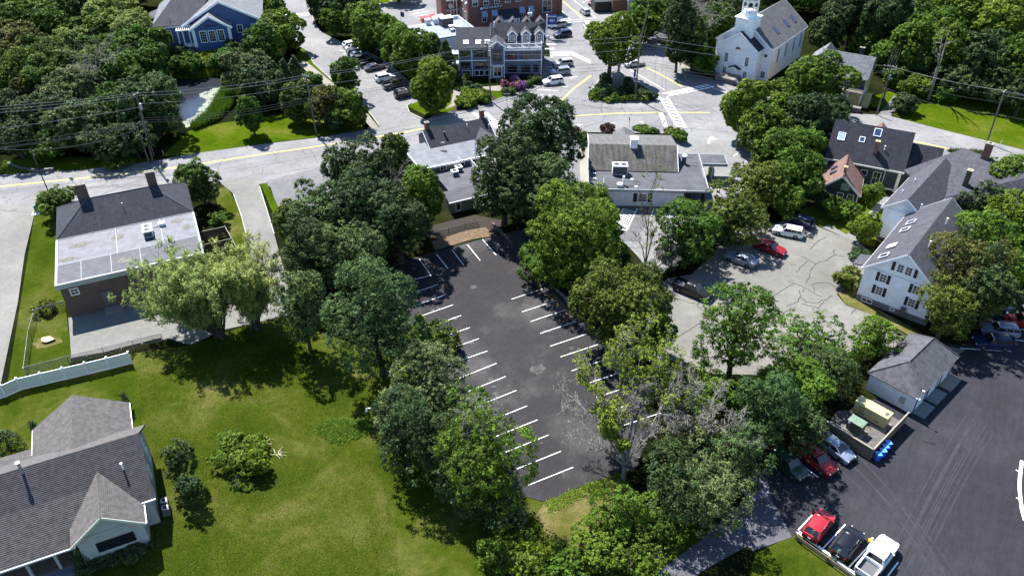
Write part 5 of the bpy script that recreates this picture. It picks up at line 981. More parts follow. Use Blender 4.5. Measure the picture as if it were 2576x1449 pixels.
# wide cross roof at the back, with big chimney
a_ = [B.l(2850, 430, 5.6), B.l(2920, 480, 5.6)]
p0 = B.l(2711, 463, 7.5); p1 = B.l(2766, 429, 8.6); p2 = B.l(2950, 480, 8.6); p3 = B.l(2880, 590, 5.6); p4 = B.l(2795, 560, 5.6); p5 = B.l(2700, 520, 5.6)
B.slab('cross_roof', M_rslate, [(-1.5, 13.5, h+.2), (5.4, 8.0, h-.4), (14.5, 14.2, h-.6), (15.5, 19.5, h+2.6), (4.5, 22.5, h+2.6)], .2); B.slab('cross_roof', M_rslate, [(4.5, 22.5, h+2.6), (15.5, 19.5, h+2.6), (16, 26, h-.5), (5, 28, h-.5)], .2)
B.box('wall', M_wwhite, 3.5, 14.8, 15, 25.8, 0, h-.6)
B.chimney(8.0, 21.2, h+1.8, h+5.0, 1.1, 1.0, M_mill, M_conc); B.chimney(7.8, 13.2, h-3.0, h+3.4, .7, .7, M_brick, M_tanp); B.pipe(11.8, 17.0, h+1.2, .7, .07, M_black)
B.box('flat_roof', M_meml, 6.6, 11.0, 9.5, 13.0, 3.4, 3.55); B.box('wall', M_wwhite, 6.6, 11.0, 9.6, 13.0, 0, 3.4)

# ---- garage with hip roof
B = Bld('white_garage', 'small white garage with hipped grey shingle roof beside the generator yard', 'garage', 42.27, 70.46, -47.8)
W = 6.2; D = 10.9; h = 2.65; r = 1.9; o_ = .35
B.box('wall', wb, .3, W-.3, .3, D-.3, 0, h-.1)
R = [(0, 0, h), (W, 0, h), (W, D, h), (0, D, h), (W/2, W/2, h+r), (W/2, D-W/2+1.6, h+r)]
for q in ((0, 1, 4), (1, 2, 5, 4), (2, 3, 5), (3, 0, 4, 5)):
    s_ = B.slab('roof', M_rslate, [R[k] for k in q], .14); B.courses(M_coursec, [R[k] for k in q], .26, s_)
m = MB()
for p, q in ((0, 4), (1, 4), (2, 5), (3, 5), (4, 5)): m.tube(Vector(R[p])+Vector((0, 0, .05)), Vector(R[q])+Vector((0, 0, .05)), .09, .09, 5)
m.build('ridge_cap', M_coursec, B.o)
S = (W-.3, 0, 0, 1)
for a_ in (2.0, 5.2, 8.6): B.box('garage_door', M_vinyl, W-.3, W-.24, a_-1.1, a_+1.1, 0, 2.1); m = MB(); m.box(W-.26, W-.2, a_-1.25, a_-1.1, 0, 2.2).box(W-.26, W-.2, a_+1.1, a_+1.25, 0, 2.2).box(W-.26, W-.2, a_-1.1, a_+1.1, 2.1, 2.25); m.build('door_frame', M_signb if a_ < 6 else M_grey, B.o)
B.box('apron', M_conc, W-.2, W+1.3, 7.4, 10.6, 0.0, .08); B.box('apron', M_found, W-.2, W+1.2, 3.9, 6.7, 0, .1); B.box('apron', M_found, W-.2, W+1.2, .6, 3.4, 0, .1)
B.box('meter_box', M_metal, 4.3, 4.9, .12, .3, .9, 1.7)
x, y, z = B.w(W-.1, .1, h-.05); t = thing('lamp_bracket', 'white floodlight bracket on the near corner of the garage roof', 'lamp', (x, y, z), B.rot); MB().tube((0, 0, 0), (.2, .1, 1.3), .03).build('arm', M_metal, t); MB().box(-.2, .25, -.12, .12, 0, .12).box(.1, .35, 0, .2, 1.3, 1.42).build('head', M_trim, t)

# ---- near house, bottom left
B = Bld('grey_shingled_house', 'sprawling house with brown-grey shingle roofs and pale grey clapboard walls', 'house', -53.67, 43.14, 25.0)
h = 4.1; r = 3.9; hd = 5.4; X1 = 20.0; X0 = -9
zr = h+r; sl = r/hd
B.box('wall', M_wpale, X1-12, X1-.4, .3, 2*hd-.3, 0, h); B.box('wall', M_wpale, X0, X1-12, .3, 2*hd-.3, 0, h)
MB().extr([(X1-.4, .3, h), (X1-.4, 2*hd-.3, h), (X1-.4, hd, zr-.2)], (-.12, 0, 0)).build('gable_wall', M_wpale, B.o)
rf = B.slab('roof', M_rbrown, [(X0, -.1, h-.07), (X1, -.1, h-.07), (X1, hd, zr), (X0, hd, zr)], .16)
yb_, zb_ = 2.24, h-.07+(2.24+.1)*sl; ye, ze = -1.75, h-.07+(-1.75+.1)*sl
B.courses(M_course, [(X0+10, yb_, zb_), (15.6, yb_, zb_), (15.6, hd, zr), (X0+10, hd, zr)], .19, rf); B.courses(M_course, [(15.6, -.1, h-.07), (X1, -.1, h-.07), (X1, hd, zr), (15.6, hd, zr)], .19, rf)
rf = B.slab('roof', M_rbrown, [(X0, hd, zr), (X1, hd, zr), (X1, 2*hd+.1, h-.07), (X0, 2*hd+.1, h-.07)], .16); B.courses(M_coursed, [(5, hd, zr), (X1, hd, zr), (X1, 2*hd+.1, h-.07), (5, 2*hd+.1, h-.07)], .22, rf)
rf = B.slab('porch_roof', M_rbrown, [(X0, ye, ze), (12.9, ye, ze), (12.9, yb_, zb_), (X0, yb_, zb_)], .18); B.courses(M_coursed, [(X0+10, ye, ze), (15.6, ye, ze), (15.6, yb_, zb_), (X0+10, yb_, zb_)], .19, rf)
MB().bar((X0, ye-.06, ze-.06), (12.4, ye-.06, ze-.06), .12, .14).build('gutter', M_trim, B.o); MB().bar((X1-1.2, -.2, h-.15), (X1+.05, -.2, h-.15), .12, .14).build('gutter', M_trim, B.o)
for xx in (3.2, 5.6, 8.0, 10.4): B.box('porch_post', M_wpale, xx-.13, xx+.13, -1.5, -1.24, 0, 2.8)
B.box('porch_floor', M_wood, X0, 12.2, -1.6, .3, 0, .25)
for a_ in (4.4, 6.8, 9.2): B.win((0, .3, 1, 0), a_, 1.6, 1.8, 1.6, 3, 2)
# front gable wing
fx0, fx1, fy0, fz0 = 12.3, 18.9, -2.75, 3.95
B.box('wall', M_wpale, fx0+.4, fx1-.4, fy0+.6, 2, 0, fz0+.1)
fm = (fx0+fx1)/2; fr_ = 2.55
for q in ([(fx0, fy0, fz0-.1), (fm, fy0, fz0+fr_), (fm, 3.4, fz0+fr_), (fx0, 3.4, fz0-.1)], [(fm, fy0, fz0+fr_), (fx1, fy0, fz0-.1), (fx1, 3.4, fz0-.1), (fm, 3.4, fz0+fr_)]):
    rf = B.slab('roof', M_rbrown, q, .15); B.courses(M_coursed, q, .19, rf)
MB().extr([(fx0+.4, fy0+.6, fz0), (fx1-.4, fy0+.6, fz0), (fm, fy0+.6, fz0+fr_-.35)], (0, .12, 0)).build('gable_wall', M_wpale, B.o)
for s_ in (fx0-.02, fx1+.02): MB().bar((s_, fy0-.03, fz0-.2), (fm, fy0-.03, fz0+fr_-.1), .06, .24).build('rake_board', M_cream, B.o)
MB().bar((fx1+.06, fy0, fz0-.15), (fx1+.06, .1, fz0-.15), .12, .14).build('gutter', M_trim, B.o)
F = (0, fy0+.6, 1, 0); B.win(F, fm+.2, 2.1, 3.3, 1.2, 3, 1, M_black, fw=.05)
Rt = (X1-.4, .3, 0, 1)
for a_, z_ in ((7.4, 4.2), (4.9, 2.6), (7.9, 2.2), (2.4, 2.2)): B.win(Rt, a_, z_, .8, 1.3, 2, 2)
B.pipe(7.4+2, hd-.4, zr-.5, 1.6, .14, M_metal); B.pipe(17.9, 2.9, h+2.0, .9, .08)
# back wing
bz = 3.0; bm = 13.5; bx0, bx1 = 8.6, 18.5; b1y = 16.6
q1 = [(bx0, 7.4, bz), (bm, 7.0, bz+3.2), (bm, b1y, bz+3.2), (bx0, b1y, bz)]; q2 = [(bm, 7.0, bz+3.2), (bx1, 7.4, bz), (bx1, b1y, bz), (bm, b1y, bz+3.2)]
for q in (q1, q2): rf = B.slab('roof', M_rbrown, q, .15); B.courses(M_coursed, q, .22, rf)
B.box('wall', M_wpale, bx0+.4, bx1-.4, 9, b1y-.4, 0, bz-.1); MB().extr([(bx0+.4, b1y-.4, bz), (bx1-.4, b1y-.4, bz), (bm, b1y-.4, bz+2.9)], (0, -.12, 0)).build('gable_wall', M_wpale, B.o)
B.box('gutter', M_trim, bx0-.1, bx0+.02, 12.5, b1y, bz-.2, bz-.05); B.box('gutter', M_trim, bx1-.02, bx1+.1, 11.5, b1y, bz-.2, bz-.05)
rf = B.slab('roof', M_rbrown, [(X0, 2*hd-.5, 3.6), (bx0+.6, 2*hd-.5, 3.6), (bx0+.6, 14.2, 2.5), (X0, 14.2, 2.5)], .14); B.box('wall', M_wpale, X0, 8.4, 2*hd-.3, 13.9, 0, 2.3)
for k in range(2):
    x, y, z = B.w(X1+.35, 1.0+k*1.0*-1+.9, 0.3); t = thing('condenser_unit', ('farther' if k == 0 else 'nearer') + ' of two fan condenser units on the right wall of the grey shingled house', 'air conditioner', (x, y, z), B.rot); MB().box(-.35, .35, -.4, .4, 0, .95).build('casing', M_grey, t); MB().lathe(0, 0, [(.3, .95), (.3, 1.0)], 14).build('fan_ring', M_trim, t); MB().lathe(0, 0, [(.24, 1.0), (.2, 1.02)], 14).build('fan_blade', M_black, t)

# ---- far buildings at the frame edges
B = Bld('brown_shed', 'brown wooden shed at the top edge beside the maroon car', 'shed', *Q(1793, 40)[:2], 8)
B.box('wall', plain('brown_boards', (.20, .10, .055), .8, .25, 3), 0, 5.0, 0, 6, 0, 3.6); B.slab('roof', M_rgrey, [(-.3, -.3, 3.5), (5.3, -.3, 3.5), (5.3, 3, 5.2), (-.3, 3, 5.2)], .15); B.box('wall', M_black, -4.5, 0, 1.2, 6, 0, 2.8); B.box('door', M_black, -1.5, -.5, 1.1, 1.2, 0, 2)
B = Bld('pale_clapboard_house', 'pale house edge with grey roof at the top edge right of the brown shed', 'house', *Q(1838, 42)[:2], 5)
B.box('wall', M_wpale, 0, 9, 0, 7, 0, 4.2); B.gable(0, 9, 0, 7, 4.2, 2.6, 'x', M_rlight, M_wpale, .4)
B = Bld('grey_porch_house', 'grey-green house with a shingled roof hidden behind the plaza trees at the top edge', 'house', *Q(1945, 62)[:2], -6)
B.box('wall', M_wpale, 0, 10, 0, 8, 0, 4.4); B.gable(0, 10, 0, 8, 4.4, 3.2, 'x', M_rgrey, M_wpale, .5); B.win((0, 0, 1, 0), 3, 2.4, .9, 1.4); B.win((0, 0, 1, 0), 6.5, 2.4, .9, 1.4)
B = Bld('woodland_shed', 'dark roof of a shed glimpsed among the trees at top left', 'shed', *Q(150, 130)[:2], 10)
B.box('wall', M_wpale, 0, 8, 0, 6, 0, 2.8); B.gable(0, 8, 0, 6, 2.8, 1.8, 'x', M_rslate, M_wpale, .4)
B = Bld('pale_roofed_house', 'pale roof of a house almost hidden by the feathery trees at top left', 'house', *Q(95, 78)[:2], 14)
B.box('wall', M_wpale, 0, 11, 0, 7, 0, 3.2); B.gable(0, 11, 0, 7, 3.2, 2.0, 'x', M_rlight, M_wpale, .4)
# ================================================================== TREES
def np_mesh(name, V, nper, tone, mat):
    """V: (n*nper,3) corners of separate faces"""
    n = len(V)//nper; me = bpy.data.meshes.new(name)
    me.vertices.add(len(V)); me.vertices.foreach_set('co', V.astype(np.float32).ravel())
    me.loops.add(len(V)); me.loops.foreach_set('vertex_index', np.arange(len(V), dtype=np.int32))
    me.polygons.add(n); me.polygons.foreach_set('loop_start', np.arange(n, dtype=np.int32)*nper)
    at = me.attributes.new('tone', 'FLOAT', 'POINT'); at.data.foreach_set('value', np.repeat(tone, nper).astype(np.float32))
    me.materials.append(mat); me.update(calc_edges=True); return me
def unit(v): return v/np.maximum(np.linalg.norm(v, axis=-1, keepdims=True), 1e-9)
def leaves(rng, cen, outw, tone, K, tr, leaf, flat=1.0, stretch=1.35, upb=0.5, vert=0.0, tri=True):
    n = len(cen); N = n*K
    c = np.repeat(cen, K, 0); o = np.repeat(outw, K, 0); t = np.repeat(tone, K)
    d = unit(rng.normal(size=(N, 3))+o*0.7+np.array([0, 0, upb])); rr = np.repeat(tr, K) if hasattr(tr, '__len__') else tr
    p = c+d*(rr*(rng.uniform(0.1, 1.0, N)**0.6+np.maximum(0, rng.normal(size=N)*.35)))[:, None]*np.array([1, 1, flat])
    nr = unit(d*0.9+o*0.3+rng.normal(size=(N, 3))*0.6+np.array([0, 0, upb*0.6]))
    a = rng.normal(size=(N, 3)); a[:, 2] -= vert*3; u = unit(a-nr*(a*nr).sum(1, keepdims=True)); w = np.cross(nr, u)
    s = leaf*1.22*rng.uniform(0.65, 1.3, N)[:, None]*0.5
    if tri: V = np.stack([p-u*s*stretch, p+w*s, p+u*s*stretch*0.9-w*s*0.3], 1).reshape(-1, 3); k = 3
    else: V = np.stack([p-u*s*stretch, p-w*s*0.8, p+u*s*stretch, p+w*s*0.8], 1).reshape(-1, 3); k = 4
    return V, k, np.clip(t+rng.normal(size=N)*0.16, 0, 1)
def crown(name, style, mat, r, rz, zc, leaf, seed, cov=1.0, nl=None):
    rng = np.random.default_rng(seed); surf = 4*math.pi*((((r*r)**1.6+2*(r*rz)**1.6)/3)**(1/1.6))
    if style == 'cone':
        n = int(surf*1.3/(0.40**2)*cov*0.5+60); h = rng.uniform(0, 1, n)**0.8; th = rng.uniform(0, 6.283, n); lob = 1+0.14*np.sin(th*5+h*9+seed)+0.06*rng.normal(size=n)
        rad = r*(1-h)**0.75*np.minimum(1, 0.55+h*6)*lob; o = unit(np.stack([np.cos(th), np.sin(th), np.full(n, .35)], 1))
        cen = np.stack([np.cos(th)*rad, np.sin(th)*rad, zc-rz+2*rz*h], 1); tr = 0.26+0.1*rng.random(n); tone = rng.uniform(0.1, 0.9, n); K = 7
        V, k, t = leaves(rng, cen, o, tone, K, tr, leaf*0.9, 1.5, 1.6, 0.6, 0.6); return np_mesh(name, V, k, t, mat)
    nl = nl or int(13+r*2.4)
    d = unit(rng.normal(size=(nl, 3))); d[:, 2] = d[:, 2]*0.9+0.12; d = unit(d)
    q = rng.uniform(0.45, 0.86, nl); lc = d*q[:, None]; lr = rng.uniform(0.20, 0.40, nl)
    lc = np.vstack([lc, [[0, 0, 0.1], [0, 0, -0.25]]]); lr = np.append(lr, [0.60, 0.55])
    tsz = dict(maple=0.62, fine=0.45, spread=0.75, willow=0.5, bush=0.34, hedge=0.22).get(style, .6)*(1.0 if r > 2.5 else 0.75)
    n = int(surf*1.5/(tsz**2)*0.56*cov)
    pool = n*3; li = rng.choice(len(lr), pool, p=lr**2/(lr**2).sum()); dd = unit(rng.normal(size=(pool, 3))+unit(lc[li]+1e-6)*0.55+np.array([0, 0, .25])); p = lc[li]+dd*(lr[li]*rng.uniform(.82, 1.05, pool))[:, None]
    dist = np.linalg.norm(p[:, None, :]-lc[None], axis=2)/lr[None]; dist[np.arange(pool), li] = 9
    keep = dist.min(1) > 0.78; p = p[keep][:n]; dd = dd[keep][:n]; li = li[keep][:n]
    p[:, 2] = np.where(p[:, 2] < -0.8, -0.8+(p[:, 2]+0.8)*0.3, p[:, 2])
    S = np.array([r, r, rz]); cen = p*S+np.array([0, 0, zc]); o = unit(dd/S*r)
    ltone = rng.uniform(0.25, 0.7, len(lr)); tone = np.clip(ltone[li]+rng.normal(size=len(p))*0.2, 0, 1); tr = tsz*rng.uniform(0.4, 1.3, len(p))*0.68
    K = int(max(5, min(20, 15*(tsz*0.62)**2*1.6/(leaf**2))))
    fl = dict(maple=.85, fine=.7, spread=.42, willow=1.9, bush=.9, hedge=.8).get(style, .8); vt = 1.0 if style == 'willow' else 0.0
    V, k, t = leaves(rng, cen, o, tone, K, tr, leaf, fl, 2.2 if style == 'willow' else 1.35, .5, vt)
    # sparse inner foliage so the crown has depth
    if cov > 0.6 and style not in ('willow', 'bush', 'hedge') and r > 1.6:
        ni = int(len(p)*0.5); di = unit(rng.normal(size=(ni, 3)))*rng.uniform(.15, .58, ni)[:, None]*S+np.array([0, 0, zc]); V2, k2, t2 = leaves(rng, di, np.zeros((ni, 3)), rng.uniform(.1, .6, ni), 2, .5, leaf*2.3)
        V = np.vstack([V, V2]); t = np.append(t, t2)
    return np_mesh(name, V, k, t, mat)
def branches(name, mat, segs, n=5):
    V = []; F = []
    for p, q, r0, r1 in segs:
        p = np.array(p, float); q = np.array(q, float); d = unit(q-p); a = np.cross(d, [0.3, 0.1, 1.0]); a = unit(a) if np.linalg.norm(a) > 1e-6 else np.array([1., 0, 0]); b = np.cross(d, a); i = len(V)
        for c, r in ((p, r0), (q, r1)):
            for k in range(n): t = 2*math.pi*k/n; V.append(tuple(c+(a*math.cos(t)+b*math.sin(t))*r))
        for k in range(n): l = (k+1) % n; F.append((i+k, i+l, i+n+l, i+n+k))
    me = bpy.data.meshes.new(name); me.from_pydata(V, [], F); me.materials.append(mat); me.update()
    for p_ in me.polygons: p_.use_smooth = True
    return me
def trunk_segs(rng, r, rz, zc, tw, limbs=6, stems=1, low=0.35):
    s = []; zt = zc+rz*0.15
    for st in range(stems):
        a = rng.uniform(0, 6.28); sp_ = 0 if stems == 1 else r*0.32; p = np.array([math.cos(a)*0.15*(stems > 1), math.sin(a)*0.15*(stems > 1), -0.1]); z1 = max(0.6, (zc-rz)*0.7+0.5); tw_ = tw if stems == 1 else tw*0.55
        q = np.array([math.cos(a)*sp_*.4+rng.normal()*.1, math.sin(a)*sp_*.4+rng.normal()*.1, z1]); s.append((p, q, tw_*1.35, tw_)); e = np.array([q[0]+math.cos(a)*sp_+rng.normal()*.25, q[1]+math.sin(a)*sp_+rng.normal()*.25, zt]); m = (q+e)/2+rng.normal(size=3)*.15
        s.append((q, m, tw_, tw_*.7)); s.append((m, e, tw_*.7, tw_*.35))
        for k in range(limbs):
            t = rng.uniform(0, 1); b = q+(e-q)*t; th = rng.uniform(0, 6.28); el = rng.uniform(.1, .9); f = np.array([math.cos(th)*math.cos(el)*r, math.sin(th)*math.cos(el)*r, math.sin(el)*rz])*rng.uniform(.55, .8); f = b*0.3+np.array([0, 0, zc])*.7+f; mid = (b+f)/2+np.array([0, 0, .3])
            s.append((b, mid, tw_*.38*(1.1-t*.5), tw_*.22)); s.append((mid, f, tw_*.22, .03))
            for j in range(2): g = mid+(f-mid)*rng.uniform(.2, .8)+rng.normal(size=3)*r*.16; s.append((mid+(f-mid)*.2*j, g, tw_*.12, .02))
    return s
FSTAT = {'tris': 0}
def tree(u, v, a, b, ty, label, style='maple', cb=1.2, name=None, cat='tree', group=None, cov=1.0, stems=1, leafk=1.0, share=None):
    global TI; TI += 1; f = CF; z = 4.0; gs = 1.14 if cat == 'tree' and a > 26 else 1.05; a *= gs; b *= gs; cb *= .55
    for _ in range(8):
        x, y = P(u, v, z); d = depth(x, y, z); hd_ = math.hypot(x, y); th = math.atan2(CH-z, hd_); r = a*d/f; H_ = b*d/f
        rz = math.sqrt(max((H_**2-(r*math.sin(th))**2), (0.35*H_)**2))/math.cos(th); rz = min(rz, 2.2*r+1.0); z = rz+cb
    px = d/801.0; leaf = min(max(0.15, min(.46, 1.7*px)), max(.16, r*.16))*leafk
    if share is not None and share in CACHE:
        cm_, tm_, R0, Z0, C0 = CACHE[share]; sx, sz = r/R0, rz/Z0
        t = thing(name or 'tree', label, cat, (x, y, 0), rnd.uniform(0, 6.28), group)
        c = link('crown', cm_, t); c.scale = (sx, sx, sz); c.location = (0, 0, z-C0*sz); k = link('trunk', tm_, t); k.scale = (sx, sx, z/C0); return t
    t = thing(name or 'tree', label, cat, (x, y, 0), 0, group)
    rng = np.random.default_rng(1000+TI); cov *= (1.0, .82, .93, 1.05)[TI % 4]
    me = crown('crown', style, LEAF[ty], r, rz, z, leaf, 50+TI, cov); FSTAT['tris'] += len(me.polygons)*2
    link('crown', me, t); tw = max(.06, r*.075)
    tm = branches('trunk', M_bark, trunk_segs(rng, r, rz, z, tw, 6 if stems == 1 else 4, stems) if style != 'cone' else [((0, 0, -.1), (0, 0, z+rz*.8), tw*1.2, .03)]); link('trunk', tm, t)
    if share is not None: CACHE[share] = (me, tm, r, rz, z)
    return t
TI = 0
T = tree
# --- centre left row between the road and the dark lot
T(868, 425, 52, 62, 'dark', 'dark maple nearest the road in the clump left of the taupe building', cb=2)
T(935, 440, 60, 72, 'dark', 'blackish maple behind the roadside clump, left of the olive-topped tree', cb=2)
T(992, 400, 45, 58, 'olive', 'olive-topped slender tree against the left edge of the taupe building roof', 'fine', cb=2)
T(1062, 495, 55, 85, 'mid', 'mid-green leafy tree hugging the left wall of the taupe building', cb=1.5)
T(735, 560, 40, 50, 'olive', 'small grey-olive tree at the grass strip between driveway and forecourt', 'fine', cb=.6)
T(800, 545, 75, 75, 'blue', 'broad blackish-green maple beside the pale driveway', cb=2)
T(900, 530, 88, 85, 'dark', 'large dark maple in the middle of the clump behind the driveway', cb=2.5)
T(1000, 560, 80, 85, 'dark', 'tall dark maple whose crown touches the low deck of the taupe building', cb=2.5)
T(775, 640, 82, 85, 'dark', 'dark maple with grey highlights at the end of the pale driveway', cb=2)
T(880, 650, 90, 88, 'blue', 'broad dark maple in front of the clump, behind the spiky bright-tipped maple', cb=2)
T(760, 775, 56, 95, 'blue', 'narrow blue-green tree left of the spiky maple, over the lawn edge', cb=1)
T(945, 805, 112, 135, 'blue', 'big spiky maple with silvery green tips at the upper left of the dark parking lot', cb=1.4)
T(1060, 856, 44, 58, 'lime', 'bright green pointed arborvitae at the left edge of the dark lot', 'cone', .1, 'arborvitae')
T(1105, 850, 45, 36, 'olive', 'low feathery shrub tree reaching over the stall lines beside the arborvitae', 'fine', .5)
T(1085, 985, 118, 105, 'grey', 'greyish-olive maple with dull crown, left of the stalls by the arborvitae', cb=1.3)
T(1015, 1085, 70, 95, 'dark', 'dark maple at the lawn edge with crown low over the grass', cb=1)
T(1195, 1060, 62, 82, 'mid', 'fresh green tree overhanging the middle stalls of the left row', cb=1.5)
T(1105, 1130, 92, 95, 'dark', 'dense dark maple in front of the dull greyish maple', cb=1.2)
T(1225, 1165, 105, 115, 'mid', 'green tree with bare grey twigs poking through its top, left stall row end', cb=1.2)
T(1145, 1215, 70, 68, 'blue', 'shaded bluish maple low on the lawn side of the twiggy green tree', cb=1)
T(1265, 1285, 72, 62, 'dark', 'deeply shaded tree at the lower left corner of the dark lot', cb=.8)
# --- centre behind and right of the taupe building
T(1352, 345, 100, 105, 'dark', 'tallest dark maple standing at the road between the taupe building and the bank', cb=2.5)
T(1268, 455, 88, 95, 'dark', 'dark maple overhanging the white deck chairs of the taupe building', cb=2.5)
T(1360, 480, 85, 90, 'blue', 'shaded maple between the two big dark maples and the bank drive', cb=2)
T(1500, 535, 52, 60, 'mid', 'dark green tree at the left corner of the bank back wall', cb=1.5)
T(1440, 590, 112, 118, 'bright', 'bright yellow-green maple at the head of the dark lot, left of the bank stalls', cb=1.5)
T(1400, 660, 85, 60, 'bright', 'low bright bough-heavy maple leaning over the right stall row head', cb=1.2)
T(1530, 630, 46, 62, 'mid', 'mid-green tree between the bright maple and the bank parking stalls', cb=1.5)
T(1555, 765, 108, 110, 'olive', 'large olive-green honey locust right of the dark lot stalls', 'fine', 1.5)
T(1640, 830, 62, 68, 'mid', 'lighter green ash at the edge of the tan lot next to the olive locust', 'fine', 1)
T(1625, 700, 44, 30, 'grey', 'dull grey-green scrub around the leafless trunks by the bank stalls', 'fine', .6)
T(1735, 585, 76, 72, 'mid', 'dark green maple behind the black pickup on the tan lot', cb=1.5)
T(1695, 640, 42, 36, 'dark', 'low dark tree shading the black pickup bed', cb=1)
T(1842, 535, 78, 64, 'olive', 'olive maple over the red car on the tan lot', cb=1.5)
T(1785, 585, 40, 36, 'dark', 'dark tree behind the silver sedan', cb=1.2)
T(1912, 462, 66, 56, 'olive', 'olive-brown tree behind the drive-through exit', cb=1.5)
T(1978, 505, 36, 38, 'bright', 'bright tree beside the white wagon on the tan lot', cb=1)
T(2012, 440, 58, 60, 'mid', 'mid-green tree left of the red-roofed wing', cb=1.5)
T(1880, 275, 50, 70, 'bright', 'light green roadside tree at the right edge of the plaza, opposite the crosswalk', 'fine', 1.5)
T(1910, 330, 62, 60, 'mid', 'green tree low on the right edge of the plaza below the light roadside one', cb=1.2)
T(1960, 280, 60, 65, 'mid', 'full green tree at the plaza edge in front of the yellow house', cb=1.5)
T(2045, 215, 82, 68, 'mid', 'broad tree directly in front of the yellow house', 'fine', 2)
T(2035, 300, 75, 68, 'dark', 'deep green tree below the broad one facing the yellow house', cb=1.5)
T(1975, 380, 70, 58, 'mid', 'green tree between the bank exit and the dark roofed house', cb=1.5)
T(2030, 370, 55, 50, 'bright', 'bright green tree touching the left side of the big blue-black roof', cb=1.5)
# --- around the tan lot and lower right
T(1855, 830, 90, 108, 'mid', 'upright green maple with visible trunk standing alone at the tan lot edge', cb=4)
T(2045, 865, 108, 72, 'mid', 'wide fine-leaved locust between the tan lot and the garage', 'spread', 2.0, cov=.8)
T(2200, 850, 56, 52, 'mid', 'rounded green tree touching the garage roof on its left', cb=1.2)
T(2080, 935, 62, 58, 'dark', 'dark green tree behind the tan generator', cb=1)
T(1995, 985, 84, 74, 'mid', 'green tree left of the generator yard, below the wide locust', 'fine', 1)
T(1930, 1040, 82, 100, 'blue', 'grey-tipped dense maple right of the bare dead tree', cb=1)
T(2030, 1080, 60, 60, 'dark', 'shaded tree above the dark red hatchback in the new lot', cb=.8)
T(1740, 975, 78, 52, 'bright', 'fern-like bright green tree at the foot of the tan lot', 'spread', .8)
T(1810, 1010, 62, 62, 'mid', 'soft green tree behind the bare upper twigs of the dead tree', 'fine', .8)
T(1755, 1110, 95, 82, 'grey', 'grey-green tree seen through the bleached twigs of the dead tree', cb=1.2)
T(1850, 1150, 72, 78, 'blue', 'bluish tree over the top of the shaded service path', cb=1)
T(1690, 1210, 92, 92, 'dark', 'dark maple directly right of the dead tree trunk', cb=1)
T(1780, 1245, 88, 90, 'grey', 'dense tree with silvery hanging leaves above the service path', cb=1)
T(1650, 1320, 72, 60, 'mid', 'green undergrowth tree at the dry grass strip below the dead tree', cb=.4)
T(1560, 1290, 62, 62, 'bright', 'bright green sapling clump at the right edge of the dry grass strip', 'fine', .2)
T(1510, 1375, 82, 66, 'bright', 'yellow-green bushy tree at the bottom edge, right of the round one', 'fine', .2)
T(1312, 1392, 78, 58, 'lime', 'rounded lime-green shrub tree at the bottom edge of the picture', 'fine', .1)
T(1238, 1405, 38, 44, 'mid', 'green bush at the bottom edge left of the rounded lime one', 'fine', .1)
T(1420, 1425, 60, 40, 'bright', 'low bright bushes at the bottom edge between the lime shrub and the yellow-green tree', 'fine', .1)
T(1615, 1405, 80, 55, 'mid', 'deep green bushy tree at the bottom edge beside the service path', cb=.3)
# --- right side
T(2425, 680, 92, 100, 'rust', 'brownish maple turning colour beside the tall white house gable', cb=1.5)
T(2385, 780, 58, 72, 'olive', 'lower olive-brown tree covering the right end of the white gable wall', cb=1)
T(2490, 620, 85, 80, 'bright', 'bright green maple right of the white house roof', cb=2)
T(2550, 550, 55, 70, 'lime', 'yellow-green maple at the right edge of the picture, middle height', cb=2)
T(2470, 510, 58, 52, 'dark', 'dark tree right of the second brick chimney', cb=2)
T(2535, 450, 62, 60, 'mid', 'mid-green tree at the right edge near the road crossing', cb=2)
T(2480, 730, 70, 88, 'dark', 'dark tree behind the brownish maple, over the parked cars', cb=1.5)
T(2550, 700, 62, 72, 'mid', 'shaded tree at the right edge above the parked cars', cb=2)
# --- shrubs by the green house
for (u, v, a, b, ty, lab) in ((2196, 488, 24, 26, 'bright', 'bright bush beside the glazed door of the green house'), (2105, 520, 34, 27, 'mid', 'green shrub under the red-roofed wing gable, left of two'), (2140, 535, 28, 25, 'mid', 'green shrub under the red-roofed wing gable, right of two'), (2178, 575, 36, 40, 'lime', 'airy yellow-green shrub at the bend of the gravel path'), (2130, 700, 32, 26, 'olive', 'brownish shrub at the left corner of the white house'), (2163, 712, 14, 13, 'lime', 'small lime bush at the base corner of the white house'), (2070, 500, 24, 22, 'dark', 'dark shrub left of the red-roofed wing'), (2165, 640, 30, 15, 'dark', 'low dark shrub in the shade of the white gable')):
    T(u, v, a, b, ty, lab, 'fine', .1, 'garden_shrub', 'shrub')
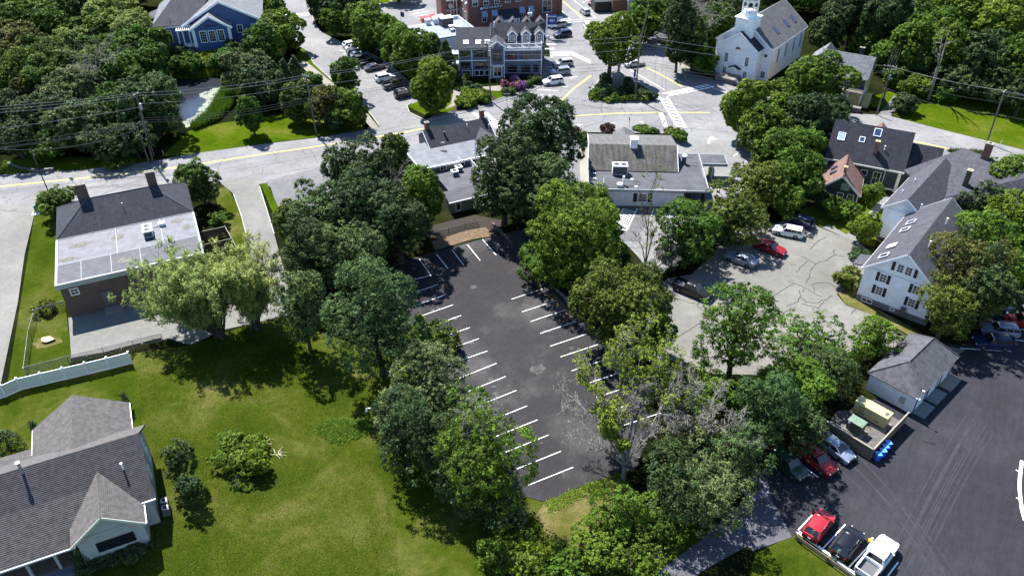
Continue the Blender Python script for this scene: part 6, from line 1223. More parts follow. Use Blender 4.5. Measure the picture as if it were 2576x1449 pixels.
# --- top right woods
for (u, v, a, b, ty, lab, cb) in ((2150, 30, 52, 60, 'dark', 'dark tree at the top edge just right of the church roof', 3), (2225, 55, 55, 72, 'dark', 'dark tall tree behind the yellow house, top edge', 3), (2290, 110, 48, 62, 'mid', 'glossy green tree behind the right end of the yellow house roof', 3), (2185, 105, 38, 36, 'mid', 'light green tree between church and yellow house', 1),
    (2345, 62, 68, 52, 'bright', 'yellow-green tree with a bare leaning trunk at the top right', 6), (2430, 50, 70, 58, 'lime', 'broad yellow-green crown at the top edge right of the leaning trunk', 6), (2395, 120, 62, 62, 'mid', 'green crown in the second row of the top right wood', 4), (2520, 60, 68, 70, 'lime', 'yellow-green crown near the top right corner', 6), (2470, 140, 62, 60, 'dark', 'deep green crown in the middle of the top right wood', 4), (2556, 150, 50, 62, 'bright', 'bright crown at the right edge above the sunlit lawn', 5), (2580, 40, 55, 60, 'bright', 'bright crown in the very top right corner', 5),
    (2420, 200, 60, 42, 'dark', 'low dark tree at the wood edge above the sunlit lawn', 1), (2520, 215, 60, 40, 'dark', 'low dark tree at the wood edge right of its neighbour, above the right pole', 1)):
    T(u, v, a, b, ty, lab, cb=cb)
for (u, v, a, b, ty, lab) in ((2255, 195, 30, 24, 'mid', 'grey-green shrub beside the utility pole by the yellow house'), (2300, 215, 36, 26, 'mid', 'spreading shrub at the edge of the sunlit lawn'), (2350, 180, 30, 20, 'bright', 'light shrub at the foot of the leaning trunk'), (2275, 260, 34, 24, 'dark', 'dark bush at the head of the gravel drive by the yellow house'), (2150, 85, 24, 14, 'lime', 'lime bush behind the yellow house ridge'), (2380, 235, 26, 20, 'mid', 'small shrub in the shade at the top of the sunlit lawn'), (2440, 400, 30, 14, 'grey', 'weedy bush at the roadside behind the chimney')):
    T(u, v, a, b, ty, lab, 'fine', .1, 'shrub', 'shrub')
for (u, v, a, b, ty, lab, cb) in ((2100, 60, 45, 62, 'dark', 'blackish tree behind the middle of the church roof slope', 2), (2185, 20, 48, 45, 'dark', 'dark crown at the top edge, second right of the church roof', 3), (2265, 25, 50, 50, 'dark', 'dark crown at the top edge behind the gap before the leaning trunk', 3), (2245, 130, 40, 40, 'mid', 'green tree right behind the cross gable of the yellow house', 1.5), (2320, 150, 34, 40, 'dark', 'shaded tree beside the wires climbing the hill', 2), (2480, 20, 55, 40, 'bright', 'bright crown at the top edge in the top right wood', 5), (2380, 20, 50, 34, 'bright', 'olive-bright crown at the top edge left part of the top right wood', 5), (2330, 100, 40, 40, 'lime', 'yellow-green lower bough mass left of the leaning trunk', 6),
    (2440, 150, 45, 45, 'mid', 'green crown deep in the top right wood', 3), (2575, 230, 40, 45, 'dark', 'dark tree at the right edge above the pale pole', 2), (2465, 215, 40, 32, 'dark', 'dark undergrowth tree in the shade behind the sunlit lawn', .5)):
    T(u, v, a, b, ty, lab, cb=cb)
# --- plaza and top centre
tt = T(1538, 102, 62, 60, 'lime', 'honey locust towering over the monument on the planted plaza island', 'fine', 5.5, cov=1.1)
T(1712, 78, 44, 88, 'dark', 'dark green conical maple between the stone steps and the church', cb=.8)
T(1625, 50, 50, 45, 'bright', 'bright locust tree at the top edge by the double utility poles', 'spread', 2)
T(1660, 20, 42, 34, 'mid', 'green tree at the top edge in front of the porch house', 'spread', 2)
T(1618, 85, 22, 22, 'mid', 'grey-green bush at the corner of the curved stone wall', 'fine', .1, 'shrub', 'shrub')
T(1776, 148, 28, 34, 'bright', 'bright small tree right beside the left wall of the church', 'fine', .5)
T(1800, 75, 48, 52, 'mid', 'pale green tree behind the left side of the church', 'fine', 1)
T(1830, 25, 46, 40, 'grey', 'greyish feathery tree at the top edge left of the bell tower', 'fine', 3, cov=.7)
T(1745, 125, 30, 40, 'dark', 'dark tree behind the stone retaining wall', cb=.5)
T(1760, 30, 40, 42, 'dark', 'dark tree behind the grey dead trees at the top edge', cb=1)
for (u, v, a, b, ty, lab, st) in ((840, 53, 29, 32, 'bright', 'small round bright tree with a clear trunk on the street verge', 'maple'), (835, 12, 58, 36, 'dark', 'dark tree at the top edge behind the small round bright tree', 'maple'), (905, 55, 40, 42, 'mid', 'green tree behind the parked car row, left part of the tree line', 'maple'), (940, 72, 55, 52, 'bright', 'big bright maple at the head of the parked car row', 'maple'), (985, 112, 42, 44, 'bright', 'yellow-green maple behind the charcoal sedan', 'maple'), (1030, 130, 55, 54, 'bright', 'rounded bright maple behind the white sport utility car', 'maple'), (1095, 135, 32, 40, 'dark', 'dark shrub tree in front of the pale flat roof', 'cone'), (1122, 155, 28, 42, 'dark', 'dark conical evergreen at the left corner of the slate blue office', 'cone'), (1062, 172, 38, 28, 'lime', 'lime-green crown between the bright maple and the big light tree', 'fine'), (1095, 222, 58, 58, 'bright', 'big light green tree on the island by the driveway mouth', 'fine'),
    (866, 195, 36, 44, 'mid', 'compact green tree on the verge opposite the black pickup', 'fine'), (705, 78, 56, 46, 'bright', 'bright flat-topped tree at the right side of the library', 'fine'), (660, 118, 42, 42, 'mid', 'green tree in front of the right corner of the library', 'maple'), (700, 22, 26, 22, 'mid', 'small garden tree at the top edge beside the library', 'fine'), (672, 10, 22, 16, 'bright', 'little bright bush at the top edge beside the library', 'fine'),
    (625, 178, 58, 48, 'grey', 'grey-green willow thicket right of the pond', 'fine'), (570, 150, 40, 26, 'mid', 'bright reedy bush below the library bay', 'fine'), (655, 215, 50, 42, 'dark', 'dark tree at the lower right of the pond', 'maple'), (742, 172, 20, 26, 'dark', 'narrow cypress at the sidewalk, right one of the group', 'cone'), (716, 188, 20, 32, 'dark', 'narrow cypress in the middle of the group above the second pole', 'cone'), (693, 192, 20, 30, 'dark', 'narrow cypress at the left of the group above the second pole', 'cone'),
    (752, 258, 42, 44, 'olive', 'loose olive tree just left of the second pole', 'fine'), (782, 215, 32, 28, 'bright', 'light green shrub tree right of the second pole top', 'fine'), (822, 260, 48, 44, 'rust', 'brownish-green thorn tree right of the second pole', 'fine'), (880, 275, 38, 40, 'lime', 'yellow-green tree at the corner of the street mouth', 'fine'), (630, 288, 30, 44, 'mid', 'single upright tree standing on the bright lawn below the pond', 'fine'), (845, 300, 40, 24, 'dark', 'low dark shrubs under the thorn tree', 'fine')):
    T(u, v, a, b, ty, lab, st, .8 if st != 'cone' else .1, name='cypress' if st == 'cone' else 'tree')
# --- top left wood
k = 0
for (u, v, a, b, ty, st, lab) in ((75, 32, 68, 36, 'bright', 'spread', 'feathery light green tree in the top left corner'), (20, 60, 40, 45, 'mid', 'spread', 'green pine at the left edge near the top'), (40, 115, 60, 50, 'rust', 'spread', 'brown-topped pine at the left edge'), (110, 60, 50, 34, 'mid', 'spread', 'flat-topped tree over the pale roof in the top left wood'), (180, 75, 42, 22, 'bright', 'spread', 'bright flat crown above the shed roof'), (150, 22, 40, 30, 'mid', 'spread', 'green crown at the top edge, right of the top left corner'),
    (225, 25, 40, 40, 'dark', 'maple', 'black-green tree at the top edge between the light feathery ones'), (290, 35, 55, 45, 'willow', 'spread', 'large soft green tree left of the library roof'), (330, 80, 48, 52, 'willow', 'spread', 'soft green tree touching the left end of the library'), (270, 80, 42, 46, 'mid', 'spread', 'mid-green tree between soft green crowns left of the library'), (100, 130, 52, 40, 'pine', 'spread', 'pine below the pale roof in the wood'), (60, 175, 55, 50, 'pine', 'spread', 'dark pine above the sunlit gap at the left edge'), (150, 165, 52, 48, 'pine', 'spread', 'pine with bare dead branches in the middle of the wood'), (225, 130, 48, 40, 'mid', 'spread', 'green pine below the shed roof'), (240, 185, 50, 48, 'pine', 'spread', 'dark pine in the wood centre'), (310, 140, 52, 50, 'mid', 'maple', 'green tree in the slope below the library left corner'), (375, 165, 45, 48, 'mid', 'maple', 'green tree right above the pond inlet'), (400, 115, 30, 45, 'mid', 'fine', 'tree hiding the lower left corner of the library'), (335, 205, 36, 34, 'mid', 'maple', 'dark tree left of the pond'),
    (75, 235, 36, 34, 'rust', 'fine', 'small brown-green tree in front of the sunlit gap at left'), (165, 240, 56, 45, 'grey', 'maple', 'dark tree with pale leaf edges in the wood'), (215, 225, 50, 45, 'grey', 'maple', 'tree with whitish leaves in the wood, left of the variegated one'), (374, 264, 66, 64, 'blue', 'maple', 'variegated silvery maple between the double pole and the pond'), (275, 270, 52, 46, 'mid', 'maple', 'dark tree left of the double utility pole'), (90, 300, 60, 45, 'dark', 'maple', 'dark tree by the left road edge, beneath the wires'), (185, 320, 56, 46, 'blue', 'maple', 'black-green tree over the roadside wall'), (20, 290, 42, 42, 'dark', 'maple', 'dark tree at the left edge beneath the wires'), (260, 350, 62, 40, 'dark', 'maple', 'shaded tree at the road just left of the double pole'), (335, 350, 45, 36, 'dark', 'maple', 'shaded tree behind the base of the double pole'), (120, 365, 50, 30, 'mid', 'fine', 'small green tree behind the roadside stone wall'), (300, 400, 35, 16, 'bright', 'fine', 'sunlit roadside bush near the double pole'), (20, 220, 35, 30, 'mid', 'fine', 'green tree at the left edge above the sunlit road gap'), (450, 140, 32, 20, 'dark', 'fine', 'dark shrubs under the left part of the library'), (530, 148, 32, 18, 'lime', 'fine', 'yellow-green reed bush at the top bank of the pond'), (470, 165, 34, 24, 'mid', 'fine', 'light green bush at the top left bank of the pond'), (600, 130, 30, 24, 'dark', 'fine', 'dark shrub under the right part of the library bay'), (10, 15, 45, 40, 'mid', 'spread', 'dim green crown in the extreme top left corner'), (120, 200, 50, 45, 'pine', 'spread', 'dark pine under the brown-topped pine'), (20, 170, 45, 45, 'pine', 'spread', 'dark pine at the left edge below the brown-topped pine'), (300, 190, 46, 46, 'mid', 'maple', 'green tree between the bare snag and the pond'), (190, 120, 44, 40, 'willow', 'spread', 'pale feathery crown over the shed'), (355, 120, 40, 44, 'mid', 'maple', 'deep green tree under the library left corner'), (150, 290, 50, 44, 'dark', 'maple', 'dark tree in the lower wood between wires and snag'), (340, 270, 46, 46, 'dark', 'maple', 'dark tree filling the gap behind the silver transformer'), (230, 320, 45, 45, 'dark', 'maple', 'dark tree over the road left of the double pole'), (40, 345, 46, 40, 'dark', 'maple', 'dark tree at the left edge above the low stone wall')):
    k += 1; T(u, v, a*1.08, b*1.08, ty, lab, st, 1.5 if st != 'fine' else .3, 'pine_tree' if ty == 'pine' else 'tree')
# far woods beyond the frame top, so that nothing ends abruptly
i = 0
for (u, v, a, b, ty) in ((50, -30, 70, 45, 'mid'), (200, -35, 75, 45, 'dark'), (330, -40, 60, 45, 'mid'), (880, -30, 60, 30, 'mid'), (1000, -25, 45, 22, 'mid'), (1700, -15, 60, 40, 'mid'), (1780, -20, 60, 40, 'dark'), (1960, -30, 60, 40, 'dark'), (2080, -25, 70, 45, 'mid'), (2200, -35, 70, 50, 'dark'), (2640, 200, 60, 70, 'mid'), (-50, 150, 60, 60, 'dark'), (-40, 260, 60, 50, 'dark')):
    T(u, v, a, b, ty, 'wood tree just beyond the picture edge, filling the background', cb=2, group='wood trees beyond the picture edge', share='far'+ty)
# --- around the brick office and the lawn
T(468, 445, 34, 32, 'pine', 'dark spreading yew behind the right end of the brick office roof', 'fine', .2, 'yew', 'shrub')
T(505, 462, 44, 52, 'pine', 'tall rounded arborvitae at the right end of the brick office', 'maple', .1, 'arborvitae')
T(145, 512, 46, 40, 'pine', 'dark yew at the left end of the brick office by the green utility box', 'fine', .1, 'yew', 'shrub')
T(545, 550, 22, 18, 'mid', 'shrub growing inside the small fenced yard', 'fine', .3, 'shrub', 'shrub')
T(112, 775, 26, 16, 'olive', 'vine-covered shrub on the chain-link fence corner', 'fine', .3, 'shrub', 'shrub')
T(603, 1140, 66, 50, 'bright', 'bushy shrub clump alone in the middle of the lawn, left part', 'fine', .1, 'shrub', 'shrub')
T(640, 1165, 36, 34, 'lime', 'yellow-green side of the shrub clump on the lawn', 'fine', .1, 'shrub', 'shrub')
T(575, 1110, 34, 28, 'bright', 'lighter back lobe of the shrub clump on the lawn', 'fine', .1, 'shrub', 'shrub')
T(605, 1212, 32, 12, 'bright', 'low green weeds at the foot of the shrub clump on the lawn', 'hedge', 0, 'weeds', 'plant')
T(445, 1165, 36, 48, 'dark', 'small dark tree on the lawn beside the grey shingled house', cb=1.0)
T(472, 1230, 30, 38, 'dark', 'shaded lower part of the small tree beside the condensers', cb=.5)
T(15, 1110, 32, 28, 'dark', 'dark tree at the left edge behind the grey shingled house', 'cone', .3)
for j, (u, v) in enumerate(((315, 1010), (90, 1085))): T(u, v, 9, 22, 'dark', ('right' if j == 0 else 'left') + ' thin arborvitae beside the back wing of the grey shingled house', 'cone', .1, 'arborvitae')
T(205, 1402, 18, 24, 'dark', 'small conical evergreen at the porch end of the grey shingled house', 'cone', .1, 'evergreen')
T(255, 1400, 52, 22, 'dark', 'dark foundation hedge under the three-part window, left stretch', 'hedge', .1, 'hedge', 'hedge'); T(330, 1385, 45, 22, 'dark', 'dark foundation hedge under the three-part window, right stretch', 'hedge', .1, 'hedge', 'hedge')
# --- bank front shrubs and plaza island planting
for (u, v, a, b, ty, lab) in ((1448, 333, 19, 12, 'purple', 'purple-brown ball shrub at the left front corner of the bank'), (1530, 323, 20, 10, 'purple', 'purple-brown ball shrub in front of the bank, left of its porch'), (1465, 346, 18, 14, 'bright', 'bright green shrub beside the left purple ball shrub'), (1617, 324, 22, 9, 'bright', 'bright shrub right of the bank porch'), (1640, 328, 16, 8, 'mid', 'low green shrub beside the bright one right of the bank porch'), (1690, 334, 22, 12, 'olive', 'olive shrub at the right front corner of the bank'), (1712, 342, 20, 15, 'bright', 'bright shrub at the drive corner of the bank')):
    T(u, v, a, b, ty, lab, 'bush', .05, 'shrub', 'shrub')
isl = []
for j, (x, y, a, b, ty) in enumerate(((1000, 790, 16, 12, 'mid'), (985, 815, 16, 10, 'mid'), (1010, 838, 12, 6, 'lime'), (1050, 800, 16, 11, 'dark'), (1045, 745, 15, 10, 'dark'), (1080, 700, 16, 12, 'dark'), (1110, 765, 16, 12, 'blue'), (1100, 845, 12, 7, 'lime'), (1150, 835, 12, 8, 'mid'), (1160, 790, 18, 12, 'blue'), (1205, 795, 14, 11, 'blue'), (1150, 700, 12, 14, 'dark'), (1250, 740, 18, 13, 'dark'), (1240, 690, 15, 11, 'dark'), (1270, 830, 16, 9, 'mid'), (1230, 845, 14, 7, 'olive'), (1300, 770, 14, 11, 'dark'), (1380, 790, 20, 13, 'dark'), (1430, 800, 18, 12, 'dark'), (1470, 815, 15, 10, 'dark'), (1400, 830, 16, 9, 'pine'), (1350, 835, 14, 8, 'dark'), (1070, 655, 12, 9, 'grey'))):
    u, v = [q*K3 for q in Z3(x, y)]; ww = {'mid': 'green', 'lime': 'lime', 'dark': 'dark', 'blue': 'blue-green', 'olive': 'olive', 'pine': 'juniper-green', 'grey': 'grey'}[ty]; hx = 'left' if x < 1130 else 'middle' if x < 1280 else 'right'; hy = 'rear' if y < 745 else 'centre' if y < 820 else 'front'; isl.append((ww, hx, hy)); nn = isl.count((ww, hx, hy)); T(u, v, a, b, ty, '%s%s bed shrub at the %s %s of the monument island' % ('' if nn == 1 else 'another ' if nn == 2 else 'third ', ww, hy, hx), 'bush', .02, 'bed_shrub', 'shrub', 'bed shrubs on the plaza island')
for j, (x, y, a, b, ty, lab) in enumerate(((1930, 660, 10, 9, 'lime', 'small round topiary tree on the patch of lawn by the slate blue office'), (1900, 710, 11, 8, 'dark', 'dark ball shrub by the garden path of the slate blue office, left of two'), (1940, 715, 11, 8, 'dark', 'dark ball shrub by the garden path of the slate blue office, right of two'), (1910, 745, 22, 8, 'bright', 'bright spreading shrub along the garden path'), (2020, 755, 16, 11, 'blue', 'blue-green bush in the garden bed by the pole'), (1970, 820, 34, 16, 'lime', 'yellow-green spreading juniper in front of the slate blue office'), (1930, 870, 26, 14, 'lime', 'lower yellow-green juniper by the road'), (2060, 790, 26, 12, 'olive', 'reddish mixed shrubs right of the junipers'), (2100, 840, 14, 12, 'mid', 'green bush at the foot of the garden pole'))):
    u, v = [q*K3 for q in Zs(x, y)]; T(u, v, a, b, ty, lab, 'bush', .05, 'shrub', 'shrub')
for j, (x, y, a, b, ty, lab) in enumerate(((925, 1270, 9, 10, 'pink', 'pink flowering shrub at the left of the flower bed'), (985, 1300, 9, 8, 'purple', 'dark red shrub in the flower bed'), (1065, 1310, 13, 9, 'pink', 'largest pink hydrangea in the flower bed'), (1190, 1300, 12, 12, 'violet', 'purple flowering clump in the flower bed'), (1130, 1260, 9, 7, 'lime', 'lime plant behind the flowers'), (1255, 1280, 10, 8, 'lime', 'lime plant at the right of the flower bed'), (1310, 1260, 9, 8, 'bright', 'green shrub at the right end of the flower bed'), (930, 1385, 9, 8, 'mid', 'green bush at the lower left of the flower bed'), (1000, 1375, 12, 9, 'grey', 'grey-green bush at the bottom of the flower bed'), (1050, 1390, 9, 7, 'lime', 'lime plant at the bottom of the flower bed'), (1400, 1200, 18, 10, 'dark', 'dark shrub at the right corner wall of the slate blue office'), (1080, 1200, 12, 9, 'violet', 'pale purple flowers under the office windows'))):
    u, v = [q*K3 for q in ZM(1300, 0, 5.175)(x, y)]; T(u, v, a, b, ty, lab, 'bush', .03, 'flower_bush', 'plant')
sheet('planting_bed', [(x*K3, y*K3) for x, y in [Z3(935, 825), Z3(980, 855), Z3(1420, 855), Z3(1515, 810), Z3(1340, 700), Z3(1240, 640), Z3(1130, 610), Z3(1060, 640)]], M_mulch, 0.06)
kerb('island_kerb', [Z3(925, 832), Z3(975, 868), Z3(1425, 868), Z3(1525, 812), Z3(1340, 690), Z3(1180, 600), Z3(1060, 640)], .2, .16, True, Q)
sheet('planting_bed', [(x*K3, y*K3) for x, y in [ZM(1300, 0, 5.175)(*q) for q in ((890, 1240), (1340, 1250), (1390, 1230), (1180, 1380), (1000, 1449), (900, 1400))]], M_mulch, 0.036)
sheet('planting_bed', [(1130, 282), (1155, 262), (1240, 240), (1250, 250), (1200, 268), (1140, 284)], M_mulch, 0.036)
# --- willows beside the brick office: many stems, feathery upright sprays
def willow(base, tips, label, seed, ty='willow'):
    bx, by = P(*base); t = thing('willow_tree', label, 'tree', (bx, by, 0)); rng = np.random.default_rng(seed); segs = []; cen = []; out = []
    for (u, v, z) in tips:
        x, y = P(u, v, z); e = np.array([x-bx, y-by, z]); s0 = np.array([rng.normal()*.3, rng.normal()*.3, 0]); m = s0*.4+e*.45+np.array([0, 0, .12*z]); m[:2] *= .8
        segs += [(s0, m, .16, .10), (m, e, .10, .03)]
        for k in range(16):
            tt_ = rng.uniform(.3, 1.0); p = (m+(e-m)*((tt_-.5)*2) if tt_ > .5 else s0+(m-s0)*(tt_*2)); q = p+np.array([rng.normal()*.75, rng.normal()*.75, rng.uniform(.3, 1.5)]); segs.append((p, q, .035, .012))
            nc = 5 if tt_ > .5 else 3
            for j in range(nc): c_ = p+(q-p)*rng.uniform(.5, 1.1)+rng.normal(size=3)*[.28, .28, .3]; cen.append(c_); out.append(unit(np.array([q[0]-p[0], q[1]-p[1], .9])))
    cen = np.array(cen); out = np.array(out); V, k_, tn = leaves(rng, cen, out, rng.uniform(.2, .9, len(cen)), 17, .34, .15, 1.9, 2.4, .7, .6)
    link('crown', np_mesh('crown', V, k_, tn, LEAF[ty]), t); link('trunk', branches('trunk', M_bark, segs), t); return t
rw = random.Random(3)
def spread(cx, cy, a, b, n, z0, z1):
    o = []
    for k in range(n):
        th = k*2.4; q = math.sqrt((k+.5)/n); o.append((cx+a*q*math.cos(th), cy+b*q*math.sin(th)*(1), z0+(z1-z0)*(1-.6*q)*rw.uniform(.7, 1.1)))
    return o
willow((556, 846), spread(470, 690, 160, 78, 30, 7.5, 11.5)+spread(420, 760, 120, 60, 18, 4, 7), 'left one of two feathery grey-green willows, its sprays hanging over the brick office roof', 1)
willow((645, 825), spread(605, 672, 95, 70, 24, 7.5, 11.5)+spread(630, 740, 74, 52, 14, 4, 7), 'right one of two feathery grey-green willows, beside the bend of the pale driveway', 2)

# --- leafless trees
def dead_tree(base, tips, label, seed, mat, r0=.22, leafy=None, sub=3, name='dead_tree', fork=1.5):
    bx, by = P(*base); t = thing(name, label, 'tree', (bx, by, 0)); rng = np.random.default_rng(seed); segs = []; cen = []
    f = np.array([0, 0, fork]); segs.append((np.zeros(3), f, r0*1.2, r0))
    def grow(p, d, L, r, lv):
        n = 3; q = p
        for k in range(n):
            d = unit(d+rng.normal(size=3)*.22); e = q+d*L/n; segs.append((q, e, r*(1-k/n*.4), r*(1-(k+1)/n*.4)))
            if lv > 0:
                for j in range(2): dd = unit(d+rng.normal(size=3)*.75+np.array([0, 0, .1])); grow(e, dd, L*rng.uniform(.42, .62), r*.5, lv-1)
            q = e
        if leafy and lv <= 1: cen.append(q)
    for (u, v, z, lf) in tips:
        x, y = P(u, v, z); e = np.array([x-bx, y-by, z]); d = e-f; L = np.linalg.norm(d); m = f+d*.5+np.array([0, 0, .08*L])+rng.normal(size=3)*.2; segs += [(f, m, r0*.55, r0*.36), (m, e, r0*.36, r0*.16)]
        for k in range(9 if sub == 3 else 7):
            tt_ = rng.uniform(.25, 1); p = f+(m-f)*tt_*2 if tt_ < .5 else m+(e-m)*(tt_-.5)*2; n0 = len(cen); grow(p, unit(d/L+rng.normal(size=3)*.55), L*.26*rng.uniform(.6, 1.2), r0*.13, sub-1)
            if not lf: del cen[n0:]
        n0 = len(cen); grow(e, unit(d), L*.25, r0*.16, sub-1)
        if not lf: del cen[n0:]
    segs = [(p, q, max(a, .018), max(b, .015)) for p, q, a, b in segs]
    link('branches', branches('branches', mat, segs, 4), t)
    if leafy and cen:
        cen = np.array(cen)[::2]; V, k_, tn = leaves(rng, cen, np.tile([0, 0, .5], (len(cen), 1)), rng.uniform(.2, .9, len(cen)), 12, .34, .2); link('foliage', np_mesh('foliage', V, k_, tn, LEAF[leafy]), t)
    return t
dead_tree((1568, 1205), [(1440, 1000, 7, 0), (1455, 1100, 5, 0), (1500, 960, 8, 1), (1560, 900, 10, 1), (1610, 890, 10, 1), (1650, 930, 9.5, 1), (1680, 1000, 8.5, 0), (1600, 1000, 8, 0), (1640, 1090, 7, 0), (1530, 1060, 6.5, 1)], 'half-dead tree with bleached twigs and sparse yellow-green leaves at the dark lot corner', 11, M_dead, .26, 'lime', 3, fork=2.2)
dead_tree((1745, 1180), [(1730, 960, 9, 0), (1800, 990, 8.5, 0), (1850, 1060, 7.5, 0), (1880, 1110, 6.5, 0), (1780, 1060, 7.5, 0), (1690, 1060, 8, 0)], 'bleached leafless tree rising through the green crowns right of the half-dead one', 12, M_dead, .2, None, 3, fork=3.5)
dead_tree((1622, 680), [(1618, 520, 10.5, 0), (1640, 470, 11, 1), (1605, 600, 6, 0), (1650, 570, 7, 1)], 'dark leafless trunks standing behind the bank parking stalls', 13, M_bark, .2, 'mid', 2, fork=1.0)
dead_tree((1640, 690), [(1690, 640, 4.0, 0), (1700, 660, 3.5, 0), (1680, 610, 5, 0), (1660, 640, 4.5, 0)], 'fallen grey brushy tree top leaning over the scrub by the bank stalls', 14, M_dead, .12, None, 3, fork=.6)
dead_tree((1225, 1230), [(1180, 1060, 9.5, 0), (1200, 1030, 10, 0), (1240, 1040, 9.5, 0)], 'bare dead leader twigs above the twiggy green tree at the left stall row', 15, M_dead, .1, None, 3, fork=5)
dead_tree((1875, 1245), [(1900, 1195, 3.5, 0), (1915, 1215, 3, 0), (1895, 1240, 2, 0)], 'white bare twigs reaching over the pale swirl mark on the shaded lot', 16, M_dead, .08, None, 2, fork=.8)
dead_tree((1762, 118), [(1745, 35, 11, 0), (1790, 40, 11, 0), (1765, 20, 13, 0), (1740, 60, 9, 0)], 'grey dead tree behind the conical maple, left of the church', 17, M_dead, .2, None, 3, fork=4)
dead_tree((1748, 70), [(1740, -5, 13, 0), (1765, -10, 13, 0), (1720, 10, 12, 0)], 'grey dead tree at the top edge above the other one left of the church', 18, M_dead, .18, None, 2, fork=4)
dead_tree((265, 265), [(220, 140, 15, 0), (250, 120, 16, 0), (270, 150, 14, 0), (200, 165, 12, 0)], 'bare grey pine snag in the middle of the top left wood', 19, M_dead, .2, None, 2, fork=6)
dead_tree((2335, 250), [(2370, 95, 14, 0), (2385, 85, 15, 0), (2350, 110, 13, 0)], 'pale leaning trunk with few limbs in front of the top right wood', 20, M_dead, .38, None, 1, fork=7)
dead_tree((1025, 520), [(985, 430, 9, 0), (1015, 420, 9.5, 0), (1000, 450, 8, 0)], 'thin leafless tree in front of the left end of the grey flat roof', 21, M_dead, .1, None, 2, fork=3)
print('LEAF TRIS', FSTAT)
# reeds and lily pads at the pond, stuff
rng = np.random.default_rng(5)
def reed_patch(poly, n, hgt, name, ty, seed):
    rg = np.random.default_rng(seed); pts = np.array([P(*p) for p in poly]); lo, hi = pts.min(0), pts.max(0); out = []
    def inside(q):
        c = False
        for i in range(len(pts)):
            a, b = pts[i], pts[i-1]
            if (a[1] > q[1]) != (b[1] > q[1]) and q[0] < (b[0]-a[0])*(q[1]-a[1])/(b[1]-a[1])+a[0]: c = not c
        return c
    while len(out) < n:
        q = rg.uniform(lo, hi)
        if inside(q): out.append(q)
    c = np.array(out); N = len(c); h = hgt*rg.uniform(.6, 1.2, N); a = rg.uniform(0, 6.28, N); w = .07; lean = rg.normal(size=(N, 2))*.25
    p = np.c_[c, np.zeros(N)]; d = np.stack([np.cos(a)*w, np.sin(a)*w, np.zeros(N)], 1); top = np.c_[c+lean, h]
    V = np.stack([p-d, p+d, top], 1).reshape(-1, 3); me = np_mesh(name, V, 3, rg.random(N), LEAF[ty]); tag(link(name, me), kind='stuff')
reed_patch([(430, 200), (440, 160), (540, 150), (620, 160), (570, 190), (500, 200)], 9000, 1.7, 'reeds', 'lime', 1)
reed_patch([(562, 225), (590, 215), (595, 260), (550, 305), (490, 330), (480, 322), (525, 290)], 9000, 1.6, 'reeds', 'bright', 2)
reed_patch([(0, 435), (10, 408), (120, 395), (135, 402), (100, 425), (30, 440)], 2500, .5, 'weeds', 'lime', 3)
reed_patch([(2380, 380), (2470, 385), (2500, 420), (2460, 415)], 2500, .9, 'roadside_weeds', 'grey', 4)
reed_patch([(795, 1080), (815, 1062), (850, 1052), (890, 1058), (928, 1055), (935, 1075), (920, 1098), (880, 1105), (850, 1118), (820, 1105)], 5000, .22, 'ground_cover', 'bright', 6)
reed_patch([(1370, 1262), (1480, 1216), (1562, 1190), (1570, 1215), (1470, 1250), (1385, 1290)], 1600, .16, 'dry_grass_tufts', 'lime', 7)
m = MB()
for k in range(1300):
    u, v = (rnd.uniform(460, 565), rnd.uniform(218, 322)); lp = [(500, 240), (530, 226), (564, 218), (558, 245), (535, 265), (520, 288), (500, 306), (468, 322), (460, 306), (488, 296), (503, 275), (522, 252)]; ins = False
    for i_ in range(len(lp)):
        a_, b_ = lp[i_], lp[i_-1]
        if (a_[1] > v) != (b_[1] > v) and u < (b_[0]-a_[0])*(v-a_[1])/(b_[1]-a_[1])+a_[0]: ins = not ins
    if not ins: continue
    x, y = P(u, v); disc(m, x, y, rnd.uniform(.2, .5), .03+k*1e-5, 7)
tag(m.build('lily_pads', plain('lily_pad', (.15, .19, .11), .6, .5, 2)), kind='stuff')
# grass tufts over the near lawn: fine blades give the turf its nap
def blades(u0, u1, v0, v1, n, name, seed, ty, w=.03, hh=.09):
    rg = np.random.default_rng(seed); c = []
    uv = np.c_[rg.uniform(u0, u1, n), rg.uniform(v0, v1, n)]; q = np.array([P(a, b) for a, b in uv])
    N = len(q); a = rg.uniform(0, 6.28, N); d = np.stack([np.cos(a)*w, np.sin(a)*w, np.zeros(N)], 1); p = np.c_[q, np.full(N, .0)]; top = np.c_[q+rg.normal(size=(N, 2))*.06, hh*rg.uniform(.5, 1.4, N)]
    V = np.stack([p-d, p+d, top], 1).reshape(-1, 3); return V, rg.random(N)
V1, t1 = blades(350, 1000, 900, 1449, 60000, 'g', 1, 'lime')
tag(link('lawn_blades', np_mesh('lawn_blades', V1, 3, t1, leafmat('grass_blades', (.06, .085, .01), (.15, .15, .035), .2))), kind='stuff')
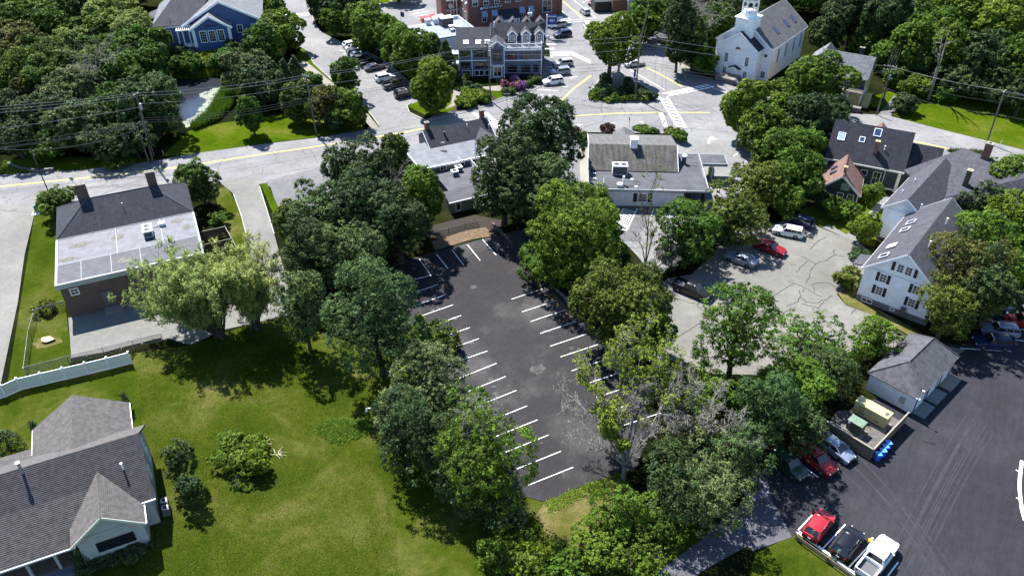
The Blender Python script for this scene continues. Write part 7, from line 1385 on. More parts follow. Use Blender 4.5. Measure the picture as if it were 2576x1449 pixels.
# ================================================================== VEHICLES (front towards +x)
CARS = dict(
 suv=dict(L=4.65, W=1.86, Hh=1.70, belt=1.05, hood=0.98, nose=0.80, cab=(1.05, 0.35, -1.85, -2.22), deck=1.05, wb=2.68, wr=.36),
 hatch=dict(L=4.3, W=1.80, Hh=1.54, belt=.95, hood=.90, nose=.72, cab=(1.15, 0.35, -1.55, -2.02), deck=.97, wb=2.6, wr=.33),
 sedan=dict(L=4.9, W=1.86, Hh=1.45, belt=.93, hood=.88, nose=.72, cab=(1.0, 0.25, -1.1, -1.75), deck=.95, wb=2.85, wr=.33),
 wagon=dict(L=4.7, W=1.80, Hh=1.58, belt=.97, hood=.92, nose=.75, cab=(1.0, 0.35, -1.9, -2.25), deck=.97, wb=2.67, wr=.34),
 pickup=dict(L=5.7, W=1.98, Hh=1.88, belt=1.15, hood=1.12, nose=.95, cab=(1.15, 0.55, -.75, -.95), deck=1.2, wb=3.6, wr=.40))
def car_meshes(kind, pm):
    key = ('car', kind, pm.name)
    if key in CACHE: return CACHE[key]
    c = CARS[kind]; L, W, Hh, bl, hd, ns, (xa, xb, xc, xd), dk, wb, wr = [c[k] for k in ('L', 'W', 'Hh', 'belt', 'hood', 'nose', 'cab', 'deck', 'wb', 'wr')]
    hw = W/2; g = .24; parts = []
    xf, xr = wb/2+.05, -wb/2+.05; ra = wr+.07
    def arch(x): return [(x+ra*math.cos(a), g+max(0, 0)+ra*math.sin(a)*1.08) for a in [math.pi*k/7 for k in range(8)]]
    bot = [(-L/2+.12, g+.05)]+arch(xr)[::-1]+arch(xf)[::-1]+[(L/2-.1, g+.02)]
    cabr = xd if kind != 'pickup' else -1.05
    top = [(L/2, g+.2), (L/2, ns-.12), (L/2-.12, ns+.02), (L/2-.6, hd-.02), (xa+.1, hd+.05), (xa-.1, bl+.02), (cabr, bl+.03)]
    if kind == 'pickup': top += [(cabr-.02, .78), (-L/2+.10, .78), (-L/2+.06, .78)]
    elif kind == 'sedan': top += [(-L/2+.25, dk), (-L/2+.03, dk-.12)]
    else: top += [(-L/2+.06, dk), (-L/2, dk-.2)]
    top += [(-L/2, g+.25)]
    prof = bot+top; n = len(prof); cxm = sum(p[0] for p in prof)/n; czm = .62
    slices = [(-hw, .94, .05), (-hw*.97, .985, .01), (-hw*.8, 1, 0), (0, 1.0, -.015), (hw*.8, 1, 0), (hw*.97, .985, .01), (hw, .94, .05)]
    V = []; F = []
    for (y, s, dz) in slices:
        for (x, z) in prof:
            ax = abs(x)/(L/2); pl = 1-.13*max(0, (ax-.72)/.28)**2; xx = x*(1-(1-s)*.35); 
            zz = z-dz*(1 if z > .7 else 0)+(.04 if abs(y) == 0 and z > .85 and x > 0 else 0); V.append((xx, y*pl, zz))
    for j in range(len(slices)-1):
        for k in range(n): l = (k+1) % n; F.append((j*n+k, j*n+l, (j+1)*n+l, (j+1)*n+k))
    F.append(tuple(range(n))[::-1]); F.append(tuple(range((len(slices)-1)*n, len(slices)*n)))
    me = bpy.data.meshes.new('body'); me.from_pydata(V, [], F); me.materials.append(pm)
    import bmesh
    b = bmesh.new(); b.from_mesh(me); bmesh.ops.recalc_face_normals(b, faces=b.faces); bmesh.ops.triangulate(b, faces=[f for f in b.faces if len(f.verts) > 4]); b.to_mesh(me); b.free(); me.update(); set_uv(me)
    parts.append(('body', me, []))
    # cabin glass
    tw = hw*.78; bw_ = hw*.955; zb = bl-.02; zt = Hh-.07
    base = [(xa, -bw_*.9, zb), (xa, bw_*.9, zb), (xd, bw_*.93, zb), (xd, -bw_*.93, zb)]; roof = [(xb, -tw*.93, zt), (xb, tw*.93, zt), (xc, tw*.96, zt), (xc, -tw*.96, zt)]
    m = MB(); m.v = base+roof; m.f = [(0, 3, 2, 1), (4, 5, 6, 7), (0, 1, 5, 4), (1, 2, 6, 5), (2, 3, 7, 6), (3, 0, 4, 7)]; parts.append(('windows', m.mesh('windows', M_cglass), []))
    m = MB(); 
    rx = [(xb+.06, .90), (xb-.15, 1.0), ((xb+xc)/2, 1.02), (xc+.15, 1.0), (xc-.06, .92)]
    for (x, s) in rx:
        for y, dz in ((-tw*s, -.07), (-tw*s*.86, .015), (0, .05), (tw*s*.86, .015), (tw*s, -.07)): m.v.append((x, y, zt+.035+dz-(.02 if s < .95 else 0)))
    for i in range(4):
        for j in range(4): m.f.append((i*5+j, (i+1)*5+j, (i+1)*5+j+1, i*5+j+1)[::-1])
    m.v += [(x, y, z-.05) for x, y, z in m.v[:25]]; m.f += [tuple(25+k for k in f)[::-1] for f in m.f[:16]]
    ed = [0, 1, 2, 3, 4, 9, 14, 19, 24, 23, 22, 21, 20, 15, 10, 5]
    for a, b_ in zip(ed, ed[1:]+ed[:1]): m.f.append((a, b_, b_+25, a+25))
    parts.append(('roof', m.mesh('roof', pm, True), []))
    def lerp(p, q, t): return tuple(p[i]+(q[i]-p[i])*t for i in range(3))
    for sg in (0, 1):
        bf, br = base[0 if sg == 0 else 1], base[3 if sg == 0 else 2]; tf, tr_ = roof[0 if sg == 0 else 1], roof[3 if sg == 0 else 2]
        for pp, qq, w_, h_ in [(bf, tf, .09, .07), (br, tr_, .16 if kind != 'sedan' else .3, .08)]+[(lerp(bf, br, t), lerp(tf, tr_, t), .08, .04) for t in ((.42, .72) if kind != 'pickup' else (.5,))]:
            parts.append(('pillar', MB().bar(pp, qq, w_, h_).mesh('pillar', pm), []))
    for sx in (xf, xr):
        for sy in (-1, 1):
            y0, y1 = sy*(hw-.20), sy*(hw+.012)
            t_ = MB().tube((sx, y0, wr), (sx, y1, wr), wr, wr, 16).mesh('tyre', M_tyre); r_ = MB().tube((sx, sy*(hw-.02), wr), (sx, sy*(hw+.022), wr), wr*.62, wr*.5, 10).mesh('rim', M_rim)
            well = MB().tube((sx, sy*(hw-.22), wr+.04), (sx, sy*(hw-.045), wr+.04), ra*.99, ra*.99, 12).mesh('wheel', M_black)
            parts.append(('wheel', well, [('tyre', t_), ('rim', r_)]))
    for sy in (-1, 1):
        parts.append(('headlight', MB().extr([(L/2-.42, sy*hw*.86, ns-.08), (L/2-.42, sy*hw*.86, ns+.06), (L/2-.03, sy*hw*.62, ns-.01), (L/2-.03, sy*hw*.62, ns-.14)], (.05, sy*.07, 0)).mesh('headlight', M_lamp), []))
        parts.append(('tail_light', MB().box(-L/2-.015, -L/2+.12, sy*hw*.72-.09 if sy > 0 else -hw*.72-.11, sy*hw*.72+.11 if sy > 0 else -hw*.72+.09, dk-.35, dk-.1).mesh('tail_light', M_tail), []))
        parts.append(('mirror', MB().box(xa-.32, xa-.17, sy*(hw+.02)-(.12 if sy < 0 else 0), sy*(hw+.02)+(.12 if sy > 0 else 0), bl+.02, bl+.16).mesh('mirror', pm), []))
    parts.append(('bumper', MB().box(L/2-.06, L/2+.02, -hw*.78, hw*.78, g+.08, g+.24).mesh('bumper', M_black), [])); parts.append(('grille', MB().box(L/2-.05, L/2+.012, -hw*.45, hw*.45, ns-.22, ns-.06).mesh('grille', M_black), []))
    parts.append(('bumper', MB().box(-L/2-.03, -L/2+.06, -hw*.8, hw*.8, g+.1, g+.28).mesh('bumper', M_black if kind != 'pickup' else M_rim), [])); parts.append(('licence_plate', MB().box(-L/2-.04, -L/2, -.16, .16, g+.32, g+.46).mesh('licence_plate', M_vinyl), []))
    if kind == 'pickup':
        m = MB(); m.box(-L/2+.06, -1.05, -hw*.97, -hw*.80, .7, 1.2).box(-L/2+.06, -1.05, hw*.80, hw*.97, .7, 1.2).box(-L/2, -L/2+.08, -hw*.93, hw*.93, .7, 1.2).box(-1.07, -.97, -hw*.93, hw*.93, .7, 1.2); parts.append(('cargo_bed', m.mesh('cargo_bed', pm), [('bed_liner', MB().box(-L/2+.08, -1.07, -hw*.80, hw*.80, .775, .80).mesh('bed_liner', M_grey))]))
    CACHE[key] = parts; return parts
def car(kind, pm, front, rear, label, conv=Q, z=.75, rack=False, scale=1.0, name=None, group='parked cars'):
    f = Vector(conv(*front, z)); r = Vector(conv(*rear, z)); c_ = (f+r)/2; a = math.atan2(f.y-r.y, f.x-r.x)
    t = thing(name or {'pickup': 'pickup_truck'}.get(kind, 'parked_car'), label, 'pickup truck' if kind == 'pickup' else 'car', (c_.x, c_.y, .02), a, group)
    for nm, me, kids in car_meshes(kind, pm):
        o = link(nm, me, t)
        for k, m2 in kids: link(k, m2, o)
    if rack:
        c = CARS[kind]; m = MB()
        for sy in (-1, 1): m.bar((c['cab'][1]-.1, sy*c['W']*.36, c['Hh']+.08), (c['cab'][2]+.1, sy*c['W']*.36, c['Hh']+.08), .05, .05)
        for xx in (.1, -1.2): m.bar((xx, -c['W']*.36, c['Hh']+.1), (xx, c['W']*.36, c['Hh']+.1), .05, .05)
        m.build('roof_rack', M_metal, t)
    return t
C_w = paint('white_paint', (.72, .72, .73)); C_s = paint('silver_paint', (.42, .43, .46), .4); C_bs = paint('blue_silver_paint', (.30, .34, .42), .4); C_g = paint('charcoal_paint', (.06, .062, .07), .3); C_b = paint('black_paint', (.012, .012, .016)); C_n = paint('navy_paint', (.02, .028, .08)); C_r = paint('dark_red_paint', (.28, .012, .018)); C_r2 = paint('bright_red_paint', (.42, .02, .03)); C_bl = paint('blue_paint', (.05, .10, .32)); C_gr = paint('dark_green_paint', (.02, .05, .03)); C_m = paint('maroon_paint', (.12, .008, .015))
ZA = Zs
def cz(Zf, kind, pm, fr, re, label, **k): return car(kind, pm, Zf(*fr), Zf(*re), label, **k)
# row along the street by the bright maples
cz(Zs, 'hatch', C_w, (1005, 365), (903, 385), 'white hatchback at the far end of the street-side row, under the tree line')
cz(Zs, 'sedan', C_s, (1040, 393), (932, 412), 'pale silver sedan second from the far end of the street-side row')
cz(Zs, 'suv', C_n, (1060, 430), (935, 450), 'navy sport utility car third from the far end of the street-side row')
cz(Zs, 'hatch', C_bs, (1085, 452), (965, 476), 'pale blue hatchback fourth from the far end of the street-side row')
cz(Zs, 'suv', C_g, (1110, 480), (978, 512), 'dark grey sport utility car in the middle of the street-side row')
cz(Zs, 'pickup', C_g, (1190, 512), (1035, 545), 'grey pickup truck with its bed towards the street, behind the charcoal sedan')
cz(Zs, 'sedan', C_g, (1225, 548), (1075, 582), 'charcoal sedan with pale rear window, below the grey pickup truck')
cz(Zs, 'suv', C_w, (1315, 640), (1168, 672), 'white sport utility car alone in front of the rounded bright maple')
cz(Zs, 'pickup', C_b, (1420, 690), (1232, 735), 'black pickup truck with covered bed beside the black car with roof rails')
cz(Zs, 'suv', C_b, (1485, 775), (1330, 812), 'black sport utility car with silver roof rails nearest the road', rack=True)
# plaza
cz(Z3, 'suv', C_n, (640, 48), (585, 2), 'dark blue car parked at the kerb at the top edge of the street')
cz(Z3, 'suv', C_m, (955, 35), (1035, 5), 'maroon sport utility car at the top edge by the brown shed'); cz(Z3, 'sedan', C_b, (1085, 20), (1145, 0), 'black car between the maroon one and the brown shed')
cz(Z3, 'hatch', C_s, (885, 78), (935, 118), 'silver hatchback driving up the street near the crossing'); cz(Z3, 'suv', C_w, (958, 262), (918, 205), 'white sport utility car partly hidden behind the plaza honey locust')
cz(Z3, 'suv', C_s, (605, 222), (738, 200), 'silver car carrying a dark kayak on its roof beside the blue sign')
cz(Z3, 'suv', C_n, (648, 300), (790, 278), 'navy sport utility car parked above the striped crossing')
cz(Z3, 'suv', C_s, (645, 545), (800, 528), 'pale silver sport utility car nearest the striped crossing, upper one of three')
cz(Z3, 'suv', C_bs, (615, 615), (778, 598), 'blue-grey sport utility car in the middle of the three beside the slate blue office')
cz(Z3, 'suv', C_w, (555, 698), (718, 678), 'white sport utility car at the end of the flower bed, lowest of three')
cz(Z3, 'sedan', C_s, (1370, 530), (1290, 540), 'car passing behind the plaza honey locust, half hidden by its trunk side')
for k_, (x, y) in enumerate(((215, 165), (325, 148), (415, 130))): cz(Z3, 'sedan' if k_ == 0 else 'suv', C_b if k_ != 1 else C_n, (x-50, y+6), (x+50, y-4), ('left', 'middle', 'right')[k_]+' dark car of three parked in the shade of the brick mill')
p = Q(*Z3(690, 172), 1.9); q = Q(*Z3(620, 190), 1.9); t = thing('kayak', 'dark kayak strapped on the roof of the silver car', 'kayak', (*[(a+b)/2 for a, b in zip(p, q)], 1.85), math.atan2(q[1]-p[1], q[0]-p[0])); m = MB(); prf = [(-1.9, .02), (-1.4, .22), (0, .33), (1.4, .22), (1.9, .02)]
for i_, (x, w_) in enumerate(prf):
    for a in range(8): m.v.append((x, w_*math.cos(a*.785), .16+w_*.55*math.sin(a*.785)))
for i_ in range(4):
    for a in range(8): m.f.append((i_*8+a, i_*8+(a+1) % 8, (i_+1)*8+(a+1) % 8, (i_+1)*8+a))
m.f += [tuple(range(8))[::-1], tuple(range(32, 40))]; m.build('hull', M_black, t, True); MB().box(-.4, .4, -.2, .2, .3, .36).build('cockpit', M_grey, t)
# top lot van and trucks
cz(Zs, 'pickup', C_r2, (1710, 150), (1600, 175), 'red truck with a boxy red cap behind the pale flat roof'); 
f = Q(*Zs(1745, 172), .8); r_ = Q(*Zs(1630, 190), .8); t = thing('van', 'white van parked right of the red truck behind the pale flat roof', 'van', (*[(a+b)/2 for a, b in zip(f, r_)], .02), math.atan2(f[1]-r_[1], f[0]-r_[0]), 'parked cars')
for nm, me, kids in car_meshes('suv', C_w):
    o = link(nm, me, t); o.scale = (1.1, 1.05, 1.2)
    for k_, m2 in kids: link(k_, m2, o)
x, y = Q(*Zs(1590, 150), 2.0); t = thing('truck_cap', 'boxy red cap on the red truck', 'truck cap', (x, y, .9), .3); MB().box(-1.4, 1.3, -1, 1, 0, 1.1).build('shell', M_red, t); MB().box(-1.45, 1.35, -1.05, 1.05, 1.1, 1.18).build('lid', M_red, t)
# tan lot
Zx = ZM(2200, 300, 2.8975)
cz(Zx, 'suv', C_n, (370, 985), (460, 1020), 'dark car half hidden by trees beyond the white wagon on the tan lot')
cz(Zx, 'wagon', C_w, (205, 1065), (432, 1110), 'white wagon on the tan lot with a dark roof opening', z=.8)
cz(Zx, 'sedan', C_r, (270, 1262), (60, 1190), 'dark red car in the shade next to the white wagon', z=.8)
cz(Zb, 'sedan', C_bs, (1812, 1272), (2080, 1365), 'silver sedan parked tail out on the tan lot', z=.8)
cz(Zc, 'pickup', C_b, (1685, 335), (1385, 215), 'black pickup truck with chrome grille at the left end of the tan lot', z=.9)
# new lot
cz(Zq, 'hatch', C_bs, (855, 450), (590, 262), 'silver-blue hatchback beside the wooden generator fence', z=.8)
cz(Zq, 'suv', C_r, (700, 560), (425, 345), 'dark red hatchback between the white stall line and the silver-blue hatchback', z=.8)
cz(Zq, 'suv', C_gr, (400, 560), (240, 420), 'dark green car lost in the tree shade left of the dark red hatchback', z=.8)
cz(Zq, 'hatch', C_r2, (670, 890), (490, 1125), 'bright red hatchback at the wooden barrier in the lower right lot', z=.8)
cz(Zq, 'hatch', C_b, (915, 1045), (735, 1275), 'black hatchback between the bright red one and the white pickup', z=.8)
cz(Zq, 'pickup', C_w, (1195, 1130), (945, 1450), 'white pickup truck with empty grey bed at the bottom right', z=.8)
cz(Zr, 'suv', C_n, (290, 465), (735, 495), 'dark navy sport utility car in shade above the stall line, right edge', z=.8)
cz(Zr, 'wagon', C_bs, (400, 335), (760, 375), 'blue-silver car with roof rails above the dark navy one at the right edge', z=.8, rack=True)
cz(Zr, 'suv', C_r, (640, 250), (1000, 290), 'dark red car at the right edge beyond the blue-silver one', z=.8); cz(Zr, 'sedan', C_bs, (650, 165), (990, 190), 'pale blue car at the right edge, farthest of the shaded row', z=.8)
# ================================================================== POLES, WIRES, FENCES, SMALL THINGS
def utility(base, top, label, h=None, arms=((.35, 2.4),), r=.15, conv=Q, trafo=False, lamp=False, face=0.0, name='utility_pole', mat=None):
    bx, by = conv(*base); hh = h
    if hh is None:
        best = 1e9
        for k in range(40, 1600, 5):
            z = k/100; w = Vector((bx, by, z-CH)); v = 724.5-CF*w.dot(U2)/w.dot(FW); e = abs(v-top[1]*K3)
            if e < best: best = e; hh = z
    w = Vector((bx, by, hh-CH)); u = 1288+CF*w.dot(X2)/w.dot(FW); du = (top[0]*K3-u)*w.dot(FW)/CF if conv is Q else 0
    t = thing(name, label, 'utility pole', (bx, by, 0), 0); lean = max(-.6, min(.6, du)); T_ = (lean, 0, hh)
    MB().tube((0, 0, -.1), T_, r*1.15, r*.75, 10).build('pole', mat or M_pole, t)
    att = []
    for (dz, ln) in arms:
        cx = lean*(1-dz/hh); a = Vector((math.cos(face), math.sin(face), 0))*ln/2; c = Vector((cx, 0, hh-dz)); m = MB(); m.bar(c-a, c+a, .1, .12); o = m.build('crossarm', M_wood if mat is None else mat, t)
        for s in (-1, -.4, .4, 1):
            p = c+a*s*.95; MB().lathe(p.x, p.y, [(.04, p.z+.06), (.07, p.z+.12), (.05, p.z+.25)], 8).build('insulator', M_trim, o); att.append((bx+p.x, by+p.y, p.z+.25))
    if trafo:
        MB().lathe(lean*.85+.32, -.1, [(.24, hh-3.0), (.26, hh-2.9), (.26, hh-2.0), (.18, hh-1.9)], 14).build('transformer', M_metal, t)
    if lamp: m = MB(); m.tube((lean*.9, 0, hh-1.5), (lean*.9-1.6, -.6, hh-.9), .04); m.box(lean*.9-2.1, lean*.9-1.5, -.8, -.5, hh-1.0, hh-.85); m.build('street_lamp', M_metal, t)
    MB().tube((lean*.6+r, 0, hh*.1), (lean*.9+r, 0, hh*.85), .03, .03, 5).build('conduit', M_metal, t)
    return dict(x=bx, y=by, h=hh, lean=lean, att=att)
P1 = utility((448.7, 476), (400, 273), 'tall utility pole with silver transformer at the roadside, right one of the pair', arms=((.3, 1.2),), trafo=True, face=1.2)
P1b = utility((438, 480), (402, 373), 'shorter utility pole leaning against the tall one, left one of the pair', arms=(), r=.13)
P2 = utility((927.8, 397), (895, 221), 'tall grey utility pole standing at the road edge beside the thorn tree', arms=((.2, 1.6), (1.0, 1.4)), face=2.6)
P3 = utility((1438.7, 298.5), (1426, 121), 'weathered utility pole with crossarms in front of the slate blue office', arms=((.2, 2.4), (1.3, 2.6)), face=-.35, trafo=True)
P4 = utility((1860.3, 289.3), (1876.7, 105), 'utility pole with crossarm standing in the planted plaza island', arms=((1.6, 2.8),), face=0)
P5 = utility((1903, 101), (1909, -20), 'tall utility pole with street lamp by the curved stone wall, right one of two', h=11.5, arms=((.3, 1.6),), lamp=True)
P5b = utility((1892, 110), (1906, 40), 'leaning utility pole beside the street lamp pole by the curved stone wall', h=8.5, arms=(), r=.13)
P6 = utility((2588, 296), (2609, 193), 'utility pole with double crossarms beside the yellow house', arms=((.2, 2.4), (.9, 2.4)), face=-.3, trafo=True)
P7 = utility((2890.8, 419), (2944, 265.5), 'pale utility pole with transformer arm on the sunlit lawn at upper right', arms=((.3, 1.2),), face=.8)
P8 = utility((150, 580), (88, 437), 'thin black pole behind the left yew, in front of the road', arms=(), r=.09, mat=M_black)
P9 = utility((2567, 338), (2587, 272), 'short pole with a white box on top between the yellow house drive and the lawn', arms=(), r=.12)
def top(p, dz=.2, dx=0, dy=0): return Vector((p['x']+p['lean']+dx, p['y']+dy, p['h']-dz))
ORD = ['topmost', 'second', 'third', 'fourth', 'fifth', 'sixth', 'seventh']; WC = {}
def wire(a, b, label, sag=.6, r=.022, group=None, mat=None, n=14):
    a = Vector(a); b = Vector(b); m = MB(); pr = None; L_ = (b-a).length
    for k in range(n+1):
        t = k/n; c = a.lerp(b, t)-Vector((0, 0, sag*4*t*(1-t)))
        if pr is not None: m.tube(pr, c, r, r, 4)
        pr = c
    if group and group not in ('service wires from the office pole', 'guy wires of the office pole'): i_ = WC.get(group, 0); WC[group] = i_+1; label = label.replace('overhead wire', ORD[i_]+' overhead wire')
    return tag(m.build('overhead_wire', mat or M_wire), label, 'wire', group)
M_wl = plain('pale_wire', (.34, .35, .37), .4, .05, 1, metal=.3)
LO = Vector((-112, 125, 0)); g1 = 'wires of the bundle running off left from the double pole'
for k, (dz, sg) in enumerate(((.0, .8), (.3, 1.0), (.7, 1.2), (2.6, 1.0), (5.2, 1.2), (5.5, 1.5), (5.9, 1.3))):
    wire(top(P1, dz), (LO.x-2, LO.y+(-6 if k > 2 else 0), P1['h']-dz-.5), 'overhead wire running off left from the tall pole of the double pole', sg, .026 if k < 4 else .03, g1, M_wl if k < 4 else M_wire)
wire(top(P1b, .4), (P8['x'], P8['y'], P8['h']-.2), 'sagging black cable from the shorter double pole down to the thin black pole', .8, .045)
wire((P8['x'], P8['y'], P8['h']-.2), (P8['x']-40, P8['y']+6, P8['h']), 'black cable leaving the thin black pole to the left', .5, .03)
g2 = 'wires spanning from the double pole over the pond to the second pole'
for k, dz in enumerate((0, .5, 1.9, 4.6, 5.0, 5.4)): wire(top(P1, dz), top(P2, dz*.95), 'overhead wire spanning the pond from the tall double pole to the grey pole', .5+.1*k, .026, g2, M_wl if k < 3 else M_wire)
g3 = 'wires spanning from the second pole to the office pole'
for k, dz in enumerate((0, .45, 2.2, 4.4, 4.8)): wire(top(P2, dz), top(P3, dz*.9+(.3 if k == 0 else 0)), 'overhead wire spanning the parked cars between the grey pole and the office pole', .6+.1*k, .026, g3, M_wl if k < 3 else M_wire)
g4 = 'wires spanning from the office pole to the island pole'
for k, dz in enumerate((.1, .9, 2.6, 5.0, 5.6, 6.2)): wire(top(P3, dz), top(P4, dz), 'overhead wire spanning the plaza from the office pole to the island pole', .5+.1*k, .024, g4, M_wl if k < 3 else M_wire)
g5 = 'wires running from the island pole past the church'
for k, dz in enumerate((.1, 1.6, 5.2, 5.8, 6.4)): wire(top(P4, dz), top(P6, dz*.8), 'overhead wire from the island pole past the church to the yellow house pole', .7+.1*k, .024, g5, M_wl if k < 2 else M_wire)
g6 = 'wires from the island pole up to the street lamp pole'
for k, dz in enumerate((.2, 1.8, 5.0)): wire(top(P4, dz), top(P5, dz+1), 'overhead wire from the island pole up to the pole by the stone wall', .4, .022, g6)
g7 = 'wires crossing the sunlit lawn'
for k, (dz, dy) in enumerate(((.1, 0), (.15, .5), (.9, 0), (2.2, 0), (4.6, 0), (5.0, 0))): wire(top(P6, dz, 0, dy), top(P7, dz, 0, dy), 'overhead wire crossing the sunlit lawn between the yellow house pole and the pale pole', .4+.12*k, .016, g7, M_wire)
g8 = 'wires running off right from the pale pole'
for k, dz in enumerate((.1, .3, .9, 4.6)): wire(top(P7, dz), (P7['x']+30, P7['y']-14, P7['h']-dz-.3), 'overhead wire leaving the pale pole to the right edge', .4, .026, g8, M_wl if k < 3 else M_wire)
P10 = utility((2655, 130), (2668, 40), 'utility pole up the hill behind the yellow house, half hidden by trees', h=10.5, arms=((.2, 2.4),), face=-.3)
g9 = 'wires running away up the hill from the yellow house pole'
for k in range(4): wire(top(P6, .1+.2*k, k*.5-.7), top(P10, .1+.2*k, k*.5-.7), 'overhead wire running away between the trees from the yellow house pole', .5, .018, g9, M_wire)
g10 = 'service wires from the office pole'
B0 = Vector((-6, 172, 6.4))
for k, tg in enumerate(((-11.4, 171.9, 6.0), (-8, 171.7, 6.1), (6.8, 171.7, 6.2), (-30, 176, 5.0))): wire(top(P3, 1.0+.8*k), tg, 'thin service wire dropping from the office pole to the slate blue office', .4, .018, g10)
for k in range(3): bx, by = Q(1470+k*14, 292); wire(top(P3, .8+k), (bx, by, 0), 'guy wire anchoring the office pole beside the flower bed', .0, .022, 'guy wires of the office pole', M_wl, 3)

def sign(name, label, base, h, w, hh, mat, conv=Q, rz=0.0, pole=M_metal, txt=None, z0=None, cat='sign'):
    x, y = conv(*base); t = thing(name, label, cat, (x, y, 0), rz); MB().tube((0, 0, 0), (0, 0, h), .035, .035, 6).build('post', pole, t)
    if w: MB().box(-w/2, w/2, -.03, -.01, h-hh, h).build('panel', mat, t)
    if txt: text(None, txt[0], txt[1], txt[2], (0, -.035, h-hh/2), (math.pi/2, 0, 0), t, depth_=.004)
    return t
x, y = Q(*Z3(583, 325)); t = thing('price_sign', 'blue and white price board on a white post beside the parking row', 'sign', (x, y, 0), 0)
MB().box(-.14, .14, -.14, .14, 0, 5.8).build('post', M_trim, t); MB().box(-.3, .3, -.3, .3, 0, .5).build('base', M_trim, t); MB().box(.15, 2.5, -.08, .08, 3.3, 5.6).build('panel', M_signb, t); MB().box(.15, 2.5, -.1, .1, 2.8, 3.3).build('panel', M_trim, t); MB().box(.3, 2.3, -.1, -.08, 5.2, 5.35).build('stripe', M_trim, t)
text(None, '881', M_trim, .95, (1.32, -.1, 4.3), (math.pi/2, 0, 0), t, depth_=.005)
t = thing('mailbox', 'white box at the foot of the blue price board', 'box', (x+.5, y-.9, 0)); MB().box(-.25, .25, -.2, .2, .3, .9).build('body', M_trim, t); MB().box(-.06, .06, -.06, .06, 0, .3).build('post', M_grey, t)
# stop sign by the brick office, seen from behind, utility box, post
sign('stop_sign', 'back of an octagonal road sign behind the left chimney of the brick office', ZM(0, 450, 2.8975)(650, 330), 2.9, 0, 0, M_metal)
o = MB(); o.v = [(.38*math.cos(math.pi/8+k*math.pi/4), 0, .38*math.sin(math.pi/8+k*math.pi/4)) for k in range(8)]; o.f = [tuple(range(8))]
sx, sy = Q(*ZM(0, 450, 2.8975)(650, 330)); st = [c_ for c_ in col.objects if c_.name.startswith('stop_sign')][0]; m = MB(); m.extr([(.38*math.cos(math.pi/8+k*math.pi/4), -.04, 2.6+.38*math.sin(math.pi/8+k*math.pi/4)) for k in range(8)], (0, .02, 0)).build('panel', M_metal, st)
x, y = Q(*ZM(0, 450, 2.8975)(332, 490)); t = thing('utility_box', 'green utility box beside the left yew at the side road', 'utility box', (x, y, 0), .4); MB().box(-.5, .5, -.45, .45, 0, 1.2).build('casing', plain('teal_box', (.03, .12, .10), .6), t); MB().box(-.53, .53, -.48, .48, 1.2, 1.27).build('lid', plain('teal_lid', (.05, .16, .14), .6), t)
x, y = Q(*ZM(0, 450, 2.8975)(320, 512)); t = thing('concrete_pad', 'small white concrete pad in front of the green utility box', 'pad', (x, y, 0), .3); MB().box(-.8, .8, -.45, .45, 0, .12).build('slab', M_trim, t)
sign('marker_post', 'rust-brown post with a dark top at the edge of the forecourt', ZM(700, 300, 2.8975)(750, 620), 3.4, .22, .5, M_metal, pole=plain('rust_paint', (.30, .10, .05), .7))
# monument
x, y = Q(*Z3(1182, 775)); t = thing('monument', 'grey granite obelisk monument with a statue on the planted plaza island', 'monument', (x, y, 0), .1)
MB().box(-1.5, 1.5, -1.5, 1.5, 0, .5).box(-1.25, 1.25, -1.25, 1.25, .5, 1.0).build('base', M_gran, t); MB().box(-.95, .95, -.95, .95, 1.0, 3.3).build('shaft', M_gran, t)
m = MB(); m.box(-1.12, 1.12, -1.12, 1.12, 3.3, 3.55); m.build('cornice', M_gran, t); m = MB(); m.lathe(0, 0, [(1.2, 3.55), (.5, 4.2), (.35, 4.3)], 4); m.build('cap', M_gran, t)
m = MB(); m.lathe(0, 0, [(.28, 4.3), (.30, 4.5), (.22, 5.1), (.30, 5.6), (.32, 5.85), (.14, 6.0), (.12, 6.05), (.16, 6.15), (.16, 6.3), (.05, 6.42)], 12); m.tube((.22, -.1, 5.7), (.25, -.3, 5.2), .07).tube((-.22, -.1, 5.7), (-.05, -.32, 5.25), .07).tube((0, -.34, 4.3), (0, -.3, 5.6), .03); m.build('statue', M_gran, t, True)
MB().box(-.7, .7, -.97, -.95, 1.5, 2.9).build('plaque', M_grey, t)
sign('street_sign', 'small white arrow sign on the island beside the utility pole', Z3(1345, 760), 1.9, 1.3, .3, M_trim); sign('street_sign', 'tall blue banner sign on the plaza island behind the utility pole', Z3(1325, 710), 3.2, .5, 1.7, M_signb); sign('street_sign', 'small brown sign on a post at the left tip of the plaza island', Z3(948, 795), 1.5, .45, .4, M_wood)
sign('garden_lamp', 'white globe light low in the island shrubs', Z3(1265, 845), .9, .2, .25, M_trim, cat='lamp'); sign('street_sign', 'small white sign on a post in front of the stone retaining wall by the church', Z3(1822, 560), 2.2, .6, .7, M_trim)
sign('street_sign', 'dark traffic signal post at the crosswalk behind the bank', Z3(1572, 1108), 2.2, .3, .9, M_black, pole=M_black); sign('street_sign', 'thin sign post at the crosswalk by the bank shrubs', Z3(1645, 1090), 2.4, .06, .5, M_metal); sign('street_sign', 'dark double post sign at the kerb behind the bank porch', Z3(1283, 1075), 1.9, .2, .6, M_black, pole=M_black)
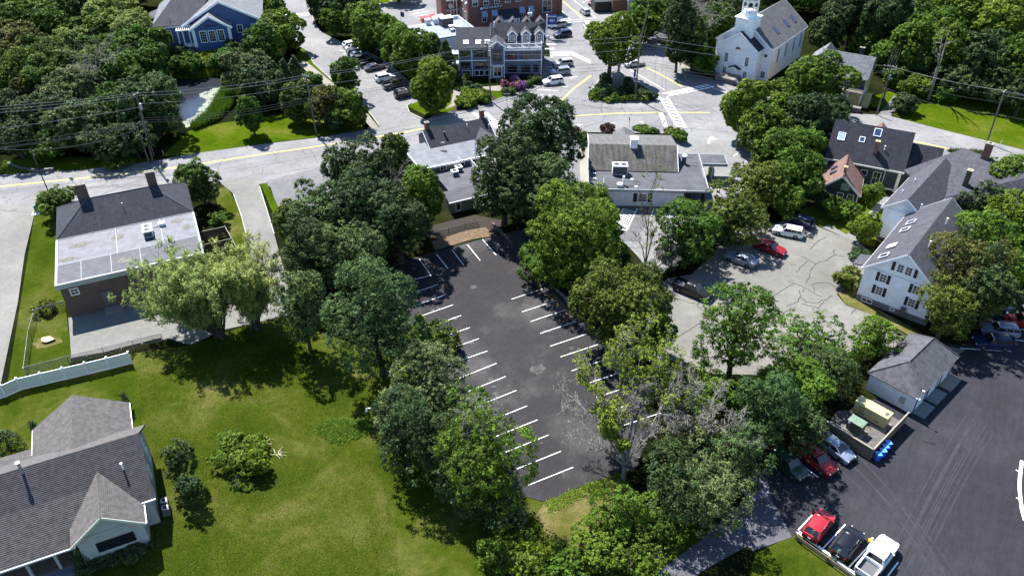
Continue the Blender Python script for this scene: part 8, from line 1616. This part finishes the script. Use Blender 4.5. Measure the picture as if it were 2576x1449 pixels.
sign('street_sign', 'double-armed post light at the corner of the flower bed', Z3(248, 930), 3.4, 1.4, .12, M_metal, pole=M_pole); sign('lamp_post', 'thin black lamp post beside the street sidewalk', Zs(575, 580), 3.6, .35, .3, M_black, pole=M_black, cat='lamp'); sign('marker_post', 'white marker post on the sunlit lawn right of the pale pole', (2928, 430), 1.3, .12, 1.1, M_trim); sign('marker_post', 'white marker at the road right of the double pole', (480, 455), 1.0, .1, .9, M_trim)
x, y = Q(1367, 82); t = thing('lamp_post', 'tall lamp post with bright round head in front of the mill sign', 'lamp', (x, y, 0)); MB().tube((0, 0, 0), (0, 0, 6.3), .09, .07).build('post', M_metal, t); MB().lathe(.3, 0, [(.35, 6.2), (.4, 6.35), (.2, 6.5)], 12).build('head', M_trim, t)
x, y = Q(1112, 30); t = thing('lamp_post', 'grey post with transformer box at the edge of the top parking lot', 'post', (x, y, 0)); MB().box(-.4, .4, -.4, .4, 0, 1.6).build('box', M_metal, t); MB().tube((0, 0, 1.6), (0, 0, 6), .09).build('post', M_pole, t)
# stone walls and steps near the church
def stone_wall(name, label, pts, h, conv=Q, th=.5):
    w = [Vector((*conv(*p), 0)) for p in pts]; t = thing(name, label, 'wall', tuple(w[0])); rr = random.Random(len(label))
    mes = []
    for k in range(6):
        m = MB(); bx_ = [rr.uniform(.28, .48), th/2*rr.uniform(.85, 1.1), rr.uniform(.14, .2)]; i = 0
        m.box(-bx_[0], bx_[0], -bx_[1], bx_[1], -bx_[2], bx_[2]); m.v = [(a*rr.uniform(.8, 1.05), b*rr.uniform(.85, 1.05), c*rr.uniform(.85, 1.05)) for a, b, c in m.v]; mes.append(m.mesh('stone', M_stone))
    cnt = 0; core = MB()
    for a, b in zip(w, w[1:]):
        d = b-a; ang = math.atan2(d.y, d.x); core.bar(a-w[0]+Vector((0, 0, h/2)), b-w[0]+Vector((0, 0, h/2)), th*.7, h*.94)
        for row in range(int(h/.34)):
            x_ = rr.uniform(0, .4)
            while x_ < d.length and cnt < 290:
                p_ = a-w[0]+d.normalized()*x_; link('stone', rr.choice(mes), t, (p_.x, p_.y, .17+row*.34), ang+rr.uniform(-.05, .05)); x_ += rr.uniform(.7, .9); cnt += 1
    core.build('core', M_grey, t)
stone_wall('stone_wall', 'curved grey stone retaining wall left of the church', [Z3(1655, 530), Z3(1665, 495), Z3(1700, 480), Z3(1760, 550), Z3(1880, 610), Z3(2010, 650)], 1.3)
stone_wall('stone_wall', 'low curved stone wall under the double utility poles by the concrete walk', [Z3(1380, 320), Z3(1400, 360), Z3(1470, 370), Z3(1540, 345)], .9)
stone_wall('stone_wall', 'low dry stone wall around the grass wedge at the left road edge', [(22*1.1646, 414*1.1646), (60, 497), (110, 503), (160, 500)], .5, Q, .6)
x, y = Q(*Z3(1530, 330)); t = thing('stone_steps', 'dark stone steps rising between two white columns at the top', 'steps', (x, y, 0), -.1)
for k in range(9): MB().box(-2.4, 2.4, k*.55, k*.55+.6, 0, .17*(k+1)).build('step', M_gran, t)
for j, xx in enumerate((1508, 1555)):
    x, y = Q(*Z3(xx, 255 if j == 0 else 245)); t = thing('white_column', ('left' if j == 0 else 'right')+' white column of the porch at the top of the stone steps', 'column', (x, y, 0)); MB().lathe(0, 0, [(.28, 0), (.28, .2), (.2, .3), (.18, 4.2), (.28, 4.3), (.28, 4.45)], 12).build('shaft', M_trim, t); MB().box(-.32, .32, -.32, .32, 4.45, 4.6).build('capital', M_trim, t)
# white vinyl fence
pts = [(-60, 1148), (0, 1128), (46, 1108), (115, 1092), (180, 1077), (246, 1062), (310, 1047), (374, 1031)]
w = [Vector((*Q(u, v, 1.95), 0)) for u, v in pts]; t = thing('white_fence', 'tall white vinyl fence between the brick office lawn and the lower lawn', 'fence', tuple(w[0]))
for a, b in zip(w, w[1:]):
    a0, b0 = a-w[0], b-w[0]; d = (b0-a0); n_ = int(d.length/.18); ang = math.atan2(d.y, d.x); me = CACHE.setdefault('vb', MB().box(0, .172, -.012, .012, .08, 1.75).mesh('board', M_vinyl))
    for k in range(n_): p_ = a0+d*k/n_; link('board', me, t, (p_.x, p_.y, 0), ang)
    MB().bar(a0+Vector((0, 0, 1.8)), b0+Vector((0, 0, 1.8)), .07, .12).build('rail', M_trim, t); MB().bar(a0+Vector((0, 0, .12)), b0+Vector((0, 0, .12)), .06, .12).build('rail', M_trim, t)
for a in w:
    a0 = a-w[0]; o = MB().box(a0.x-.07, a0.x+.07, a0.y-.07, a0.y+.07, 0, 1.95).build('post', M_trim, t); MB().box(a0.x-.1, a0.x+.1, a0.y-.1, a0.y+.1, 1.95, 2.05).build('cap', M_trim, o)
def chain(label, pts, h=1.3, conv=Q, name='chain_link_fence'):
    w = [Vector((*conv(*p), 0)) for p in pts]; t = thing(name, label, 'fence', tuple(w[0])); rail = MB(); mesh_ = MB()
    for a, b in zip(w, w[1:]):
        a0, b0 = a-w[0], b-w[0]; rail.tube(a0+Vector((0, 0, h)), b0+Vector((0, 0, h)), .03, .03, 5); mesh_.poly([a0, b0, b0+Vector((0, 0, h)), a0+Vector((0, 0, h))]); n_ = max(1, int((b0-a0).length/2.8))
        for k in range(n_+1): p_ = a0.lerp(b0, k/n_); MB().tube(p_, p_+Vector((0, 0, h+.05)), .035, .035, 6).build('post', M_metal, t)
    rail.build('rail', M_metal, t); mesh_.build('mesh_panel', M_chain, t)
Zf = ZM(0, 880, 2.925)
chain('chain-link fence along the left side of the stump lawn', [Zf(230, 650), Zf(270, 320), Zf(310, 180)]); chain('chain-link fence along the front of the driveway beside the white fence', [Zf(230, 640), Zf(600, 545), Zf(900, 470), Zf(1400, 350)]); chain('short chain-link fence from the shrub to the corner of the brick office', [Zf(310, 150), Zf(420, 110), Zf(560, 70)])
Zd = ZM(700, 300, 2.8975); chain('sagging wire fence behind the low wing of the taupe building', [Zd(1640, 1150), Zd(1780, 1110), Zd(1920, 1070), Zd(2035, 1050)], .9)
def timber(label, pts, conv=Q, h=.25, name='timber_kerb', n=2.4, mat=None):
    w = [Vector((*conv(*p), 0)) for p in pts]; t = thing(name, label, 'kerb', tuple(w[0])); 
    for a, b in zip(w, w[1:]):
        d = b-a; k = max(1, round(d.length/n))
        for j in range(k): p_ = a-w[0]+d*(j+.04)/k; q_ = a-w[0]+d*(j+.96)/k; MB().bar(p_+Vector((0, 0, h/2)), q_+Vector((0, 0, h/2)), .25, h).build('timber', mat or M_conc, t)
timber('row of concrete kerb blocks at the front edge of the brick office driveway', [Zf(605, 500), Zf(740, 475), Zf(895, 450), Zf(1040, 410), Zf(1390, 325)])
timber('guard timber rail beside the shaded maple at the head of the dark lot', [Zd(2150, 1040), Zd(2318, 1210)], mat=M_wood, h=.5); timber('wooden guard rail under the bright maple beside the right stalls', [Zc(370, 290), Zc(440, 350), Zc(520, 450)], mat=M_conc, h=.4)
# stump
x, y = Q(*Zf(412, 345)); t = thing('tree_stump', 'fresh pale tree stump on the small fenced lawn', 'tree stump', (x, y, 0)); m = MB(); rr = [rnd.uniform(.75, 1.15) for _ in range(14)]
m.extr([(.75*rr[k]*math.cos(k*.449)*1.25, .75*rr[k]*math.sin(k*.449)*.8, .3) for k in range(14)], (0, 0, -.3)); m.build('base', M_bark, t); MB().extr([(.72*rr[k]*math.cos(k*.449)*1.25, .72*rr[k]*math.sin(k*.449)*.8, .31) for k in range(14)], (0, 0, -.008)).build('cut_face', plain('cut_wood', (.66, .50, .24), .8, .15, 4), t)
m = MB(); m.poly([(x+math.cos(a)*rnd.uniform(1.3, 2.2), y-.3+math.sin(a)*rnd.uniform(1.0, 1.7), .018) for a in [k*.42 for k in range(15)]]); tag(m.build('sawdust_patch', M_dry), kind='structure')
# fallen twigs
for (u, v, lab) in ((778, 1300, 'bleached fallen branch on the lawn, upper one right of the shrub clump'), (815, 1327, 'bleached fallen branch on the lawn, lower one right of the shrub clump'), (695, 1412, 'pale sticks in the weeds below the shrub clump')):
    x, y = Q(u, v); t = thing('fallen_branch', lab, 'branch', (x, y, .05)); s_ = []; rg = np.random.default_rng(int(u))
    for k in range(9): a = rg.uniform(0, 6.28); p_ = np.array([rg.normal()*.2, rg.normal()*.2, .05]); q_ = p_+np.array([math.cos(a)*.8, math.sin(a)*.8, rg.uniform(-.03, .2)]); s_ += [(p_, q_, .035, .012)]
    link('twigs', branches('twigs', plain('bleached_wood', (.62, .56, .42), .8) if 'bleached_wood' not in MATS else MATS['bleached_wood'], s_, 4), t)
for k, (x_, y_) in enumerate(((702, 1408), (726, 1406))): x, y = Q(*ZM(0, 1150, 2.698)(x_, y_)); t = thing('garden_ornament', ('left' if k == 0 else 'right')+' pale ball ornament in front of the shaded hedge', 'ornament', (x, y, 0)); MB().lathe(0, 0, [(.05, 0), (.16, .1), (.2, .25), (.14, .4), (.03, .46)], 12).build('ball', M_trim if k else M_cream, t, True); MB().lathe(0, 0, [(.12, 0), (.1, .06)], 10).build('base', M_grey, t)
x, y = Q(1081, 1216); t = thing('white_sign_cluster', 'small white double marker at the edge of the lawn by the dull maple', 'marker', (x, y, 0)); MB().tube((0, 0, 0), (0, 0, 1.3), .04).build('post', M_black, t); MB().box(-.3, -.05, -.05, .02, .9, 1.15).box(-.35, -.1, -.05, .02, .55, .8).box(.05, .3, -.05, .02, 1.0, 1.2).build('panel', M_trim, t)

# generator yard
yp = [Zq(645, 135), Zq(1040, 375), Zq(1340, 60)]
y3 = [Vector((*Q(*p, 1.7), 0)) for p in yp]
for lab, a, b in (('weathered plank fence along the parked cars side of the generator yard', y3[0], y3[1]), ('plank fence on the open side of the generator yard behind the blue bins', y3[1], y3[2])):
    d = b-a; F_ = Bld('board_fence', lab, 'fence', a.x, a.y, math.degrees(math.atan2(d.y, d.x))); nb = int(d.length/.15); me = MB().box(0, .14, -.02, .02, .03, 1.65).mesh('board', M_wood)
    for k in range(nb): link('board', me, F_.o, (k*.15, 0, rnd.uniform(-.03, .03)))
    MB().box(-.05, d.length+.05, -.07, .07, 1.68, 1.74).build('cap_rail', plain('pale_cap_wood', (.34, .30, .24), .8, .2, 3) if 'pale_cap_wood' not in MATS else MATS['pale_cap_wood'], F_.o)
    for k in range(int(d.length/2.2)+1): MB().box(k*2.2-.06, k*2.2+.06, .02, .14, 0, 1.68).build('post', M_wood, F_.o)
yg = sheet('generator_yard', [Q(*Zq(645, 135), 1.7), Q(*Zq(1040, 375), 1.7), Q(*Zq(1340, 60), 1.7), Q(*Zq(1100, -60), 1.7), Q(*Zq(760, -40), 1.7)], plain('yard_gravel', (.13, .12, .11), .95, .3, 2, bmp=.5, fine=10), .02, px=False)
a = Vector(Q(*Zq(920, -40), 1.9)); b = Vector(Q(*Zq(1190, 110), 1.9)); c_ = (a+b)/2; ang = math.atan2((b-a).y, (b-a).x)
t = thing('generator', 'large tan generator cabinet on a concrete pad against the garage wall', 'generator', (c_.x, c_.y+.3, 0), ang); Lg = (b-a).length
MB().box(-Lg/2, Lg/2, -.65, .65, .35, 1.9).build('cabinet', M_tanp, t); MB().box(-Lg/2-.06, Lg/2+.06, -.72, .72, 1.9, 1.98).build('lid', M_tanp, t); MB().box(-Lg/2-.3, Lg/2+.3, -.95, .9, .0, .18).build('pad', M_conc, t); MB().box(-Lg/2+.1, Lg/2-.1, -.6, .6, .18, .35).build('base', M_black, t)
for (x0, x1, z0, z1) in ((-1.3, -.7, 1.5, 1.6), (-1.3, -.7, 1.1, 1.2), (-1.3, -.6, .7, .82), (.6, 1.2, .7, .8), (0, .08, 1.2, 1.3)): MB().box(x0, x1, -.67, -.65, z0, z1).build('louvre', M_black, t)
MB().box(Lg/2-.55, Lg/2-.15, -.3, .3, 1.98, 2.0).build('vent_grille', M_grey, t)
x, y = Q(*Zq(895, 165), .9); t = thing('transformer_box', 'dark green transformer cabinet in the middle of the generator yard', 'transformer', (x, y, 0), ang); MB().box(-.85, .85, -.6, .6, .15, 1.45).build('cabinet', M_gbox, t); MB().box(-.9, .9, -.65, .65, 1.45, 1.52).build('lid', plain('green_lid', (.16, .24, .17), .6, .3, 2), t); MB().box(-1.0, 1.2, -.8, .8, 0, .15).build('pad', M_conc, t)
x, y = Q(*Zq(820, 180), .9); sg = sign('street_sign', 'tiny white notice on a post in the generator yard', Zq(815, 215), 1.6, .35, .35, M_trim)
for k, (x_, y_) in enumerate(((1110, 415), (1150, 385), (1170, 350), (1195, 320))):
    x, y = Q(*Zq(x_-25, y_-5), 1.0); t = thing('recycling_bin', 'blue recycling bin with pale blue lid, '+('first', 'second', 'third', 'fourth')[k]+' counted from the fence corner', 'bin', (x, y, 0), ang-.7)
    MB().extr([(-.27, -.27, .08), (.27, -.27, .08), (.27, .27, .08), (-.27, .27, .08)], (0, 0, .9)).build('bin_body', M_blue, t); MB().box(-.32, .34, -.31, .31, .98, 1.05).build('lid', M_bluel, t)
    for s_ in (-1, 1): MB().tube((.27, s_*.3, .12), (.27, s_*.24, .12), .12, .12, 10).build('wheel', M_black, t)
x, y = Q(*Zq(1545, 325)); t = thing('lamp_shadow_disc', 'black disc and rod standing for a lamp shadow, at the end of the garage shadow', 'marker', (x, y, 0)); MB().lathe(0, 0, [(.22, 0), (.22, .05)], 12).build('disc', M_black, t); MB().tube((-.9, .3, .04), (0, 0, .04), .02).build('handle', M_black, t)  # the garage lamp's cast shadow, modelled as a flat black disc and rod
# guard rail in front of the lower right cars
ga = Vector((*Q(*Zq(395, 1110), .5), 0)); gb = Vector((*Q(*Zq(860, 1440), .5), 0)); d = gb-ga; F_ = Bld('wooden_guard_rail', 'low wooden guard rail in front of the red, black and white parked vehicles', 'guard rail', ga.x, ga.y, math.degrees(math.atan2(d.y, d.x))); Lr = d.length+4
for k in range(int(Lr/3.4)+1): MB().box(k*3.4-.12, k*3.4+.12, -.12, .12, 0, .8).build('post', M_wood, F_.o)
for zz in (.25, .55): 
    for k in range(int(Lr/3.4)): MB().box(k*3.4+.02, k*3.4+3.36, -.19, -.125, zz, zz+.2).build('rail', M_wood, F_.o)
timber('white painted timber edging behind the guard rail', [Zq(400, 1075), Zq(900, 1449)], mat=M_trim, h=.14)
sign('street_sign', 'small sign on a post behind the bright red hatchback', Zq(500, 1155), 1.8, .3, .45, M_metal); sign('street_sign', 'small green and white sign on a post behind the black hatchback', Zq(712, 1320), 1.8, .3, .45, plain('pale_green_sign', (.35, .45, .3), .5))
x, y = Q(*Zq(1020, 1140), 1.2); t = thing('yellow_lantern', 'yellow plastic work light hanging beside the cab of the white pickup truck', 'lamp', (x, y, 1.0)); MB().box(-.2, .2, -.15, .15, 0, .25).build('case', M_yel, t); MB().lathe(.1, 0, [(.1, .25), (.13, .4), (.05, .5)], 10).build('lens', M_trim, t)
pm_ = plain('pale_dust', (.16, .16, .20), .9, .3, 2); x, y = Q(*Zq(30, 700)); m = MB()
for k in range(18): a = k*.349; m.poly([(x+1.0*math.cos(a), y+1.0*math.sin(a), .03), (x+1.55*math.cos(a), y+1.55*math.sin(a), .03), (x+1.55*math.cos(a+.35), y+1.55*math.sin(a+.35), .03), (x+1.0*math.cos(a+.35), y+1.0*math.sin(a+.35), .03)])
tag(m.build('dust_ring', pm_), kind='structure')
# house bits
t = thing('wooden_step', 'short wooden ramp at the porch of the grey shingled house', 'steps', (*Q(*ZM(0, 1150, 2.698)(450, 1420)), 0), math.radians(25)); MB().box(-1.6, 1.6, -1.0, 1.0, 0, .2).build('deck', plain('blue_grey_deck', (.14, .16, .22), .7, .2, 4), t); MB().box(-1.6, 1.6, -1.4, -1.0, 0, .1).build('step', M_wood, t)
print('OBJ', len(col.objects))
